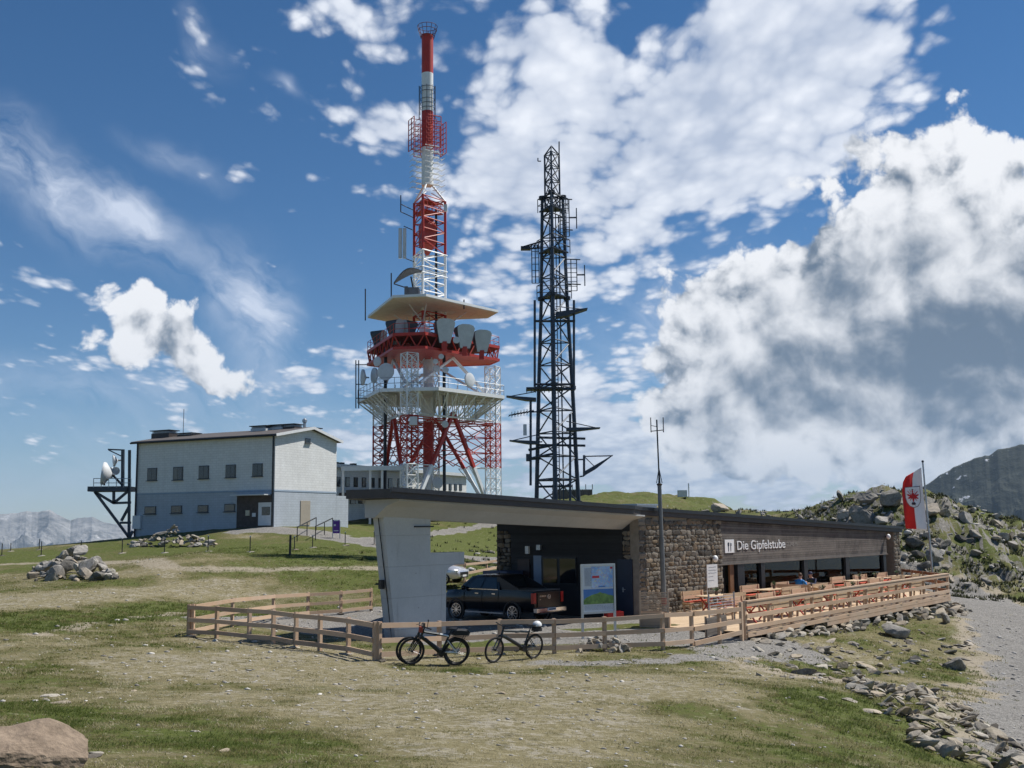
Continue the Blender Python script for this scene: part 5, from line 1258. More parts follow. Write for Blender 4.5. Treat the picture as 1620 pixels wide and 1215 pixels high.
# ------------------------------------------------------------------ sun deck
P1, P2 = Vector((8.26, 39.0)), Vector((23.1, 58.0)); DZ = 0.12
def loc_of(p): d = Vector(p[:2]) - FRONT; return Vector((d.dot(FE), -d.dot(FN)))
def deck():
    T = thing('terrace_deck', 'pale timber sun deck in front of the restaurant windows', 'deck', (FRONT.x, FRONT.y, DZ), FANG)
    a, b = loc_of(P1), loc_of(P2); left = -3.05
    n = int(7.2 / .16); w = .152
    for k in range(n):
        y = -.12 - k * .16                                       # boards run along the front
        f = (y - a.y) / (b.y - a.y) if abs(b.y - a.y) > 1e-6 else 0
        x1 = 26.2 + (b.x - 26.2) * min(1, (-y) / -b.y); 
        if y < b.y: x1 = a.x + (b.x - a.x) * max(0, (y - a.y) / (b.y - a.y))
        x0 = left if y < -3.3 else left * (-y / 3.3)
        if x1 - x0 < .3: continue
        piece('deck_board', ((x0 + x1) / 2, y, -.022), (x1 - x0, w, .042), MAT['pale_pine'], T)
    for k in range(12):
        x = -2.6 + k * 2.2; y1 = a.y + (b.y - a.y) * max(0, (x - a.x) / (b.x - a.x)) + .15
        if x > b.x: y1 = b.y * (26.4 - x) / (26.4 - b.x)
        if -y1 > .5: piece('joist', (x, y1 / 2, -.13), (.08, -y1 - .1, .16), MAT['larch'], T)
    A, B = Vector((a.x, a.y, 0)), Vector((b.x, b.y, 0)); Rr = Vector((26.3, -.25, 0))
    for k, (z0, z1) in enumerate(((-.17, -.01), (-.34, -.18))):
        if k == 0: barpiece('fascia_board', A + Vector((0, -.03, (z0 + z1) / 2)), B + Vector((0, -.03, (z0 + z1) / 2)), .04, .155, MAT['larch'], T)
        else: barpiece('fascia_board', A.lerp(B, .3) + Vector((0, -.03, (z0 + z1) / 2)), B + Vector((0, -.03, (z0 + z1) / 2)), .04, .155, MAT['larch'], T)
    o = Vector((P1.x, P1.y, DZ)); Q = lambda p: Vector((p.x, p.y, DZ)) - o
    Rl = thing('deck_railing', 'larch railing with broad handrail along the front edge of the sun deck', 'railing', o)
    pa, pb = Vector((P1.x, P1.y, 0)), Vector((P2.x, P2.y, 0)); dirv = (pb - pa).normalized(); nn = Vector((dirv.y, -dirv.x, 0))
    pr = fpt(26.4, .3); L = (pb - pa).length
    npost = 13
    for i in range(npost):
        t = i / (npost - 1); p = pa.lerp(pb, t) - pa; 
        piece('post', (p.x - nn.x * .07, p.y - nn.y * .07, .40), (.11, .11, 1.30), MAT['larch'], Rl, Matrix.Rotation(math.atan2(dirv.y, dirv.x), 3, 'Z'))
    p = pa - pa - dirv * .28; piece('post', (p.x - nn.x * .07, p.y - nn.y * .07, .38), (.11, .11, 1.40), MAT['larch'], Rl, Matrix.Rotation(math.atan2(dirv.y, dirv.x), 3, 'Z'))
    segs = 4
    for zc, h in ((.97, .15), (.56, .15), (.17, .15)):
        for s in range(segs):
            s0, s1 = s / segs, (s + 1) / segs; u, v = (pa.lerp(pb, s0) - pa), (pa.lerp(pb, s1) - pa - dirv * .006)
            barpiece('rail', u + Vector((0, 0, zc)) + nn * .012, v + Vector((0, 0, zc)) + nn * .012, .045, h, MAT['larch'], Rl)
    for s in range(segs):
        s0, s1 = s / segs, (s + 1) / segs; barpiece('handrail', pa.lerp(pb, s0) - pa + Vector((0, 0, 1.075)) - nn * .04, pa.lerp(pb, s1) - pa - dirv * .008 + Vector((0, 0, 1.075)) - nn * .04, .19, .05, MAT['larch'], Rl)
    # return along the far side
    o2 = Vector((P2.x, P2.y, DZ)); R2 = thing('deck_railing', 'reddish timber railing closing the far side of the sun deck', 'railing', o2); e = (pr - pb); e.z = 0
    for t in (.25, .5, .75, .97): p = e * t; piece('post', (p.x, p.y, .4), (.11, .11, 1.3), MAT['larch'], R2, Matrix.Rotation(math.atan2(e.y, e.x), 3, 'Z'))
    rd = wood('reddish_larch', (.42, .20, .11), (.27, .12, .065), .75, (1.5, 12, 12), .5)
    for zc in (.95, .56, .17): barpiece('rail', e * .03 + Vector((0, 0, zc)), e * .99 + Vector((0, 0, zc)), .045, .16, rd, R2)
    # fence from the gravel to the deck corner
    pts = [frr[-1], Vector((P1.x - .28, P1.y - .32, gz(P1.x, P1.y)))]; o3 = pts[0]
    T3 = thing('post_and_rail_fence', 'short larch fence joining the sun deck railing to the bicycle fence', 'fence', o3); top0, top1 = 1.16 + pts[0].z, 1.05
    mid = pts[0].lerp(pts[1], .55); 
    for zf0, zf1 in ((.97, .97), (.55, .56), (.14, .17)):
        barpiece('rail', Vector((.08, 0, pts[0].z - o3.z + 1.16 * zf0 - .05)) + Vector((0, -.08, 0)), pts[1] - o3 + Vector((0, -.06, 1.0 * zf1 - pts[1].z - .0)), .045, .15, MAT['larch'], T3)
    piece('post', (mid - o3) + Vector((0, 0, .5)), (.11, .11, 1.2), MAT['larch'], T3, Matrix.Rotation(.9, 3, 'Z'))
    return T
deck()

# ------------------------------------------------------------------ tables and benches
plain('red_cushion', (.50, .075, .035), .8, var=.2, scale=6.0)
plain('red_steel', (.42, .05, .03), .5, var=.15, scale=6.0)
def make_table():
    T = thing('terrace_table', None, 'table')
    for i in range(4): piece('table_board', (0, -.315 + i * .21, .74), (1.8, .203, .035), MAT['pale_pine'], T)
    for s in (-1, 1):
        x = s * .68; mb = MB().bar((x, -.3, 0), (x - s * .02, .3, .71), .05, .05).build('leg', MAT['red_steel'], T)
        MB().bar((x + .055, .3, 0), (x + .055 - s * .02, -.3, .71), .05, .05).build('leg', MAT['red_steel'], T)
        MB().box((x, 0, .712), (.12, .7, .018)).build('batten', MAT['larch'], T)
    MB().bar((-.66, 0, .36), (.66, 0, .36), .05, .05).build('stretcher', MAT['red_steel'], T); return T
def make_bench():
    T = thing('terrace_bench', None, 'bench')
    for i in range(2): piece('seat_board', (0, -.11 + i * .2, .43), (1.8, .19, .035), MAT['pale_pine'], T)
    piece('cushion', (0, -.02, .472), (1.66, .36, .045), MAT['red_cushion'], T)
    for i in range(2): piece('back_board', (0, .225 + .02 * i, .66 + i * .17), (1.8, .035, .155), MAT['pale_pine'], T)
    for s in (-1, 1):
        MB().bar((s * .76, -.16, 0), (s * .76, -.14, .41), .07, .07).build('leg', MAT['larch'], T); MB().bar((s * .76, .16, 0), (s * .76, .235, .92), .07, .07).build('leg', MAT['larch'], T)
        MB().bar((s * .76, -.15, .38), (s * .76, .2, .38), .05, .06).build('seat_rail', MAT['larch'], T)
    return T
_tb, _bn = make_table(), make_bench(); _used = {'t': False, 'b': False}
def place(kind, x, y, rz, label, group):
    """x along the restaurant front, y outwards from it"""
    p = fpt(x, y, DZ); proto = _tb if kind == 't' else _bn
    o = copy_tree(proto) if _used[kind] else proto; _used[kind] = True
    o.location = p; o.rotation_euler = (0, 0, FANG + rz); tag(o, label, None, group); return o
TSPOTS = []
# row along the windows
for i, x in enumerate((8.6, 11.6, 18.0, 20.8, 23.6)):
    place('t', x, 1.35, 0, 'pale timber table with red legs in the row along the restaurant windows', 'tables along the windows'); TSPOTS.append((x, 1.35))
    place('b', x, .50, 0, 'pale bench with red cushion, its back to the restaurant windows', 'benches with backs to the windows')
    place('b', x, 2.2, math.pi, 'pale bench with red cushion facing the restaurant windows, behind the window tables', 'benches facing the windows')
XP = loc2(1268, 920, -1.6)[0]
place('t', XP, 1.75, R(90), 'pale timber table with two people seated at it, end towards the windows', None); TSPOTS.append((XP, 1.75))
place('b', XP - .88, 1.75, R(90), 'pale bench under the person in the bright blue jacket', None)
place('b', XP + .88, 1.75, R(-90), 'pale bench under the person with the dark cap', None)
for i, x in enumerate((.9, 4.0, 7.4, 10.6, 13.8, 17.0)):
    yo = 5.05 - .07 * max(x, 0)
    place('t', x, yo, .05, 'pale timber table with red legs in the row along the deck railing', 'tables along the railing'); TSPOTS.append((x, yo))
    place('b', x, yo - .85, .05, 'pale bench with red cushion looking out towards the deck railing', 'benches looking out over the railing')
    place('b', x, yo + .85, math.pi + .05, 'pale bench with red cushion, its back to the deck railing', 'benches with backs to the railing')
place('t', 3.4, 1.5, 0, 'pale timber table with red legs standing against the rough stone wall', 'tables by the stone wall')
place('b', 3.4, .62, 0, 'pale bench with red cushion set against the rough stone wall', None)
place('b', 3.2, 2.4, math.pi, 'pale bench facing the rough stone wall across the table', None)
# small potted herbs
def pots():
    pm = plain('terracotta', (.10, .07, .06), .8); lf = plain('herb_leaf', (.05, .10, .03), .7, var=.35, scale=20)
    for i, (x, y, h) in enumerate([(9.0, 1.35, 1), (18.5, 1.3, 1), (20.4, 1.35, 1), (11.0, 4.35, 0), (3.6, 1.5, 1), (7.6, 4.5, 0), (23.2, 1.4, 1)]):
        T = thing('herb_pot', 'small potted green herb standing on a terrace table', 'plant pot', fpt(x, y, DZ + .758), 0, 'herb pots on the tables')
        MB().lathe([(.06, 0), (.085, .15), (.09, .16), (.07, .16)], 10).build('pot', pm, T, True); mb = MB(); rg = random.Random(i)
        for k in range(46):
            a, e, l = rg.uniform(0, 6.28), rg.uniform(.5, 1.5), rg.uniform(.08, .20); d = Vector((math.cos(a) * math.cos(e), math.sin(a) * math.cos(e), math.sin(e))); q = Vector((0, 0, .15)) + d * l; s = d.orthogonal().normalized() * .014
            mb.add([Vector((0, 0, .14)), q - s, q + d * .03, q + s], [(0, 1, 2, 3)])
        mb.build('foliage', lf, T, fix=False)
pots()

# ------------------------------------------------------------------ vehicles
plain('black_lacquer', (.006, .007, .010), .18, 0.0, var=.2, scale=2.0)
plain('silver_lacquer', (.62, .63, .65), .22, .55, var=.06, scale=2.0)
glass('car_glass', (.012, .016, .018), .03)
plain('tail_red', (.55, .012, .010), .25, var=.1); plain('head_clear', (.75, .77, .80), .1, .4, var=.05); plain('plate_white', (.72, .73, .74), .5, var=.05)
def make_wheel(parent, c, side, rt=.39, w=.26, spokes=10):
    x, y, z = c
    wh = MB().torus((x, y, z), rt - .085, .085, (0, 1, 0), 30, 10).tube((x, y - w / 2 + .02, z), (x, y + w / 2 - .02, z), rt - .07, n=28).build('wheel', MAT['rubber'], parent, True)
    f = y + side * (w / 2 - .012); mb = MB()
    for k in range(spokes):
        a = 2 * math.pi * k / spokes; d = Vector((math.cos(a), 0, math.sin(a))); e = Vector((-d.z, 0, d.x)); p0 = Vector((x, f, z)) + d * .06; p1 = Vector((x, f, z)) + d * (rt - .115)
        mb.bar(p0, p1, .03, .045, (0, 1, 0))
    mb.tube((x, f - side * .01, z), (x, f + side * .015, z), .07, n=14); mb.torus((x, f - side * .01, z), rt - .115, .018, (0, 1, 0), 30, 6)
    mb.build('rim', MAT['chrome'], wh, True); return wh
def body_loft(stn):
    """stations: (x, half width, z bottom, z top, top inset)"""
    rings = []
    for x, w, zb, zt_, ins in stn:
        h = zt_ - zb; pts = [(-w * .90, zb), (w * .90, zb), (w * .97, zb + h * .18), (w, zb + h * .5), (w * .985, zb + h * .78), (w - ins, zt_), (-(w - ins), zt_), (-w * .985, zb + h * .78), (-w, zb + h * .5), (-w * .97, zb + h * .18)]
        rings.append([Vector((x, y, z)) for y, z in pts])
    return rings
def quad_panel(mb, pts, n, th=.012):
    n = Vector(n).normalized() * th; vs = [Vector(p) + n for p in pts] + [Vector(p) - n for p in pts]; k = len(pts)
    mb.add(vs, [tuple(range(k)), tuple(range(2 * k - 1, k - 1, -1))] + [(i, (i + 1) % k, k + (i + 1) % k, k + i) for i in range(k)]); return mb
def cab(par, mat, b0, b1, t0, t1, zb, zt_, wb, wt, name='cabin'):
    bot = [(b0, -wb), (b1, -wb), (b1 + .12, 0), (b1, wb), (b0, wb), (b0 - .04, 0)]; top = [(t0, -wt), (t1, -wt), (t1 + .06, 0), (t1, wt), (t0, wt), (t0 - .03, 0)]
    r0 = [Vector((x, y, zb)) for x, y in bot]; r2 = [Vector((x, y, zt_)) for x, y in top]; r1 = [a.lerp(b, .88) for a, b in zip(r0, r2)]
    for v in r2: v.y *= .86; v.x = t0 + (v.x - t0) * .96 + .02
    c = MB().loft([r0, r1, r2]).build(name, mat, par, True); return c, r0, r1
def pickup():
    rear = Vector((0.02, 45.25)); fwd = Vector((-.742, .67)).normalized(); left = Vector((-fwd.y, fwd.x)); ctr = rear - left * .80
    T = thing('pickup_truck', 'black double-cab pickup truck parked in the shade under the forecourt roof', 'pickup truck', (ctr.x, ctr.y, gz(ctr.x, ctr.y) - .0), math.atan2(fwd.y, fwd.x)); K = MAT['black_lacquer']
    st = [(-1.15, .90, .52, 1.26, .05), (-1.05, .95, .46, 1.29, .04), (-.2, .97, .44, 1.30, .04), (1.0, .97, .42, 1.31, .04), (2.9, .97, .42, 1.29, .06), (3.3, .97, .42, 1.26, .10), (3.95, .94, .44, 1.20, .16), (4.12, .86, .46, 1.10, .18), (4.2, .74, .50, .98, .16)]
    b = MB().loft(body_loft(st)).build('body', K, T, True)
    c, r0, r1 = cab(T, K, .72, 3.02, .90, 2.25, 1.29, 1.90, .93, .76)
    for s in (-1, 1):
        i0, i1 = (0, 1) if s < 0 else (4, 3)
        def pt(u, v): return r0[i0].lerp(r0[i1], u).lerp(r1[i0].lerp(r1[i1], u), v) + Vector((0, s * .006, 0))
        for u0, u1, v1l, v1r in ((.06, .46, .92, .92), (.50, .90, .92, .92)):
            quad_panel(MB(), [pt(u0, .10), pt(u1, .10), pt(u1 - (.10 if u1 > .8 else 0), .90), pt(u0 + (.02 if u0 < .2 else 0), .90)], (0, s, .25)).build('side_window', MAT['car_glass'], c)
        MB().bar((.72 + .1, s * .945, 1.315), (2.9, s * .945, 1.315), .02, .025).build('window_trim', MAT['chrome'], c)
        for x in (1.02, 2.0): MB().box((x, s * .985, 1.14), (.2, .03, .035)).build('door_handle', MAT['chrome'], b)
        mb = MB()
        for x in (.78, 1.72, 2.78): mb.bar((x, s * .972, .5), (x, s * .972, 1.26), .012, .012)
        mb.build('door_gap', MAT['rubber'], b)['kind'] = 'stuff'
        MB().ell((2.72, s * 1.06, 1.35), (.09, .12, .11)).build('mirror', K, c, True)
        MB().box((1.6, s * .90, .36), (2.2, .2, .05)).build('side_step', MAT['galvanised'], T)
        MB().box((-1.10, s * .87, 1.02), (.14, .16, .42)).build('tail_lamp', MAT['tail_red'], b)
        MB().box((4.06, s * .70, .98), (.2, .3, .14)).build('headlight', MAT['head_clear'], b)
        for x in (0, 3.27):
            make_wheel(T, (x, s * .83, .39), s); MB().torus((x, s * .955, .40), .45, .045, (0, 1, 0), 26, 6).build('wheel_arch', MAT['black_plastic'], b)
        # sloping bar behind the cab
        MB().extrude([(.80, 1.84), (.95, 1.84), (.98, 1.30), (-.45, 1.30)], (0, 0, 0), (1, 0, 0), (0, 0, 1), (0, 1, 0), s * .80 - .035, s * .80 + .035).build('sport_bar', MAT['black_plastic'], T)
    quad_panel(MB(), [r0[1].lerp(r1[1], .1), r0[3].lerp(r1[3], .1), r0[3].lerp(r1[3], .95), r0[1].lerp(r1[1], .95)], (1, 0, .6), .07).build('windscreen', MAT['car_glass'], c)
    quad_panel(MB(), [r0[0].lerp(r1[0], .2) + Vector((-.04, .1, 0)), r0[4].lerp(r1[4], .2) + Vector((-.04, -.1, 0)), r0[4].lerp(r1[4], .9) + Vector((-.04, -.08, 0)), r0[0].lerp(r1[0], .9) + Vector((-.04, .08, 0))], (1, 0, 0)).build('rear_window', MAT['car_glass'], c)
    MB().box((-.2, 0, 1.315), (1.72, 1.74, .03)).build('bed_cover', plain('bed_cover_grey', (.10, .105, .11), .5, var=.15), b)
    MB().box((-1.17, 0, .94), (.03, 1.42, .60)).build('tailgate', K, b)
    MB().box((-1.24, 0, .53), (.18, 1.86, .16)).build('bumper', MAT['chrome'], b); MB().box((-1.26, 0, .44), (.14, 1.5, .10)).build('bumper_step', MAT['black_plastic'], b)
    pl = MB().box((-1.338, 0, .565), (.012, .52, .11)).build('number_plate', MAT['plate_white'], b); mb = MB()
    for k in range(7): mb.box((-1.346, -.2 + k * .06, .565), (.006, .035, .06))
    mb.build('plate_marks', MAT['rubber'], pl)['kind'] = 'stuff'
    lg = MB().torus((-1.192, 0, 1.06), .085, .012, (1, 0, 0), 22, 6)
    for a, d in (((-.05, .06), (0, -.06)), ((.05, .06), (0, -.06)), ((-.06, 0), (-.03, -.06)), ((.06, 0), (.03, -.06))): lg.bar((-1.195, a[0], 1.06 + a[1] * .9), (-1.195, d[0], 1.06 + d[1] * .9), .016, .012)
    lg.build('emblem', MAT['chrome'], b)
    for t_, y, z in (('AMAROK', .60, 1.06), ('V6', .60, .94)):
        t = text_mesh(t_, .10 if t_ != 'V6' else .07, MAT['chrome'], 'lettering', b, .004); t.matrix_local = Matrix.Translation((-1.19, y, z)) @ Matrix(((0, 0, -1, 0), (-1, 0, 0, 0), (0, 1, 0, 0), (0, 0, 0, 1)))
    MB().box((4.16, 0, .90), (.08, 1.0, .2)).build('grille', MAT['black_plastic'], b)
    MB().lathe([(.03, 0), (.035, .06), (.0, .10)], 8, (1.6, 0, 1.90)).build('roof_aerial', MAT['black_plastic'], c)
    return T
pickup()
def silver_car():
    p = hit(729, 931); fw = Vector((.93, -.36)).normalized()
    ctr = p.xy - fw * 3.35
    T = thing('silver_car', 'silver estate car parked beyond the forecourt, mostly hidden by the concrete pillar', 'car', (ctr.x, ctr.y, gz(ctr.x, ctr.y)), math.atan2(fw.y, fw.x)); K = MAT['silver_lacquer']
    st = [(-.85, .74, .42, .98, .06), (-.7, .88, .32, 1.02, .05), (.5, .91, .28, 1.02, .05), (2.0, .91, .28, 1.00, .06), (2.6, .90, .28, .98, .12), (3.2, .86, .30, .90, .2), (3.5, .74, .34, .76, .2), (3.56, .6, .40, .66, .15)]
    b = MB().loft(body_loft(st)).build('body', K, T, True)
    c, r0, r1 = cab(T, K, -.75, 2.35, -.45, 1.55, 1.0, 1.52, .86, .66)
    for s in (-1, 1):
        i0, i1 = (0, 1) if s < 0 else (4, 3)
        def pt(u, v): return r0[i0].lerp(r0[i1], u).lerp(r1[i0].lerp(r1[i1], u), v) + Vector((0, s * .006, 0))
        for u0, u1 in ((.06, .34), (.37, .60), (.63, .90)): quad_panel(MB(), [pt(u0, .1), pt(u1, .1), pt(u1 - (.1 if u1 > .8 else 0), .92), pt(u0, .92)], (0, s, .3)).build('side_window', MAT['car_glass'], c)
        MB().ell((2.05, s * .98, 1.03), (.08, .11, .08)).build('mirror', K, c, True); MB().box((3.38, s * .62, .70), (.24, .34, .13)).build('headlight', MAT['head_clear'], b)
        for x in (0, 2.75): make_wheel(T, (x, s * .80, .33), s, .33, .22)
    quad_panel(MB(), [r0[1].lerp(r1[1], .08), r0[3].lerp(r1[3], .08), r0[3].lerp(r1[3], .95), r0[1].lerp(r1[1], .95)], (1, 0, .6), .05).build('windscreen', MAT['car_glass'], c)
    MB().box((3.545, 0, .58), (.06, 1.05, .17)).box((3.55, 0, .40), (.06, .9, .10)).build('grille', MAT['black_plastic'], b); MB().box((3.575, 0, .46), (.02, .5, .1)).build('number_plate', MAT['plate_white'], b)
silver_car()

# ------------------------------------------------------------------ bicycles
plain('frame_dark', (.020, .028, .030), .35, .2, var=.2); plain('frame_white', (.74, .75, .74), .3, var=.06); plain('bag_black', (.018, .018, .020), .8, var=.3, scale=15); plain('grip_red', (.28, .05, .03), .7)
def bicycle(label, ground_f, ground_r, lean, frame='frame_dark', accent='frame_white', bag=True, front_light=False, steer=0.0):
    """front and rear wheel contact points on the ground; leans about the wheel line"""
    f = (ground_f - ground_r); a = math.atan2(f.y, f.x); tilt = math.atan2(f.z, math.hypot(f.x, f.y))
    T = thing('electric_bicycle', label, 'bicycle', ground_r, 0); T.matrix_world = Matrix.Translation(ground_r) @ Matrix.Rotation(a, 4, 'Z') @ Matrix.Rotation(-tilt, 4, 'Y') @ Matrix.Rotation(lean, 4, 'X')
    RW = .368; WB = f.length; BB = Vector((.44, 0, .34)); FA = Vector((WB, 0, RW)); RA = Vector((0, 0, RW)); HT = Vector((WB - .27, 0, .92)); HB = Vector((WB - .22, 0, .78)); ST = Vector((.27, 0, .80)); SD = Vector((.21, 0, .97))
    FR, AC, BLK = MAT[frame], MAT[accent], MAT['black_plastic']
    def wheel(c, par):
        w = MB().torus(c, RW - .027, .027, (0, 1, 0), 36, 8).build('wheel', MAT['rubber'], par, True); MB().torus(c, RW - .060, .012, (0, 1, 0), 36, 6).build('rim', BLK, w, True); mb = MB()
        for k in range(24): t = 2 * math.pi * k / 24; mb.tube(c + Vector((0, .025 * (-1) ** k, 0)), c + Vector((math.cos(t) * (RW - .07), 0, math.sin(t) * (RW - .07))), .0022, n=3)
        mb.build('spokes', MAT['chrome'], w)['kind'] = 'stuff'; MB().tube(c - Vector((0, .05, 0)), c + Vector((0, .05, 0)), .028, n=10).build('hub', BLK, w); MB().torus(c + Vector((0, -.04, 0)), .085, .006, (0, 1, 0), 20, 4).build('brake_disc', MAT['chrome'], w)
    wheel(RA, T); wheel(FA, T)
    mb = MB().tube(HB, BB + Vector((.05, 0, .02)), .045, n=10).tube(HT + Vector((0, 0, -.03)), ST, .028, n=10).tube(BB, ST + (ST - BB) * .06, .025, n=10).tube(HT, HB, .035, n=10)
    fm = mb.build('frame', FR, T, True)
    MB().tube(HB.lerp(BB, .18) + Vector((0, 0, .012)), HB.lerp(BB, .86) + Vector((0, 0, .012)), .050, n=10).build('battery', BLK, fm, True)
    MB().tube(HB + Vector((.0, -.02, .03)), HB.lerp(BB, .5) + Vector((0, -.03, .035)), .022, n=6).tube(ST, HT.lerp(ST, .65), .03, n=8).build('frame_accent', AC, fm, True)
    mb = MB()
    for s in (-1, 1): mb.tube(BB + Vector((0, s * .04, .03)), RA + Vector((0, s * .06, 0)), .016, n=7).tube(ST + Vector((.02, s * .03, -.12)), RA + Vector((0, s * .06, 0)), .014, n=7)
    mb.build('rear_stays', AC if frame != 'frame_dark' or bag else FR, T)
    mb = MB()
    for s in (-1, 1): mb.tube(HB + Vector((.02, s * .06, -.03)), FA + Vector((0, s * .06, 0)), .022, .016, n=8)
    mb.tube(HB + Vector((.02, -.07, -.03)), HB + Vector((.02, .07, -.03)), .025, n=8); mb.build('fork', BLK, T, True)
    bar0 = HT + Vector((-.02, 0, .10)); mb = MB().tube(HT, bar0, .022, n=8)
    for s in (-1, 1): mb.path([bar0 + Vector((.04, 0, 0)), bar0 + Vector((.03, s * .14, .02)), bar0 + Vector((-.05, s * .38, .03))], .013, 7)
    hb = mb.build('handlebar', BLK, T)
    for s in (-1, 1): MB().tube(bar0 + Vector((-.015, s * .28, .03)), bar0 + Vector((-.06, s * .40, .032)), .018, n=8).build('grip', BLK, hb); MB().tube(bar0 + Vector((.02, s * .2, .02)), bar0 + Vector((.06, s * .32, -.02)), .007, n=5).build('brake_lever', BLK, hb)
    if front_light:
        MB().box(bar0 + Vector((.10, 0, -.06)), (.08, .13, .15)).build('handlebar_bag', MAT['grip_red'], hb); MB().tube(bar0 + Vector((0, .25, .02)), bar0 + Vector((.02, .32, .22)), .01, n=5).ell(bar0 + Vector((.02, .33, .24)), (.015, .05, .04)).build('rear_mirror', BLK, hb); MB().box(bar0 + Vector((.02, 0, .07)), (.03, .12, .09)).build('display', BLK, hb)
    MB().tube(ST, SD, .016, n=8).build('seat_post', BLK, T)
    prof = [(-.14, .075), (-.08, .078), (.0, .05), (.08, .026), (.14, .018)]; MB().loft([[SD + Vector((x, -w, .0)), SD + Vector((x, w, 0)), SD + Vector((x, w * .8, .045)), SD + Vector((x, -w * .8, .045))] for x, w in prof]).build('saddle', BLK, T, True)
    MB().tube(BB + Vector((0, -.07, 0)), BB + Vector((0, .07, 0)), .095, n=16).build('motor', BLK, T, True)
    cr = MB().torus(BB + Vector((0, -.085, 0)), .075, .008, (0, 1, 0), 22, 5)
    for s in (-1, 1): e = BB + Vector((.12 * s, .10 * -s, -.11 * s)); cr.bar(BB + Vector((0, .09 * -s, 0)), e, .022, .016); cr.box(e + Vector((0, .06 * -s, 0)), (.09, .10, .025))
    cr.build('crankset', BLK, T)
    mb = MB(); n = 10
    for s in (.07, -.065): mb.tube(BB + Vector((0, -.085, s)), RA + Vector((0, -.075, s * .6)), .006, n=4)
    mb.build('chain', BLK, T); MB().lathe([(.02, -.02), (.07, -.01), (.055, .02), (.03, .03)], 16, RA + Vector((0, -.06, 0)), Matrix.Rotation(R(90), 3, 'X')).build('cassette', MAT['galvanised'], T)
    if bag:
        mb = MB(); 
        for s in (-.07, .07): mb.tube((.20, s, .80), (-.28, s, .83), .007, n=5).tube((-.2, s, .83), RA + Vector((0, s, .02)), .006, n=5)
        mb.build('rack', BLK, T)
        prof = [(.18, .07, .05), (.12, .085, .12), (-.05, .09, .13), (-.24, .085, .12), (-.30, .07, .05)]; MB().loft([[Vector((x, -w, .845)), Vector((x, w, .845)), Vector((x, w * .9, .845 + h)), Vector((x, -w * .9, .845 + h))] for x, w, h in prof]).build('rack_bag', MAT['bag_black'], T, True)
        MB().loft([[RA + Vector((math.cos(t) * r, y, math.sin(t) * r)) for y, r in ((-.035, .395), (.035, .395), (.035, .402), (-.035, .402))] for t in [R(35 + 10 * k) for k in range(13)]]).build('mudguard', BLK, T)
    else:
        MB().path([Vector((.20, 0, .78)), Vector((.02, 0, .80)), Vector((-.14, 0, .80))], .012, 6).build('rack', BLK, T)
        MB().loft([[Vector((x, -w, .815)), Vector((x, w, .815)), Vector((x, w * .9, .815 + h)), Vector((x, -w * .9, .815 + h))] for x, w, h in [(.11, .08, .08), (.04, .1, .14), (-.1, .1, .14), (-.19, .08, .08)]]).build('rack_bag', MAT['bag_black'], T, True)
    MB().tube(BB + Vector((-.12, .06, -.06)), (BB.x - .2, .2, .02), .012, n=6).build('kick_stand', BLK, T)
    return T
bf, brr = atz(649, 1053.5, .245), atz(719.5, 1049.5, .24)
for q in (bf, brr): q.z = gz(q.x, q.y) + .005
bl = bicycle('white and dark electric bicycle with black rack bag leaning on the larch fence', bf, brr, R(-7), 'frame_dark', 'frame_white', True, True)
bf2, br2 = bf + Vector((-.10, .26, 0)), brr + Vector((.02, .24, 0))
for q in (bf2, br2): q.z = gz(q.x, q.y) + .005
bicycle('dark electric bicycle standing between the white one and the fence', bf2, br2, R(-6), 'frame_dark', 'frame_dark', True, False)
bf3, br3 = atz(780, 1045.5, .17), atz(843, 1039, .14)
for q in (bf3, br3): q.z = gz(q.x, q.y) + .005
b3 = bicycle('slim grey electric bicycle with a white helmet on its rear bag', bf3, br3, R(-8), 'frame_dark', 'frame_dark', False, False)
def helmet():
    bpy.context.view_layer.update(); M = b3.matrix_world
    p = M @ Vector((-.04, 0, .955)); T = thing('cycle_helmet', 'white cycle helmet resting on the rear bag of the slim bicycle', 'helmet', p, math.atan2(M[1][0], M[0][0]))
    prof = [(0, .17)] ; mb = MB().lathe([(.125, 0), (.130, .03), (.118, .08), (.085, .125), (.04, .15), (0, .155)], 18)
    mb.v = [(x * 1.22, y, z) for x, y, z in mb.v]; sh = mb.build('shell', MAT['frame_white'], T, True); v = MB()
    for y in (-.05, 0, .05):
        for x in (-.07, .03): v.ell((x, y, .137 - abs(y) * .35 - abs(x) * .18), (.035, .010, .012), 8, 4)
    v.build('vents', MAT['rubber'], T)['kind'] = 'stuff'; MB().torus((0, 0, .0), .125, .012, (0, 0, 1), 20, 5).build('rim', MAT['black_plastic'], T)
helmet()

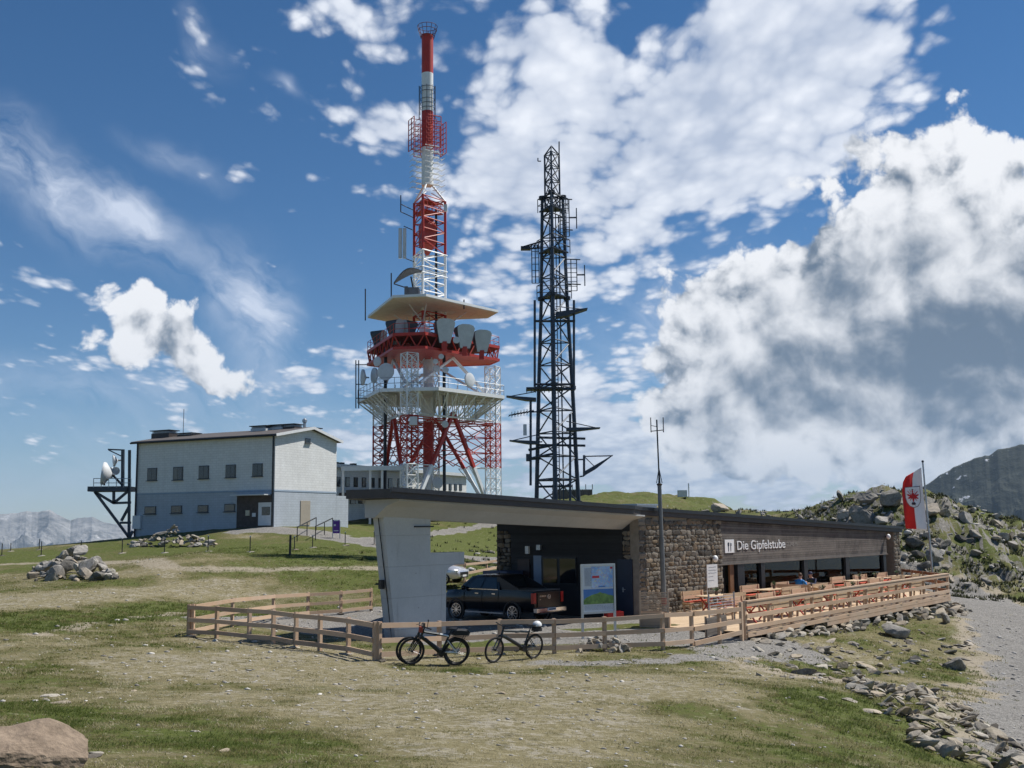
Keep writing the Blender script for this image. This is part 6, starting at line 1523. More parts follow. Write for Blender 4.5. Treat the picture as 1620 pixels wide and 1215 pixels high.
# ------------------------------------------------------------------ people
plain('skin', (.48, .27, .19), .55, var=.08, scale=20); plain('blue_jacket', (.012, .20, .52), .7, var=.2, scale=8); plain('navy_jacket', (.018, .028, .075), .75, var=.3, scale=8); plain('grey_trousers', (.07, .07, .075), .8, var=.2, scale=8); plain('hair_brown', (.10, .055, .03), .7, var=.3, scale=30); plain('boot', (.05, .04, .03), .7); plain('olive_vest', (.06, .075, .035), .8)
def person(label, pos, face, jacket, cap=False, bow=0.0, reach=.0):
    T = thing('person', label, 'person', pos, face)
    V = []; E = []; Rd = []
    def v(p, r, par=None):
        V.append(p); Rd.append(r); i = len(V) - 1
        if par is not None: E.append((par, i))
        return i
    b = bow
    pel = v((0, 0, .54), (.15, .12)); sp = v((.02 + b * .25, 0, .72), (.145, .115), pel); ch = v((.03 + b * .6, 0, .92), (.17, .12), sp); nk0 = v((.04 + b * .9, 0, 1.04), (.085, .08), ch); nk = v((.06 + b * 1.05, 0, 1.11), (.052, .055), nk0)
    hd = v((.085 + b * 1.2, 0, 1.20), (.078, .092), nk); ht = v((.08 + b * 1.25, 0, 1.30), (.07, .088), hd)
    for s in (-1, 1):
        sh = v((.03 + b * .75, s * .185, .99), (.062, .062), nk0); el = v((.16 + b, s * .235, .80 + reach * .1), (.048, .048), sh); wr = v((.40 + b, s * .10, .825 + reach), (.032, .030), el); pm = v((.46 + b, s * .075, .835 + reach * 1.2), (.034, .020), wr)
        for k, (dy, l) in enumerate(((-.03, .055), (-.011, .07), (.009, .075), (.027, .065))):
            f1 = v((.50 + b, s * (.075 + dy * .9), .838 + reach * 1.25), (.0095, .0095), pm); f2 = v((.50 + b + l * .6, s * (.075 + dy), .828 + reach * 1.2), (.0088, .0088), f1); v((.50 + b + l, s * (.072 + dy), .812 + reach * 1.1), (.008, .008), f2)
        t1 = v((.455 + b, s * .035, .85 + reach * 1.2), (.011, .011), pm); v((.49 + b, s * .018, .86 + reach * 1.2), (.0095, .0095), t1)
        hp = v((.05, s * .095, .52), (.10, .09), pel); kn = v((.46, s * .12, .53), (.07, .07), hp); an = v((.47, s * .125, .10), (.045, .048), kn); v((.58, s * .13, .05), (.04, .038), an); v((.66, s * .135, .04), (.035, .028), len(V) - 1)
    me = bpy.data.meshes.new('body'); me.from_pydata(V, E, []); o = bpy.data.objects.new('tmp', me); COL.objects.link(o)
    md = o.modifiers.new('skin', 'SKIN'); sv = me.skin_vertices[0].data
    for i, r in enumerate(Rd): sv[i].radius = r; sv[i].use_root = (i == 0)
    sb = o.modifiers.new('sub', 'SUBSURF'); sb.levels = 2; dg = bpy.context.evaluated_depsgraph_get(); m2 = bpy.data.meshes.new_from_object(o.evaluated_get(dg)); bpy.data.objects.remove(o)
    m2.materials.clear()
    for m in (jacket, MAT['skin'], MAT['grey_trousers'], MAT['boot']): m2.materials.append(m)
    for p in m2.polygons:
        c = p.center; k = 0
        if c.z < .63 and (c.x > .10 or c.z < .50): k = 2
        if c.z < .12: k = 3
        if c.z > 1.085 or (c.x > .40 + b and c.z > .74 and abs(c.y) < .16): k = 1
        p.material_index = k; p.use_smooth = True
    body = link('body', m2, T)
    hx = .085 + b * 1.22
    MB().ell((hx + .088, 0, 1.215), (.022, .015, .022), 8, 6).ell((hx + .01, -.083, 1.22), (.02, .012, .03), 8, 6).ell((hx + .01, .083, 1.22), (.02, .012, .03), 8, 6).build('nose_and_ears', MAT['skin'], T, True)
    mb = MB()
    for s in (-1, 1): mb.ell((hx + .083, s * .032, 1.245), (.009, .013, .008), 8, 6)
    mb.box((hx + .084, 0, 1.172), (.008, .045, .008)); mb.build('eyes_and_mouth', MAT['rubber'], T)
    hm = MB().ell((hx - .018, 0, 1.275), (.095, .086, .095), 14, 9)
    if not cap: hm.build('hair', MAT['hair_brown'], T, True)
    else:
        MB().ell((hx - .03, 0, 1.235), (.085, .082, .08), 14, 9).build('hair', MAT['hair_brown'], T, True)
        MB().lathe([(.098, 0), (.10, .03), (.085, .075), (.05, .10), (0, .108)], 18, (hx - .005, 0, 1.265)).build('cap', MAT['navy_jacket'], T, True); MB().loft([[Vector((hx + .06, -.07, 1.268)), Vector((hx + .06, .07, 1.268)), Vector((hx + .06, .07, 1.28)), Vector((hx + .06, -.07, 1.28))], [Vector((hx + .17, -.05, 1.25)), Vector((hx + .17, .05, 1.25)), Vector((hx + .17, .05, 1.26)), Vector((hx + .17, -.05, 1.26))]]).build('cap_peak', MAT['navy_jacket'], T)
        MB().loft([[Vector((x, y0, .66)), Vector((x, y0, 1.0))][::-1] + [Vector((x + .05, y0, 1.0)), Vector((x + .05, y0, .66))] for x, y0 in ((.10 + b * .8, -.14), (.10 + b * .8, .14))]).build('vest', MAT['olive_vest'], T)
    T.scale = (1.06, 1.06, 1.06); return T
pa_ = fpt(XP - .86, 1.75 + .18, DZ); pb_ = fpt(XP + .80, 1.75 + .05, DZ)
person('person in a bright blue jacket sitting at a terrace table, hands together', pa_, FANG, MAT['blue_jacket'], False, .03, .10)
person('person in a dark jacket and cap leaning forward over the terrace table', pb_, FANG + math.pi, MAT['navy_jacket'], True, .12, .02)

# ------------------------------------------------------------------ information board and small furniture
def poster_map():
    m, b = begin('poster_map'); oc = objco(); n1 = noise(oc, 3.0, 4, .6); n2 = noise(oc, 9.0, 5, .65); v = voro(oc, 7.0, 'DISTANCE_TO_EDGE')
    c = mixc(clamp01((n1 - .5) * 2.2 + .4), (.16, .38, .72), (.62, .76, .90)); c = mixc(sstep(n2, .54, .62), c, (.62, .72, .60)); c = mixc(1.0 - sstep(v, .012, .03), c, (.62, .34, .40)); lk(c, b.inputs['Base Color']); b.inputs['Roughness'].default_value = .35
def poster_hill():
    m, b = begin('poster_hill'); oc = objco(); n1 = noise(oc, 6.0, 6, .7); lk(mixc(clamp01((n1 - .5) * 2.6 + .5), (.03, .09, .02), (.24, .40, .10)), b.inputs['Base Color']); b.inputs['Roughness'].default_value = .35
poster_map(); poster_hill(); flat('poster_white', (.66, .70, .74), .35); flat('poster_blue', (.06, .19, .48), .35); flat('poster_red', (.55, .03, .05), .4); flat('poster_text', (.20, .23, .28), .5); plain('aluminium', (.55, .57, .58), .4, .6, var=.08)
def info_board():
    a = atz(921, 1015.5, .0); b = a + Vector((1.22, .62, 0)); d = (b - a).normalized(); L = (b - a).length
    T = thing('information_board', 'standing information board with trail map above a mountain photograph', 'information board', (a.x, a.y, gz(a.x, a.y)), math.atan2(d.y, d.x)); h = 2.52; zb = .86; AL = MAT['aluminium']
    for x in (.03, L - .03): MB().box((x, 0, h / 2 - .1), (.07, .07, h + .2)).build('post', AL, T)
    MB().box((L / 2, 0, h - .035), (L - .13, .06, .07)).build('frame_top', AL, T); MB().box((L / 2, 0, zb), (L - .13, .06, .07)).build('frame_bottom', AL, T)
    x0, x1 = .07, L - .07; y = -.012; w = x1 - x0; z0, z1 = zb + .036, h - .071; H = z1 - z0
    P = MB().box(((x0 + x1) / 2, .01, (z0 + z1) / 2), (w, .03, H)).build('panel', MAT['poster_white'], T)
    def pr(name, u0, u1, v0, v1, mat, off=.004, par=P): return MB().box((x0 + w * (u0 + u1) / 2, y - off / 2, z0 + H * (v0 + v1) / 2), (w * (u1 - u0), off, H * (v1 - v0))).build(name, MAT[mat], par)
    pr('map_print', .27, .99, .52, .985, 'poster_map'); pr('sky_print', .005, .995, .165, .49, 'poster_blue')
    rg = random.Random(3); pts = [(0, .165), (1, .165)]; top = [(1, .33), (.9, .35), (.82, .36), (.72, .39), (.62, .40), (.55, .425), (.48, .40), (.38, .385), (.28, .37), (.18, .34), (.08, .31), (0, .26)]
    MB().extrude([(x0 + w * (.008 + .984 * u), z0 + H * v) for u, v in pts + top], (0, y - .010, 0), (1, 0, 0), (0, 0, 1), (0, 1, 0), 0, .006).build('hill_print', MAT['poster_hill'], P)
    pr('red_label', .30, .53, .735, .785, 'poster_red', .009); pr('corner_logo', .90, .975, .93, .975, 'poster_red', .009); pr('blue_lake', .5, .72, .53, .56, 'poster_blue', .009)
    mb = MB()
    for k in range(22):
        v = .95 - k * .018; u = .05; 
        while u < .24: l = rg.uniform(.015, .05); mb.box((x0 + w * (u + l / 2), y - .006, z0 + H * v), (w * l, .003, .010)); u += l + .012
    for k in range(4):
        v = .13 - k * .028; u = .04
        while u < .95: l = rg.uniform(.02, .07); mb.box((x0 + w * (u + l / 2), y - .006, z0 + H * v), (w * l, .003, .010)); u += l + .02
    mb.build('print_lines', MAT['poster_text'], P)['kind'] = 'stuff'
info_board()
def notice_board():
    x, z = loc2(1126.5, 906, -1.1); p = fpt(x, 1.1, DZ); T = thing('menu_board', 'white menu board with handwritten lines standing by the restaurant door', 'menu board', p, FANG)
    MB().box((0, 0, 1.55), (.86, .03, 1.0)).build('panel', MAT['trim_white'], T)
    for s in (-1, 1): MB().box((s * .40, .03, .78), (.04, .03, 1.56)).build('leg', MAT['aluminium'], T)
    mb = MB(); rg = random.Random(2)
    for v, l0, l1 in ((1.93, -.3, .3), (1.80, -.33, .35), (1.68, -.33, .3), (1.53, -.33, .05), (1.36, -.33, .1)):
        u = l0
        while u < l1: l = rg.uniform(.02, .05); mb.bar((u, -.019, v + rg.uniform(-.02, .02)), (u + l, -.019, v + rg.uniform(-.02, .02)), .003, .012); u += l
    mb.build('handwriting', MAT['poster_text'], T)['kind'] = 'stuff'
notice_board()
def steel_gate():
    x, _ = loc2(1121, 945, -4.0); x1, _ = loc2(1161, 945, -4.0); p = fpt(x, 4.0, DZ); T = thing('steel_gate', 'low stainless steel gate of horizontal bars at the terrace entrance', 'gate', p, FANG); L = max(1.1, x1 - x)
    for xx in (0, L): MB().tube((xx, 0, 0), (xx, 0, 1.12), .035, n=8).build('post', MAT['galvanised'], T)
    for k in range(8): MB().tube((.03, 0, .22 + k * .11), (L - .03, 0, .22 + k * .11), .014, n=6).build('bar', MAT['galvanised'], T)
steel_gate()
def screen_planter():
    x, z = loc2(1036, 968, -3.0); p = fpt(x, 3.0, 0.02); T = thing('slatted_planter', 'larch planter box with a slatted screen standing before the stone wall', 'planter', p, FANG + R(-60)); W_ = 1.15
    for k in range(5): piece('box_board', (0, -.21, .09 + k * .125), (W_, .03, .118), MAT['larch'], T); piece('box_board', (0, .21, .09 + k * .125), (W_, .03, .118), MAT['larch'], T)
    for s in (-1, 1):
        piece('end_board', (s * (W_ / 2 - .02), 0, .33), (.03, .386, .60), MAT['larch'], T); piece('post', (s * (W_ / 2 - .045), -.25, .72), (.06, .045, 1.44), MAT['larch'], T)
    for k in range(12): piece('slat', (0, -.262, .70 + k * .062), (W_ - .02, .018, .030), MAT['larch'], T)
    piece('soil', (0, 0, .58), (W_ - .1, .37, .04), plain('soil', (.05, .038, .028), .95), T)
screen_planter()
def dark_screen():
    x, z = loc2(1141, 980, -6.1); p = fpt(x, 5.9, 0.0); T = thing('board_screen', 'weathered grey board panel closing the gap beside the terrace gate', 'screen', p, FANG + R(8))
    for k in range(6): piece('board', (0, 0, .09 + k * .105), (1.75, .03, .098), MAT['grey_boards'], T)
    for s in (-1, 1): piece('post', (s * .8, .05, .36), (.08, .07, .72), MAT['larch'], T)
dark_screen()
def clutter():
    p = fpt(-1.6, -.2, 0); T = thing('red_crate', 'red plastic crate on the gravel behind the pickup', 'crate', (p.x, p.y, gz(p.x, p.y)), .3); m = plain('red_plastic', (.50, .02, .015), .4)
    MB().box((0, 0, .02), (.7, .45, .03)).build('base', m, T)
    for sx, sy, w, d in ((1, 0, .03, .45), (-1, 0, .03, .45), (0, 1, .64, .03), (0, -1, .64, .03)): MB().box((sx * .335, sy * .21, .19), (w, d, .31)).build('side', m, T)
    p = fpt(-.9, -1.1, 0); T = thing('paint_bucket', 'white bucket by the shaded wall near the navy door', 'bucket', (p.x, p.y, gz(p.x, p.y))); MB().lathe([(.13, 0), (.16, .32), (.17, .33), (.15, .33), (.12, .03), (0, .03)], 16).build('pail', MAT['trim_white'], T, True); MB().torus((0, 0, .34), .15, .006, (0, .5, 1), 16, 4).build('handle', MAT['galvanised'], T)
clutter()
def pole_aerial():
    x, _ = loc2(1051, 968, -.45); p = fpt(x, .45, 0); T = thing('aerial_pole', 'tall grey pole with forked aerial in front of the rough stone wall', 'pole', (p.x, p.y, gz(p.x, p.y) - .05)); Y = p.y; o = Vector(T.location)
    top = at(1043.8, 768, Y) - o; lean = Vector((top.x, top.y, top.z)) ; lean = Vector((-.06, 0, top.z)); gm = plain('pole_grey', (.16, .175, .18), .6, .2, var=.25)
    MB().tube((0, 0, 0), lean * .58, .105, n=14).build('lower_tube', gm, T, True); MB().tube(lean * .58, lean, .088, n=14).build('upper_tube', gm, T, True); MB().tube(lean * .57, lean * .60, .115, n=14).build('collar', gm, T, True)
    MB().tube(lean * .10, lean * .155, .112, n=14).build('red_band', plain('faded_red', (.20, .045, .035), .7, var=.3), T, True)
    t2 = at(1042.5, 664, Y) - o; zt_ = t2.z; q = Vector((-.10, 0, zt_)); mb = MB().lathe([(.10, 0), (.13, .06), (.05, .10), (.035, .5)], 12, lean).tube(lean, q, .032, n=8)
    for s in (-1, 1): mb.tube(lean + Vector((s * .12, 0, .1)), lean + Vector((0, 0, .75)), .018, n=5)
    mb.build('slim_tube', MAT['dark_metal'], T); mb = MB(); za = zt_ - .55
    for dx in (-.26, .0, .28): mb.tube((q.x + dx, 0, za - .25 + (.25 if dx else 0)), (q.x + dx, 0, zt_ + (.1 if dx else -.2)), .022, n=6)
    mb.tube((q.x - .26, 0, za + .05), (q.x + .28, 0, za + .1), .02, n=5).tube((q.x - .26, 0, za + .3), (q.x, 0, za + .25), .015, n=5).build('forked_aerial', MAT['dark_metal'], T)
pole_aerial()
def flag():
    Y = 61.0; b = at(1478, 930, Y); g = gz(b.x, b.y); o = Vector((b.x, b.y, g)); T = thing('flagpole', 'slender grey flagpole beyond the far end of the sun deck', 'flagpole', o)
    top = at(1459.8, 731.5, Y) - o; MB().tube((0, 0, -.2), top, .065, .045, n=12).build('pole', MAT['galvanised'], T, True); MB().lathe([(.05, 0), (.075, .03), (.06, .1), (0, .13)], 12, top).build('finial', MAT['dark_metal'], T, True); MB().box((0, 0, .05), (.5, .5, .3)).build('footing', MAT['render_concrete'], T)
    F = thing('flag', 'red and white banner with an eagle shield flying from the flagpole', 'flag', o)
    L = [(739.5, 1457.5), (752, 1458.2), (775, 1460), (800, 1463), (820, 1465), (838.5, 1467)]; Lf = [(754, 1433), (763, 1428.5), (775, 1427), (800, 1429), (820, 1431), (836, 1433)]
    N, M_ = 40, 24
    def edge(l, t):
        t = t * (len(l) - 1); i = min(int(t), len(l) - 2); f = t - i; return (l[i][0] * (1 - f) + l[i + 1][0] * f, l[i][1] * (1 - f) + l[i + 1][1] * f)
    def fp(u, v, off=0.0):
        a, c = edge(L, v), edge(Lf, v); py, px = a[0] * (1 - u) + c[0] * u, a[1] * (1 - u) + c[1] * u
        return at(px, py, Y + .22 * math.sin(u * 5.2 + v * 3.0) * (u + .1) + .08 * math.sin(u * 11 - v * 7) * u - off) - o
    for nm, u0, u1, mat in (('white_field', 0, .5, plain('flag_white', (.80, .80, .82), .8, var=.05)), ('red_field', .5, 1, plain('flag_red', (.60, .020, .018), .8, var=.12))):
        V = [fp(u0 + (u1 - u0) * i / M_, j / N) for j in range(N + 1) for i in range(M_ + 1)]; Fc = [(j * (M_ + 1) + i, j * (M_ + 1) + i + 1, (j + 1) * (M_ + 1) + i + 1, (j + 1) * (M_ + 1) + i) for j in range(N) for i in range(M_)]
        ob = MB().add(V, Fc).build(nm, mat, F, True); md = ob.modifiers.new('cloth', 'SOLIDIFY'); md.thickness = .012; md.offset = 0
    def decal(pts, mat, nm, par, off):
        # polygon in shield units, split into rings so that it drapes on the cloth
        q = []
        for (x0, y0), (x1, y1) in zip(pts, pts[1:] + pts[:1]): q += [(x0 + (x1 - x0) * k / 3, y0 + (y1 - y0) * k / 3) for k in range(3)]
        cx_, cy_ = sum(p[0] for p in pts) / len(pts), sum(p[1] for p in pts) / len(pts); V = []; n = len(q); K = 4
        for k in range(1, K + 1): V += [fp(.5 + (cx_ + (x - cx_) * k / K) * .36, .485 + (cy_ + (y - cy_) * k / K) * .145, off) for x, y in q]
        V.append(fp(.5 + cx_ * .36, .485 + cy_ * .145, off)); F_ = [(i, (i + 1) % n, len(V) - 1) for i in range(n)]
        for k in range(K - 1): F_ += [(k * n + i, k * n + (i + 1) % n, (k + 1) * n + (i + 1) % n, (k + 1) * n + i) for i in range(n)]
        return MB().add(V, F_).build(nm, mat, par)
    sh = [(-1, -.95), (-.5, -.95), (0, -.95), (.5, -.95), (1, -.95), (1, -.3), (1, .1), (.85, .5), (.5, .85), (0, 1.0), (-.5, .85), (-.85, .5), (-1, .1), (-1, -.3)]
    s0 = decal([(x * 1.04, y * 1.04) for x, y in sh], flat('shield_edge', (.25, .20, .20), .8), 'shield_edge', F, .03); decal([(x * .96, y * .96) for x, y in sh], flat('shield_white', (.78, .78, .80), .8), 'shield', F, .045)
    rd = flat('eagle_red', (.50, .015, .02), .8); bk = flat('eagle_dark', (.05, .03, .04), .8)
    decal([(0, -.45), (.16, -.2), (.14, .15), (.08, .4), (0, .5), (-.08, .4), (-.14, .15), (-.16, -.2)], rd, 'eagle_body', F, .06)
    for s in (-1, 1):
        for ang, l in ((-58, .82), (-34, .88), (-10, .84), (14, .74), (38, .62)):
            ca, sa = math.cos(R(ang)) * s, math.sin(R(ang)); w_ = .085
            decal([(s * .06 - sa * w_, -.02 + abs(ca) * -w_ * .6), (ca * l * .75 - sa * w_ * s, -.02 + sa * l * .75 - w_), (ca * l, -.02 + sa * l), (ca * l * .75 + sa * w_ * s, -.02 + sa * l * .75 + w_), (s * .06, .1)], rd, 'eagle_feather', F, .06)
        decal([(s * .1, .45), (s * .3, .62), (s * .22, .7), (s * .05, .55)], bk, 'eagle_claw', F, .062)
    decal([(-.1, -.45), (0, -.62), (.14, -.5), (.1, -.36)], rd, 'eagle_head', F, .063); decal([(-.12, -.64), (-.06, -.74), (0, -.66), (.06, -.74), (.12, -.64), (.1, -.6), (-.1, -.6)], bk, 'eagle_crown', F, .064); decal([(-.14, .5), (.14, .5), (.2, .78), (0, .7), (-.2, .78)], bk, 'eagle_tail', F, .061)
flag()
# ---- slim posts along the slope, signs, handrails
def slope_posts():
    PP = [(2.7, 861, 879.6), (16.7, 862.6, 873), (62, 854, 870), (65, 858, 880), (128, 857, 875), (193, 853.7, 876), (260, 853, 875.5), (329, 849, 873), (395.5, 850, 874), (465.8, 850, 870), (494.5, 849, 867.6), (546, 843.7, 863.6), (592, 842, 862)]
    for px, y0, y1 in PP:
        p = hit(px, y1); h = (y1 - y0) / FPX * p.y; T = thing('slim_post', 'slim grey post on a stone plate along the grassy slope', 'post', p, 0, 'slim posts along the slope'); MB().tube((0, 0, -.1), (0, 0, max(.6, h)), .032, n=6).build('rod', MAT['dark_metal'], T); MB().lathe([(.05, 0), (.05, .05), (0, .07)], 8, (0, 0, max(.6, h))).build('cap', MAT['galvanised'], T)
        s = link('stone_plate', SLABS[0], T); s.matrix_local = Matrix.Diagonal((.34, .26, .08, 1))
    p = hit(458.6, 879.5); T = thing('marker_stake', 'thick dark stake on the grass below the station steps', 'stake', p); MB().bar((0, 0, -.1), (.02, 0, 1.25), .12, .12).build('stake', MAT['dark_metal'], T)
    p = hit(285.3, 839); h = 36 / FPX * p.y; T = thing('white_pole', 'slim white pole on the rubble mound before the station building', 'pole', p); MB().tube((0, 0, -.2), (0, 0, h), .06, n=8).build('rod', MAT['white_paint'], T)
    p = hit(532, 852); d = p.y; w = 10.5 / FPX * d; h = 29 / FPX * d; T = thing('violet_sign', 'violet notice sign on two legs beside the gravel path', 'sign', p, R(-8)); vm = plain('violet', (.10, .025, .24), .5, var=.15)
    for s in (-1, 1): MB().box((s * w * .55, 0, h * .45), (.05, .05, h * .95)).build('leg', MAT['galvanised'], T)
    MB().box((0, -.03, h * .62), (w, .04, h * .72)).build('panel', vm, T); MB().box((0, -.058, h * .95), (w * .7, .01, h * .05)).box((-w * .2, -.058, h * .7), (w * .3, .01, h * .10)).box((0, -.058, h * .40), (w * .7, .01, h * .04)).build('print', MAT['trim_white'], T)['kind'] = 'stuff'
    for (a, b) in (((470, 857), (500, 840)), ((499, 855), (526, 840))):
        p, q = hit(*a), hit(*b); T = thing('handrail', 'dark steel handrail beside the steps up to the station', 'handrail', p, 0, 'handrails of the station steps'); q = q - p; up = Vector((0, 0, 1.0)); MB().tube(up, q + up, .045, n=6).build('rail', MAT['dark_metal'], T)
        for t in (0, .5, 1): MB().tube(q * t + Vector((0, 0, -.1)), q * t + up, .035, n=6).build('post', MAT['dark_metal'], T)
slope_posts()
def hill_hut():
    p = at(905, 792, 150); g = gz(p.x, p.y); T = thing('wooden_hut', 'small grey timber platform hut on the hill behind the dark mast', 'hut', (p.x, p.y, g - .3)); z = at(905, 775, 150).z - g + .3; W_ = 5.5
    for k in range(18): piece('board', (-W_ / 2 + (k + .5) * W_ / 18, -1.5, z / 2), (W_ / 18 - .03, .08, z), MAT['grey_boards'], T)
    MB().box((0, 0, z / 2 - .05), (W_ - .1, 2.9, z - .1)).build('core', MAT['dark_boards'], T)
    for k in range(7): piece('post', (-W_ / 2 + k * W_ / 6, -1.45, z + .35), (.1, .1, .7), MAT['grey_boards'], T)
    p2 = at(1090, 790, 148); T = thing('summit_marker', 'thin pole on the far grassy hill behind the restaurant roof', 'pole', (p2.x, p2.y, gz(p2.x, p2.y))); MB().tube((0, 0, -.3), (0, 0, 1.9), .09, n=6).box((-.9, 0, .5), (1.2, 1, .9)).build('marker', MAT['dish_grey'], T)
hill_hut()

# ------------------------------------------------------------------ rocks
def put(me, p, s, par, rg, tilt=.35, rz=None, name='stone', sink=.3):
    o = link(name, me, par); base = Vector(par.location) if par is not None else Vector((0, 0, 0))
    M = Matrix.Rotation(rg.uniform(0, 6.28) if rz is None else rz, 4, 'Z') @ Matrix.Rotation(rg.uniform(-tilt, tilt), 4, 'X') @ Matrix.Rotation(rg.uniform(-tilt, tilt), 4, 'Y')
    o.matrix_local = Matrix.Translation(Vector(p) - base + Vector((0, 0, s[2] * (1 - 2 * sink) * .8))) @ M @ Matrix.Diagonal((*s, 1)); return o
def rocks():
    rg = random.Random(21)
    def px_pile(name, label, cat, n, fn, meshes, smin, smax, flatn=.45, rz=None, tilt=.4, sink=.3):
        p0 = fn(.5, .5); T = thing(name, label, cat, (p0.x, p0.y, p0.z))
        for k in range(n):
            u, v = rg.random(), rg.random(); p = fn(u, v); s = smin + (smax - smin) * rg.random() ** 2.2; put(rg.choice(meshes), p, (s * rg.uniform(.8, 1.5), s * rg.uniform(.6, 1.0), s * flatn * rg.uniform(.7, 1.3)), T, rg, tilt, rz() if rz else None, 'stone', sink)
        return T
    # heap on the left
    c = hit(108, 903); hp = [(62, 915), (172, 905), (108, 880)]
    def heap(u, v):
        px = 45 + 135 * u; q = abs(px - 112) / 72; top = 878 + 30 * q ** 1.2; p = hit(px, 920 - 10 * (1 - q) * 0 - v * 12); p.z += max(0, (1 - q)) * v ** 1.3 * 1.35; return p
    px_pile('rock_heap', 'heap of tan and grey boulders on the grassy slope near the skyline', 'rock heap', 70, heap, ROCKS + PEBS, .18, .62, .7)
    for px, py, s, dz in ((93, 886, .85, .35), (103, 874, .62, 1.0), (145, 890, .70, .35), (80, 893, .7, .3), (122, 888, .6, .55), (160, 898, .5, .15), (112, 884, .6, .7)):
        p = hit(px, 905); p.z += dz; T = thing('boulder', 'large angular boulder crowning the rock heap on the left slope', 'boulder', p, 0, 'boulders of the rock heap'); put(rg.choice(ROCKS), p, (s, s * .8, s * .7), T, rg, .4, None, 'rock', .35)
    def mound(u, v): p = hit(205 + 135 * u, 866 - 4 * v); p.z += (1 - abs(2 * u - 1)) * v * 1.2; return p
    px_pile('rubble_mound', 'low mound of earth and rubble in front of the station building', 'rubble mound', 130, mound, PEBS + SLABS, .10, .42, .5)
    # boulder at the front
    p = atz(30, 1205, gz(-4.6, 10.2)); me = rock_mesh('front_boulder', MAT['tan_rock'], random.Random(4), 5, cut=16); T = thing('boulder', 'big tan boulder with a flat slanting face in the foreground grass', 'boulder', (p.x, p.y, gz(p.x, p.y)))
    o = link('rock', me, T); o.matrix_local = Matrix.Translation((-.12, .15, .10)) @ Matrix.Rotation(R(14), 4, 'Y') @ Matrix.Rotation(R(20), 4, 'Z') @ Matrix.Diagonal((.82, .60, .38, 1))
    for px, py, s in ((82, 1102, .16), (100, 1112, .2), (70, 1108, .1), (155, 1105, .11), (212, 1094, .08), (550, 1110, .12), (540, 1102, .09), (790, 1098, .13), (415, 1060, .1), (475, 1062, .11), (690, 1125, .1), (355, 1190, .1), (145, 1200, .12), (310, 1158, .07), (150, 1192, .08), (420, 1086, .07), (840, 1112, .06), (630, 1102, .07), (1300, 1105, .16), (1345, 1109, .2), (1375, 1128, .25), (1290, 1068, .22)):
        p = hit(px, py); T = thing('loose_stone', 'pale flat stone lying loose in the short turf', 'stone', p, 0, 'loose stones in the turf'); put(rg.choice(SLABS), p, (s * 1.3, s, s * .28), T, rg, .12, None, 'rock', .45)
    # pile by the bicycle fence
    def fp_(u, v): p = hit(912 + 86 * u, 1033 - 6 * v); p.z += (1 - abs(2 * u - 1) ** 1.5) * v * .36; return p
    px_pile('stone_pile', 'small pile of broken stones at the foot of the larch fence', 'stone pile', 55, fp_, PEBS + SLABS, .09, .24, .7)
    # stones under the deck edge
    a, b = Vector((P1.x, P1.y, 0)), Vector((P2.x, P2.y, 0)); d = (b - a).normalized(); n = Vector((d.y, -d.x, 0))
    def bank(u, v): q = a.lerp(b, .02 + .99 * u) + n * (-.25 + v * (.5 + .9 * u)); q.z = gz(q.x, q.y) + (1 - v) * (.12 + .22 * u) * 1.0; return q
    px_pile('stone_bank', 'dry bank of dark flat stones under the edge of the sun deck', 'stone bank', 230, bank, SLABS + PEBS, .12, .42, .42, lambda: rg.uniform(-.5, .5) + .9, .5)
    def endb(u, v): q = b + d * (u * 1.4 - .5) + n * (v * 2.2 - 1.4); q.z = gz(q.x, q.y) + (1 - u) * .35 * (1 - v * .6); return q
    px_pile('stone_bank', 'stones banked round the far corner of the sun deck by the road', 'stone bank', 70, endb, SLABS + ROCKS, .2, .5, .5)
    def slope(u, v): p = hit(1185 + 365 * u, 1008 + 62 * v - 25 * u + 18 * math.sin(u * 3)); return p
    px_pile('stony_slope', 'scattered grey stones on the rough slope below the sun deck', 'loose stones', 240, slope, SLABS + PEBS, .06, .34, .35, None, .35, .35)
    p = hit(1418, 1006); T = thing('flat_boulder', 'broad pale flat-topped boulder on the slope below the sun deck', 'boulder', p); put(ROCKS[2], p, (1.05, .75, .38), T, rg, .06, .4, 'rock', .2)
    for px, py, s in ((1508, 1058, .7), (1446, 1048, .4), (1497, 985, .6), (1330, 1057, .4)):
        p = hit(px, py); T = thing('boulder', 'tilted grey boulder among the stones below the sun deck', 'boulder', p, 0, 'boulders below the deck'); put(rg.choice(ROCKS), p, (s, s * .6, s * .5), T, rg, .5, .8, 'rock', .3)
    # slate outcrop running down to the right
    line = [hit(*q) for q in ((1345, 1083), (1400, 1090), (1450, 1110), (1490, 1140), (1520, 1180), (1550, 1214))]
    def crop(u, v):
        t = u * (len(line) - 1); i = min(int(t), len(line) - 2); q = line[i].lerp(line[i + 1], t - i); e = (line[i + 1] - line[i]).normalized(); m = Vector((-e.y, e.x, 0)); w = .35 + 1.3 * math.sin(min(1, u * 1.25) * math.pi * .8)
        q = q + m * (v - .5) * w * 2; q.z = gz(q.x, q.y) + .05; return q
    px_pile('slate_outcrop', 'outcrop of tilted slate slabs running down beside the gravel road', 'rock outcrop', 290, crop, SLABS, .07, .30, .30, lambda: rg.uniform(-.35, .35) - .9, .7, .25)
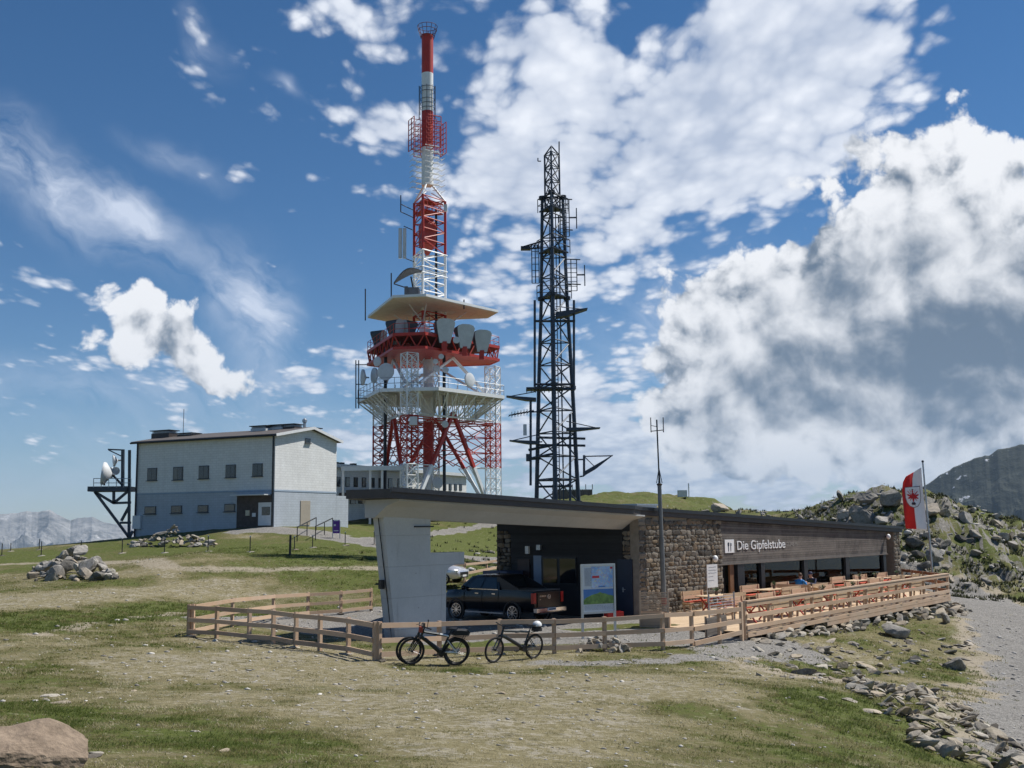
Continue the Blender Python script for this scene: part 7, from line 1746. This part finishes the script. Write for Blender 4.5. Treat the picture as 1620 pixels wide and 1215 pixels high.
    # hillside
    big = [(1330, 786, .9, 1.2), (1372, 786, 1.5, .7), (1415, 797, 1.7, 1.0), (1366, 818, 2.0, .9), (1396, 824, 1.0, .9), (1445, 862, 1.2, .9), (1452, 878, 1.0, .7), (1526, 822, .9, 1.5), (1494, 813, 1.0, .7), (1472, 808, 1.6, .8), (1480, 880, 1.1, 1.0), (1460, 895, .9, .7), (1340, 812, .8, .6), (1562, 915, .8, .5), (1300, 803, .7, .5), (1138, 803, 1.6, .9), (1115, 806, .9, .5), (1170, 808, .8, .6), (1420, 850, .8, .6), (1545, 845, .9, .5)]
    own = {0: 'small upright boulder on the crest of the rocky hill', 1: 'long low boulder capping the crest of the rocky hill', 2: 'big dark boulder on the hill crest just behind the flag', 3: 'broad pale slab on the grassy face of the rocky hill above the restaurant roof', 7: 'pointed leaning boulder standing against the dark mountain', 15: 'rounded boulder on the far grassy hill behind the stone wall', 9: 'pale jumbled boulder on the crest beyond the flagpole'}
    for k, (px, py, s, h) in enumerate(big):
        p = hit(px, py + 6); T = thing('boulder', own.get(k, 'grey lichen-covered boulder on the rocky hill behind the restaurant'), 'boulder', p, 0, None if k in own else 'boulders on the rocky hill'); put(rg.choice(ROCKS), p, (s * .72, s * .58, s * .50 * (h + .2)), T, rg, .35, None, 'rock', .32)
    n = 0
    while n < 150:
        px, py = rg.uniform(1250, 1625), rg.uniform(800, 935); d_ = ray(px, py); p = hit(px, py)
        if p.y < 66 or p.y > 115: continue
        s = .13 + .55 * rg.random() ** 3; T = link('boulder', rg.choice(ROCKS if s > .4 else PEBS)); tag(T, 'grey lichen-covered boulder on the rocky hill behind the restaurant', 'boulder', 'boulders on the rocky hill')
        T.matrix_world = Matrix.Translation(p + Vector((0, 0, s * .12))) @ Matrix.Rotation(rg.uniform(0, 6.28), 4, 'Z') @ Matrix.Rotation(rg.uniform(-.4, .4), 4, 'X') @ Matrix.Diagonal((s * rg.uniform(.8, 1.3), s * rg.uniform(.7, 1), s * rg.uniform(.5, .9), 1)); n += 1
rocks()

# ------------------------------------------------------------------ turf, pebbles and tussocks (too many to count)
def mesh_np(name, V, F, mat, col=None):
    me = bpy.data.meshes.new(name); me.vertices.add(len(V)); me.vertices.foreach_set('co', V.astype(np.float32).ravel()); k = F.shape[1]
    me.loops.add(F.size); me.polygons.add(len(F)); me.loops.foreach_set('vertex_index', F.astype(np.int32).ravel()); me.polygons.foreach_set('loop_start', (np.arange(len(F)) * k).astype(np.int32)); me.update(calc_edges=True)
    if col is not None: a = me.attributes.new('tint', 'FLOAT', 'POINT'); a.data.foreach_set('value', col.astype(np.float32))
    me.materials.append(mat); o = link(name, me); tag(o, None, None, kind='stuff'); return o
def blade_mat():
    m, b = begin('grass_blades'); a = nd('ShaderNodeAttribute'); a.attribute_name = 'tint'; t = S(a.outputs['Fac'])
    c = mixc(sstep(t, .42, .95), mixc(sstep(t, .0, .5), (.52, .46, .31), (.22, .195, .085)), (.095, .125, .028)); lk(c, b.inputs['Base Color']); b.inputs['Roughness'].default_value = .8; b.inputs['Specular IOR Level'].default_value = .2
    out = [n for n in S.nt.nodes if n.type == 'OUTPUT_MATERIAL'][0]; tr = nd('ShaderNodeBsdfTranslucent'); lk(c, tr.inputs[0]); mx = nd('ShaderNodeMixShader'); mx.inputs[0].default_value = .45; lk(b.outputs[0], mx.inputs[1]); lk(tr.outputs[0], mx.inputs[2]); lk(mx.outputs[0], out.inputs[0])
blade_mat()
def scatter_turf():
    N = 190000; az = np.radians(RNG.uniform(-29, 29, N)); r = 8.5 * (75 / 8.5) ** (RNG.random(N) ** .82); x, y = np.sin(az) * r, np.cos(az) * r
    g, gv, di, rk = masks(x, y); z = ground(x, y)
    pr = np.clip(.42 + g * .6, 0, 1) * (1 - gv * .97) * (1 - di * .85); clump = fbm(x / .5, y / .5, 3, 88); patch = fbm(x / .32, y / .32, 3, 71) * .55 + fbm(x / 1.3, y / 1.3, 3, 72) * .45; keep = RNG.random(N) < pr * np.clip((clump - .34) * 4.0, .06, 1)
    dloc = (x - FRONT.x) * FE.x + (y - FRONT.y) * FE.y; off = (x - FRONT.x) * FN.x + (y - FRONT.y) * FN.y; keep &= ~((dloc > -15) & (dloc < 28) & (off > -10) & (off < 3.6)); keep &= ~((dloc > -3.2) & (dloc < 27) & (off > -10) & (off < 7.0) & (off < 6.9 - .07 * (dloc + 3)))
    x, y, z, g, r, clump, patch = (q[keep] for q in (x, y, z, g, r, clump, patch)); n = len(x); B = 5
    a = RNG.uniform(0, 2 * np.pi, (n, B)); rad = RNG.uniform(.0, .09, (n, B)) * (1 + r[:, None] / 30); sc = np.clip(r / 20, .75, 2.2)[:, None]
    bx, by = x[:, None] + np.cos(a) * rad, y[:, None] + np.sin(a) * rad; h = RNG.uniform(.015, .055, (n, B)) * (.55 + .75 * g[:, None]) * sc ** .6; w = .008 * sc * RNG.uniform(.8, 1.5, (n, B)); lean = RNG.uniform(.4, 1.6, (n, B)) * h; ph = RNG.uniform(0, 2 * np.pi, (n, B))
    bz = np.repeat(z[:, None], B, 1) - .008
    p0 = np.stack([bx - np.sin(ph) * w, by + np.cos(ph) * w, bz], 2); p1 = np.stack([bx + np.sin(ph) * w, by - np.cos(ph) * w, bz], 2); p2 = np.stack([bx + np.cos(ph) * lean, by + np.sin(ph) * lean, bz + h], 2)
    V = np.stack([p0, p1, p2], 2).reshape(-1, 3); F = np.arange(len(V)).reshape(-1, 3); t = np.clip(g[:, None] * .80 + .10 + RNG.uniform(-.16, .16, (n, B)) + (patch[:, None] - .5) * 2.6, 0, 1); mesh_np('grass', V, F, MAT['grass_blades'], np.repeat(t.ravel(), 3))
    # heath clumps on the rocky hill
    N = 30000; X = RNG.uniform(_hill.x - 40, _hill.x + 30, N); Y = RNG.uniform(66, 118, N); rk = rockiness(X, Y); cl = fbm(X / 2.2, Y / 2.2, 4, 61); keep = RNG.random(N) < rk * np.clip((cl - .42) * 6, 0, 1); X, Y, cl = X[keep], Y[keep], cl[keep]; n = len(X); Z = ground(X, Y); B = 7
    a = RNG.uniform(0, 2 * np.pi, (n, B)); rad = RNG.uniform(0, .22, (n, B)); bx, by = X[:, None] + np.cos(a) * rad, Y[:, None] + np.sin(a) * rad; h = RNG.uniform(.10, .32, (n, B)); w = RNG.uniform(.03, .07, (n, B)); ph = RNG.uniform(0, 6.28, (n, B)); ln = RNG.uniform(.2, 1.0, (n, B)) * h; bz = np.repeat(Z[:, None], B, 1) - .03
    V = np.stack([np.stack([bx - np.sin(ph) * w, by + np.cos(ph) * w, bz], 2), np.stack([bx + np.sin(ph) * w, by - np.cos(ph) * w, bz], 2), np.stack([bx + np.cos(ph) * ln, by + np.sin(ph) * ln, bz + h], 2)], 2).reshape(-1, 3)
    hm, hb = begin('heath'); at_ = nd('ShaderNodeAttribute'); at_.attribute_name = 'tint'; lk(mixc(S(at_.outputs['Fac']), (.026, .034, .012), (.12, .125, .042)), hb.inputs['Base Color']); hb.inputs['Roughness'].default_value = .9
    mesh_np('heath', V, np.arange(len(V)).reshape(-1, 3), hm, np.repeat(RNG.random(n * B), 3))
    # pebbles
    base = np.array([v.co[:] for v in PEBS[0].vertices]); me1 = bpy.data.meshes.new('t'); bm = bmesh.new(); bmesh.ops.create_icosphere(bm, subdivisions=1, radius=1); bv = np.array([v.co[:] for v in bm.verts]); bf_ = np.array([[v.index for v in f.verts] for f in bm.faces]); bm.free()
    N = 15000; az = np.radians(RNG.uniform(-29, 29, N)); r = 8.5 * (70 / 8.5) ** (RNG.random(N) ** .9); x, y = np.sin(az) * r, np.cos(az) * r; g, gv, di, rk = masks(x, y); keep = RNG.random(N) < np.clip(.30 + gv * .5 + di * .5 - g * .35, .04, 1)
    dloc = (x - FRONT.x) * FE.x + (y - FRONT.y) * FE.y; off = (x - FRONT.x) * FN.x + (y - FRONT.y) * FN.y; keep &= ~((dloc > -3.2) & (dloc < 27) & (off > -10) & (off < 7.0)); x, y, r = x[keep], y[keep], r[keep]; n = len(x); z = ground(x, y)
    s = (.010 + .030 * RNG.random(n) ** 4) * np.clip(r / 16, .8, 2.6); rot = RNG.uniform(0, 6.28, n); V = np.repeat(bv[None], n, 0) * RNG.uniform(.7, 1.25, (n, len(bv), 1)); V = V * np.stack([s * RNG.uniform(.9, 1.7, n), s, s * RNG.uniform(.35, .7, n)], 1)[:, None]
    c_, s_ = np.cos(rot)[:, None], np.sin(rot)[:, None]; V = np.stack([V[..., 0] * c_ - V[..., 1] * s_ + x[:, None], V[..., 0] * s_ + V[..., 1] * c_ + y[:, None], V[..., 2] + z[:, None] + s[:, None] * .12], 2)
    F = (bf_[None] + (np.arange(n) * len(bv))[:, None, None]).reshape(-1, 3); tint = np.repeat(RNG.random(n), len(bv))
    m, b = begin('pebbles'); a = nd('ShaderNodeAttribute'); a.attribute_name = 'tint'; lk(mixc(S(a.outputs['Fac']), (.20, .18, .155), (.60, .57, .52)), b.inputs['Base Color']); b.inputs['Roughness'].default_value = .9
    mesh_np('pebbles', V.reshape(-1, 3), F, m, tint)
    # small rubble on the rocky hill
    N = 5200; px, py = RNG.uniform(1180, 1640, N), RNG.uniform(800, 940, N); X = RNG.uniform(_hill.x - 34, _hill.x + 26, N); Y = RNG.uniform(66, 112, N); rk = rockiness(X, Y); keep = RNG.random(N) < rk * np.clip((fbm(X / 3, Y / 3, 3, 19) - .35) * 3.5, 0, 1); X, Y = X[keep], Y[keep]; n = len(X); z = ground(X, Y)
    s = .05 + .26 * RNG.random(n) ** 3; V = np.repeat(bv[None], n, 0) * RNG.uniform(.65, 1.25, (n, len(bv), 1)); V = V * np.stack([s * RNG.uniform(.9, 1.8, n), s, s * RNG.uniform(.4, .9, n)], 1)[:, None]; V = V + np.stack([X, Y, z + s * .15], 1)[:, None]
    F = (bf_[None] + (np.arange(n) * len(bv))[:, None, None]).reshape(-1, 3); mesh_np('rubble', V.reshape(-1, 3), F, m, np.repeat(RNG.random(n) * .8, len(bv)))
scatter_turf()
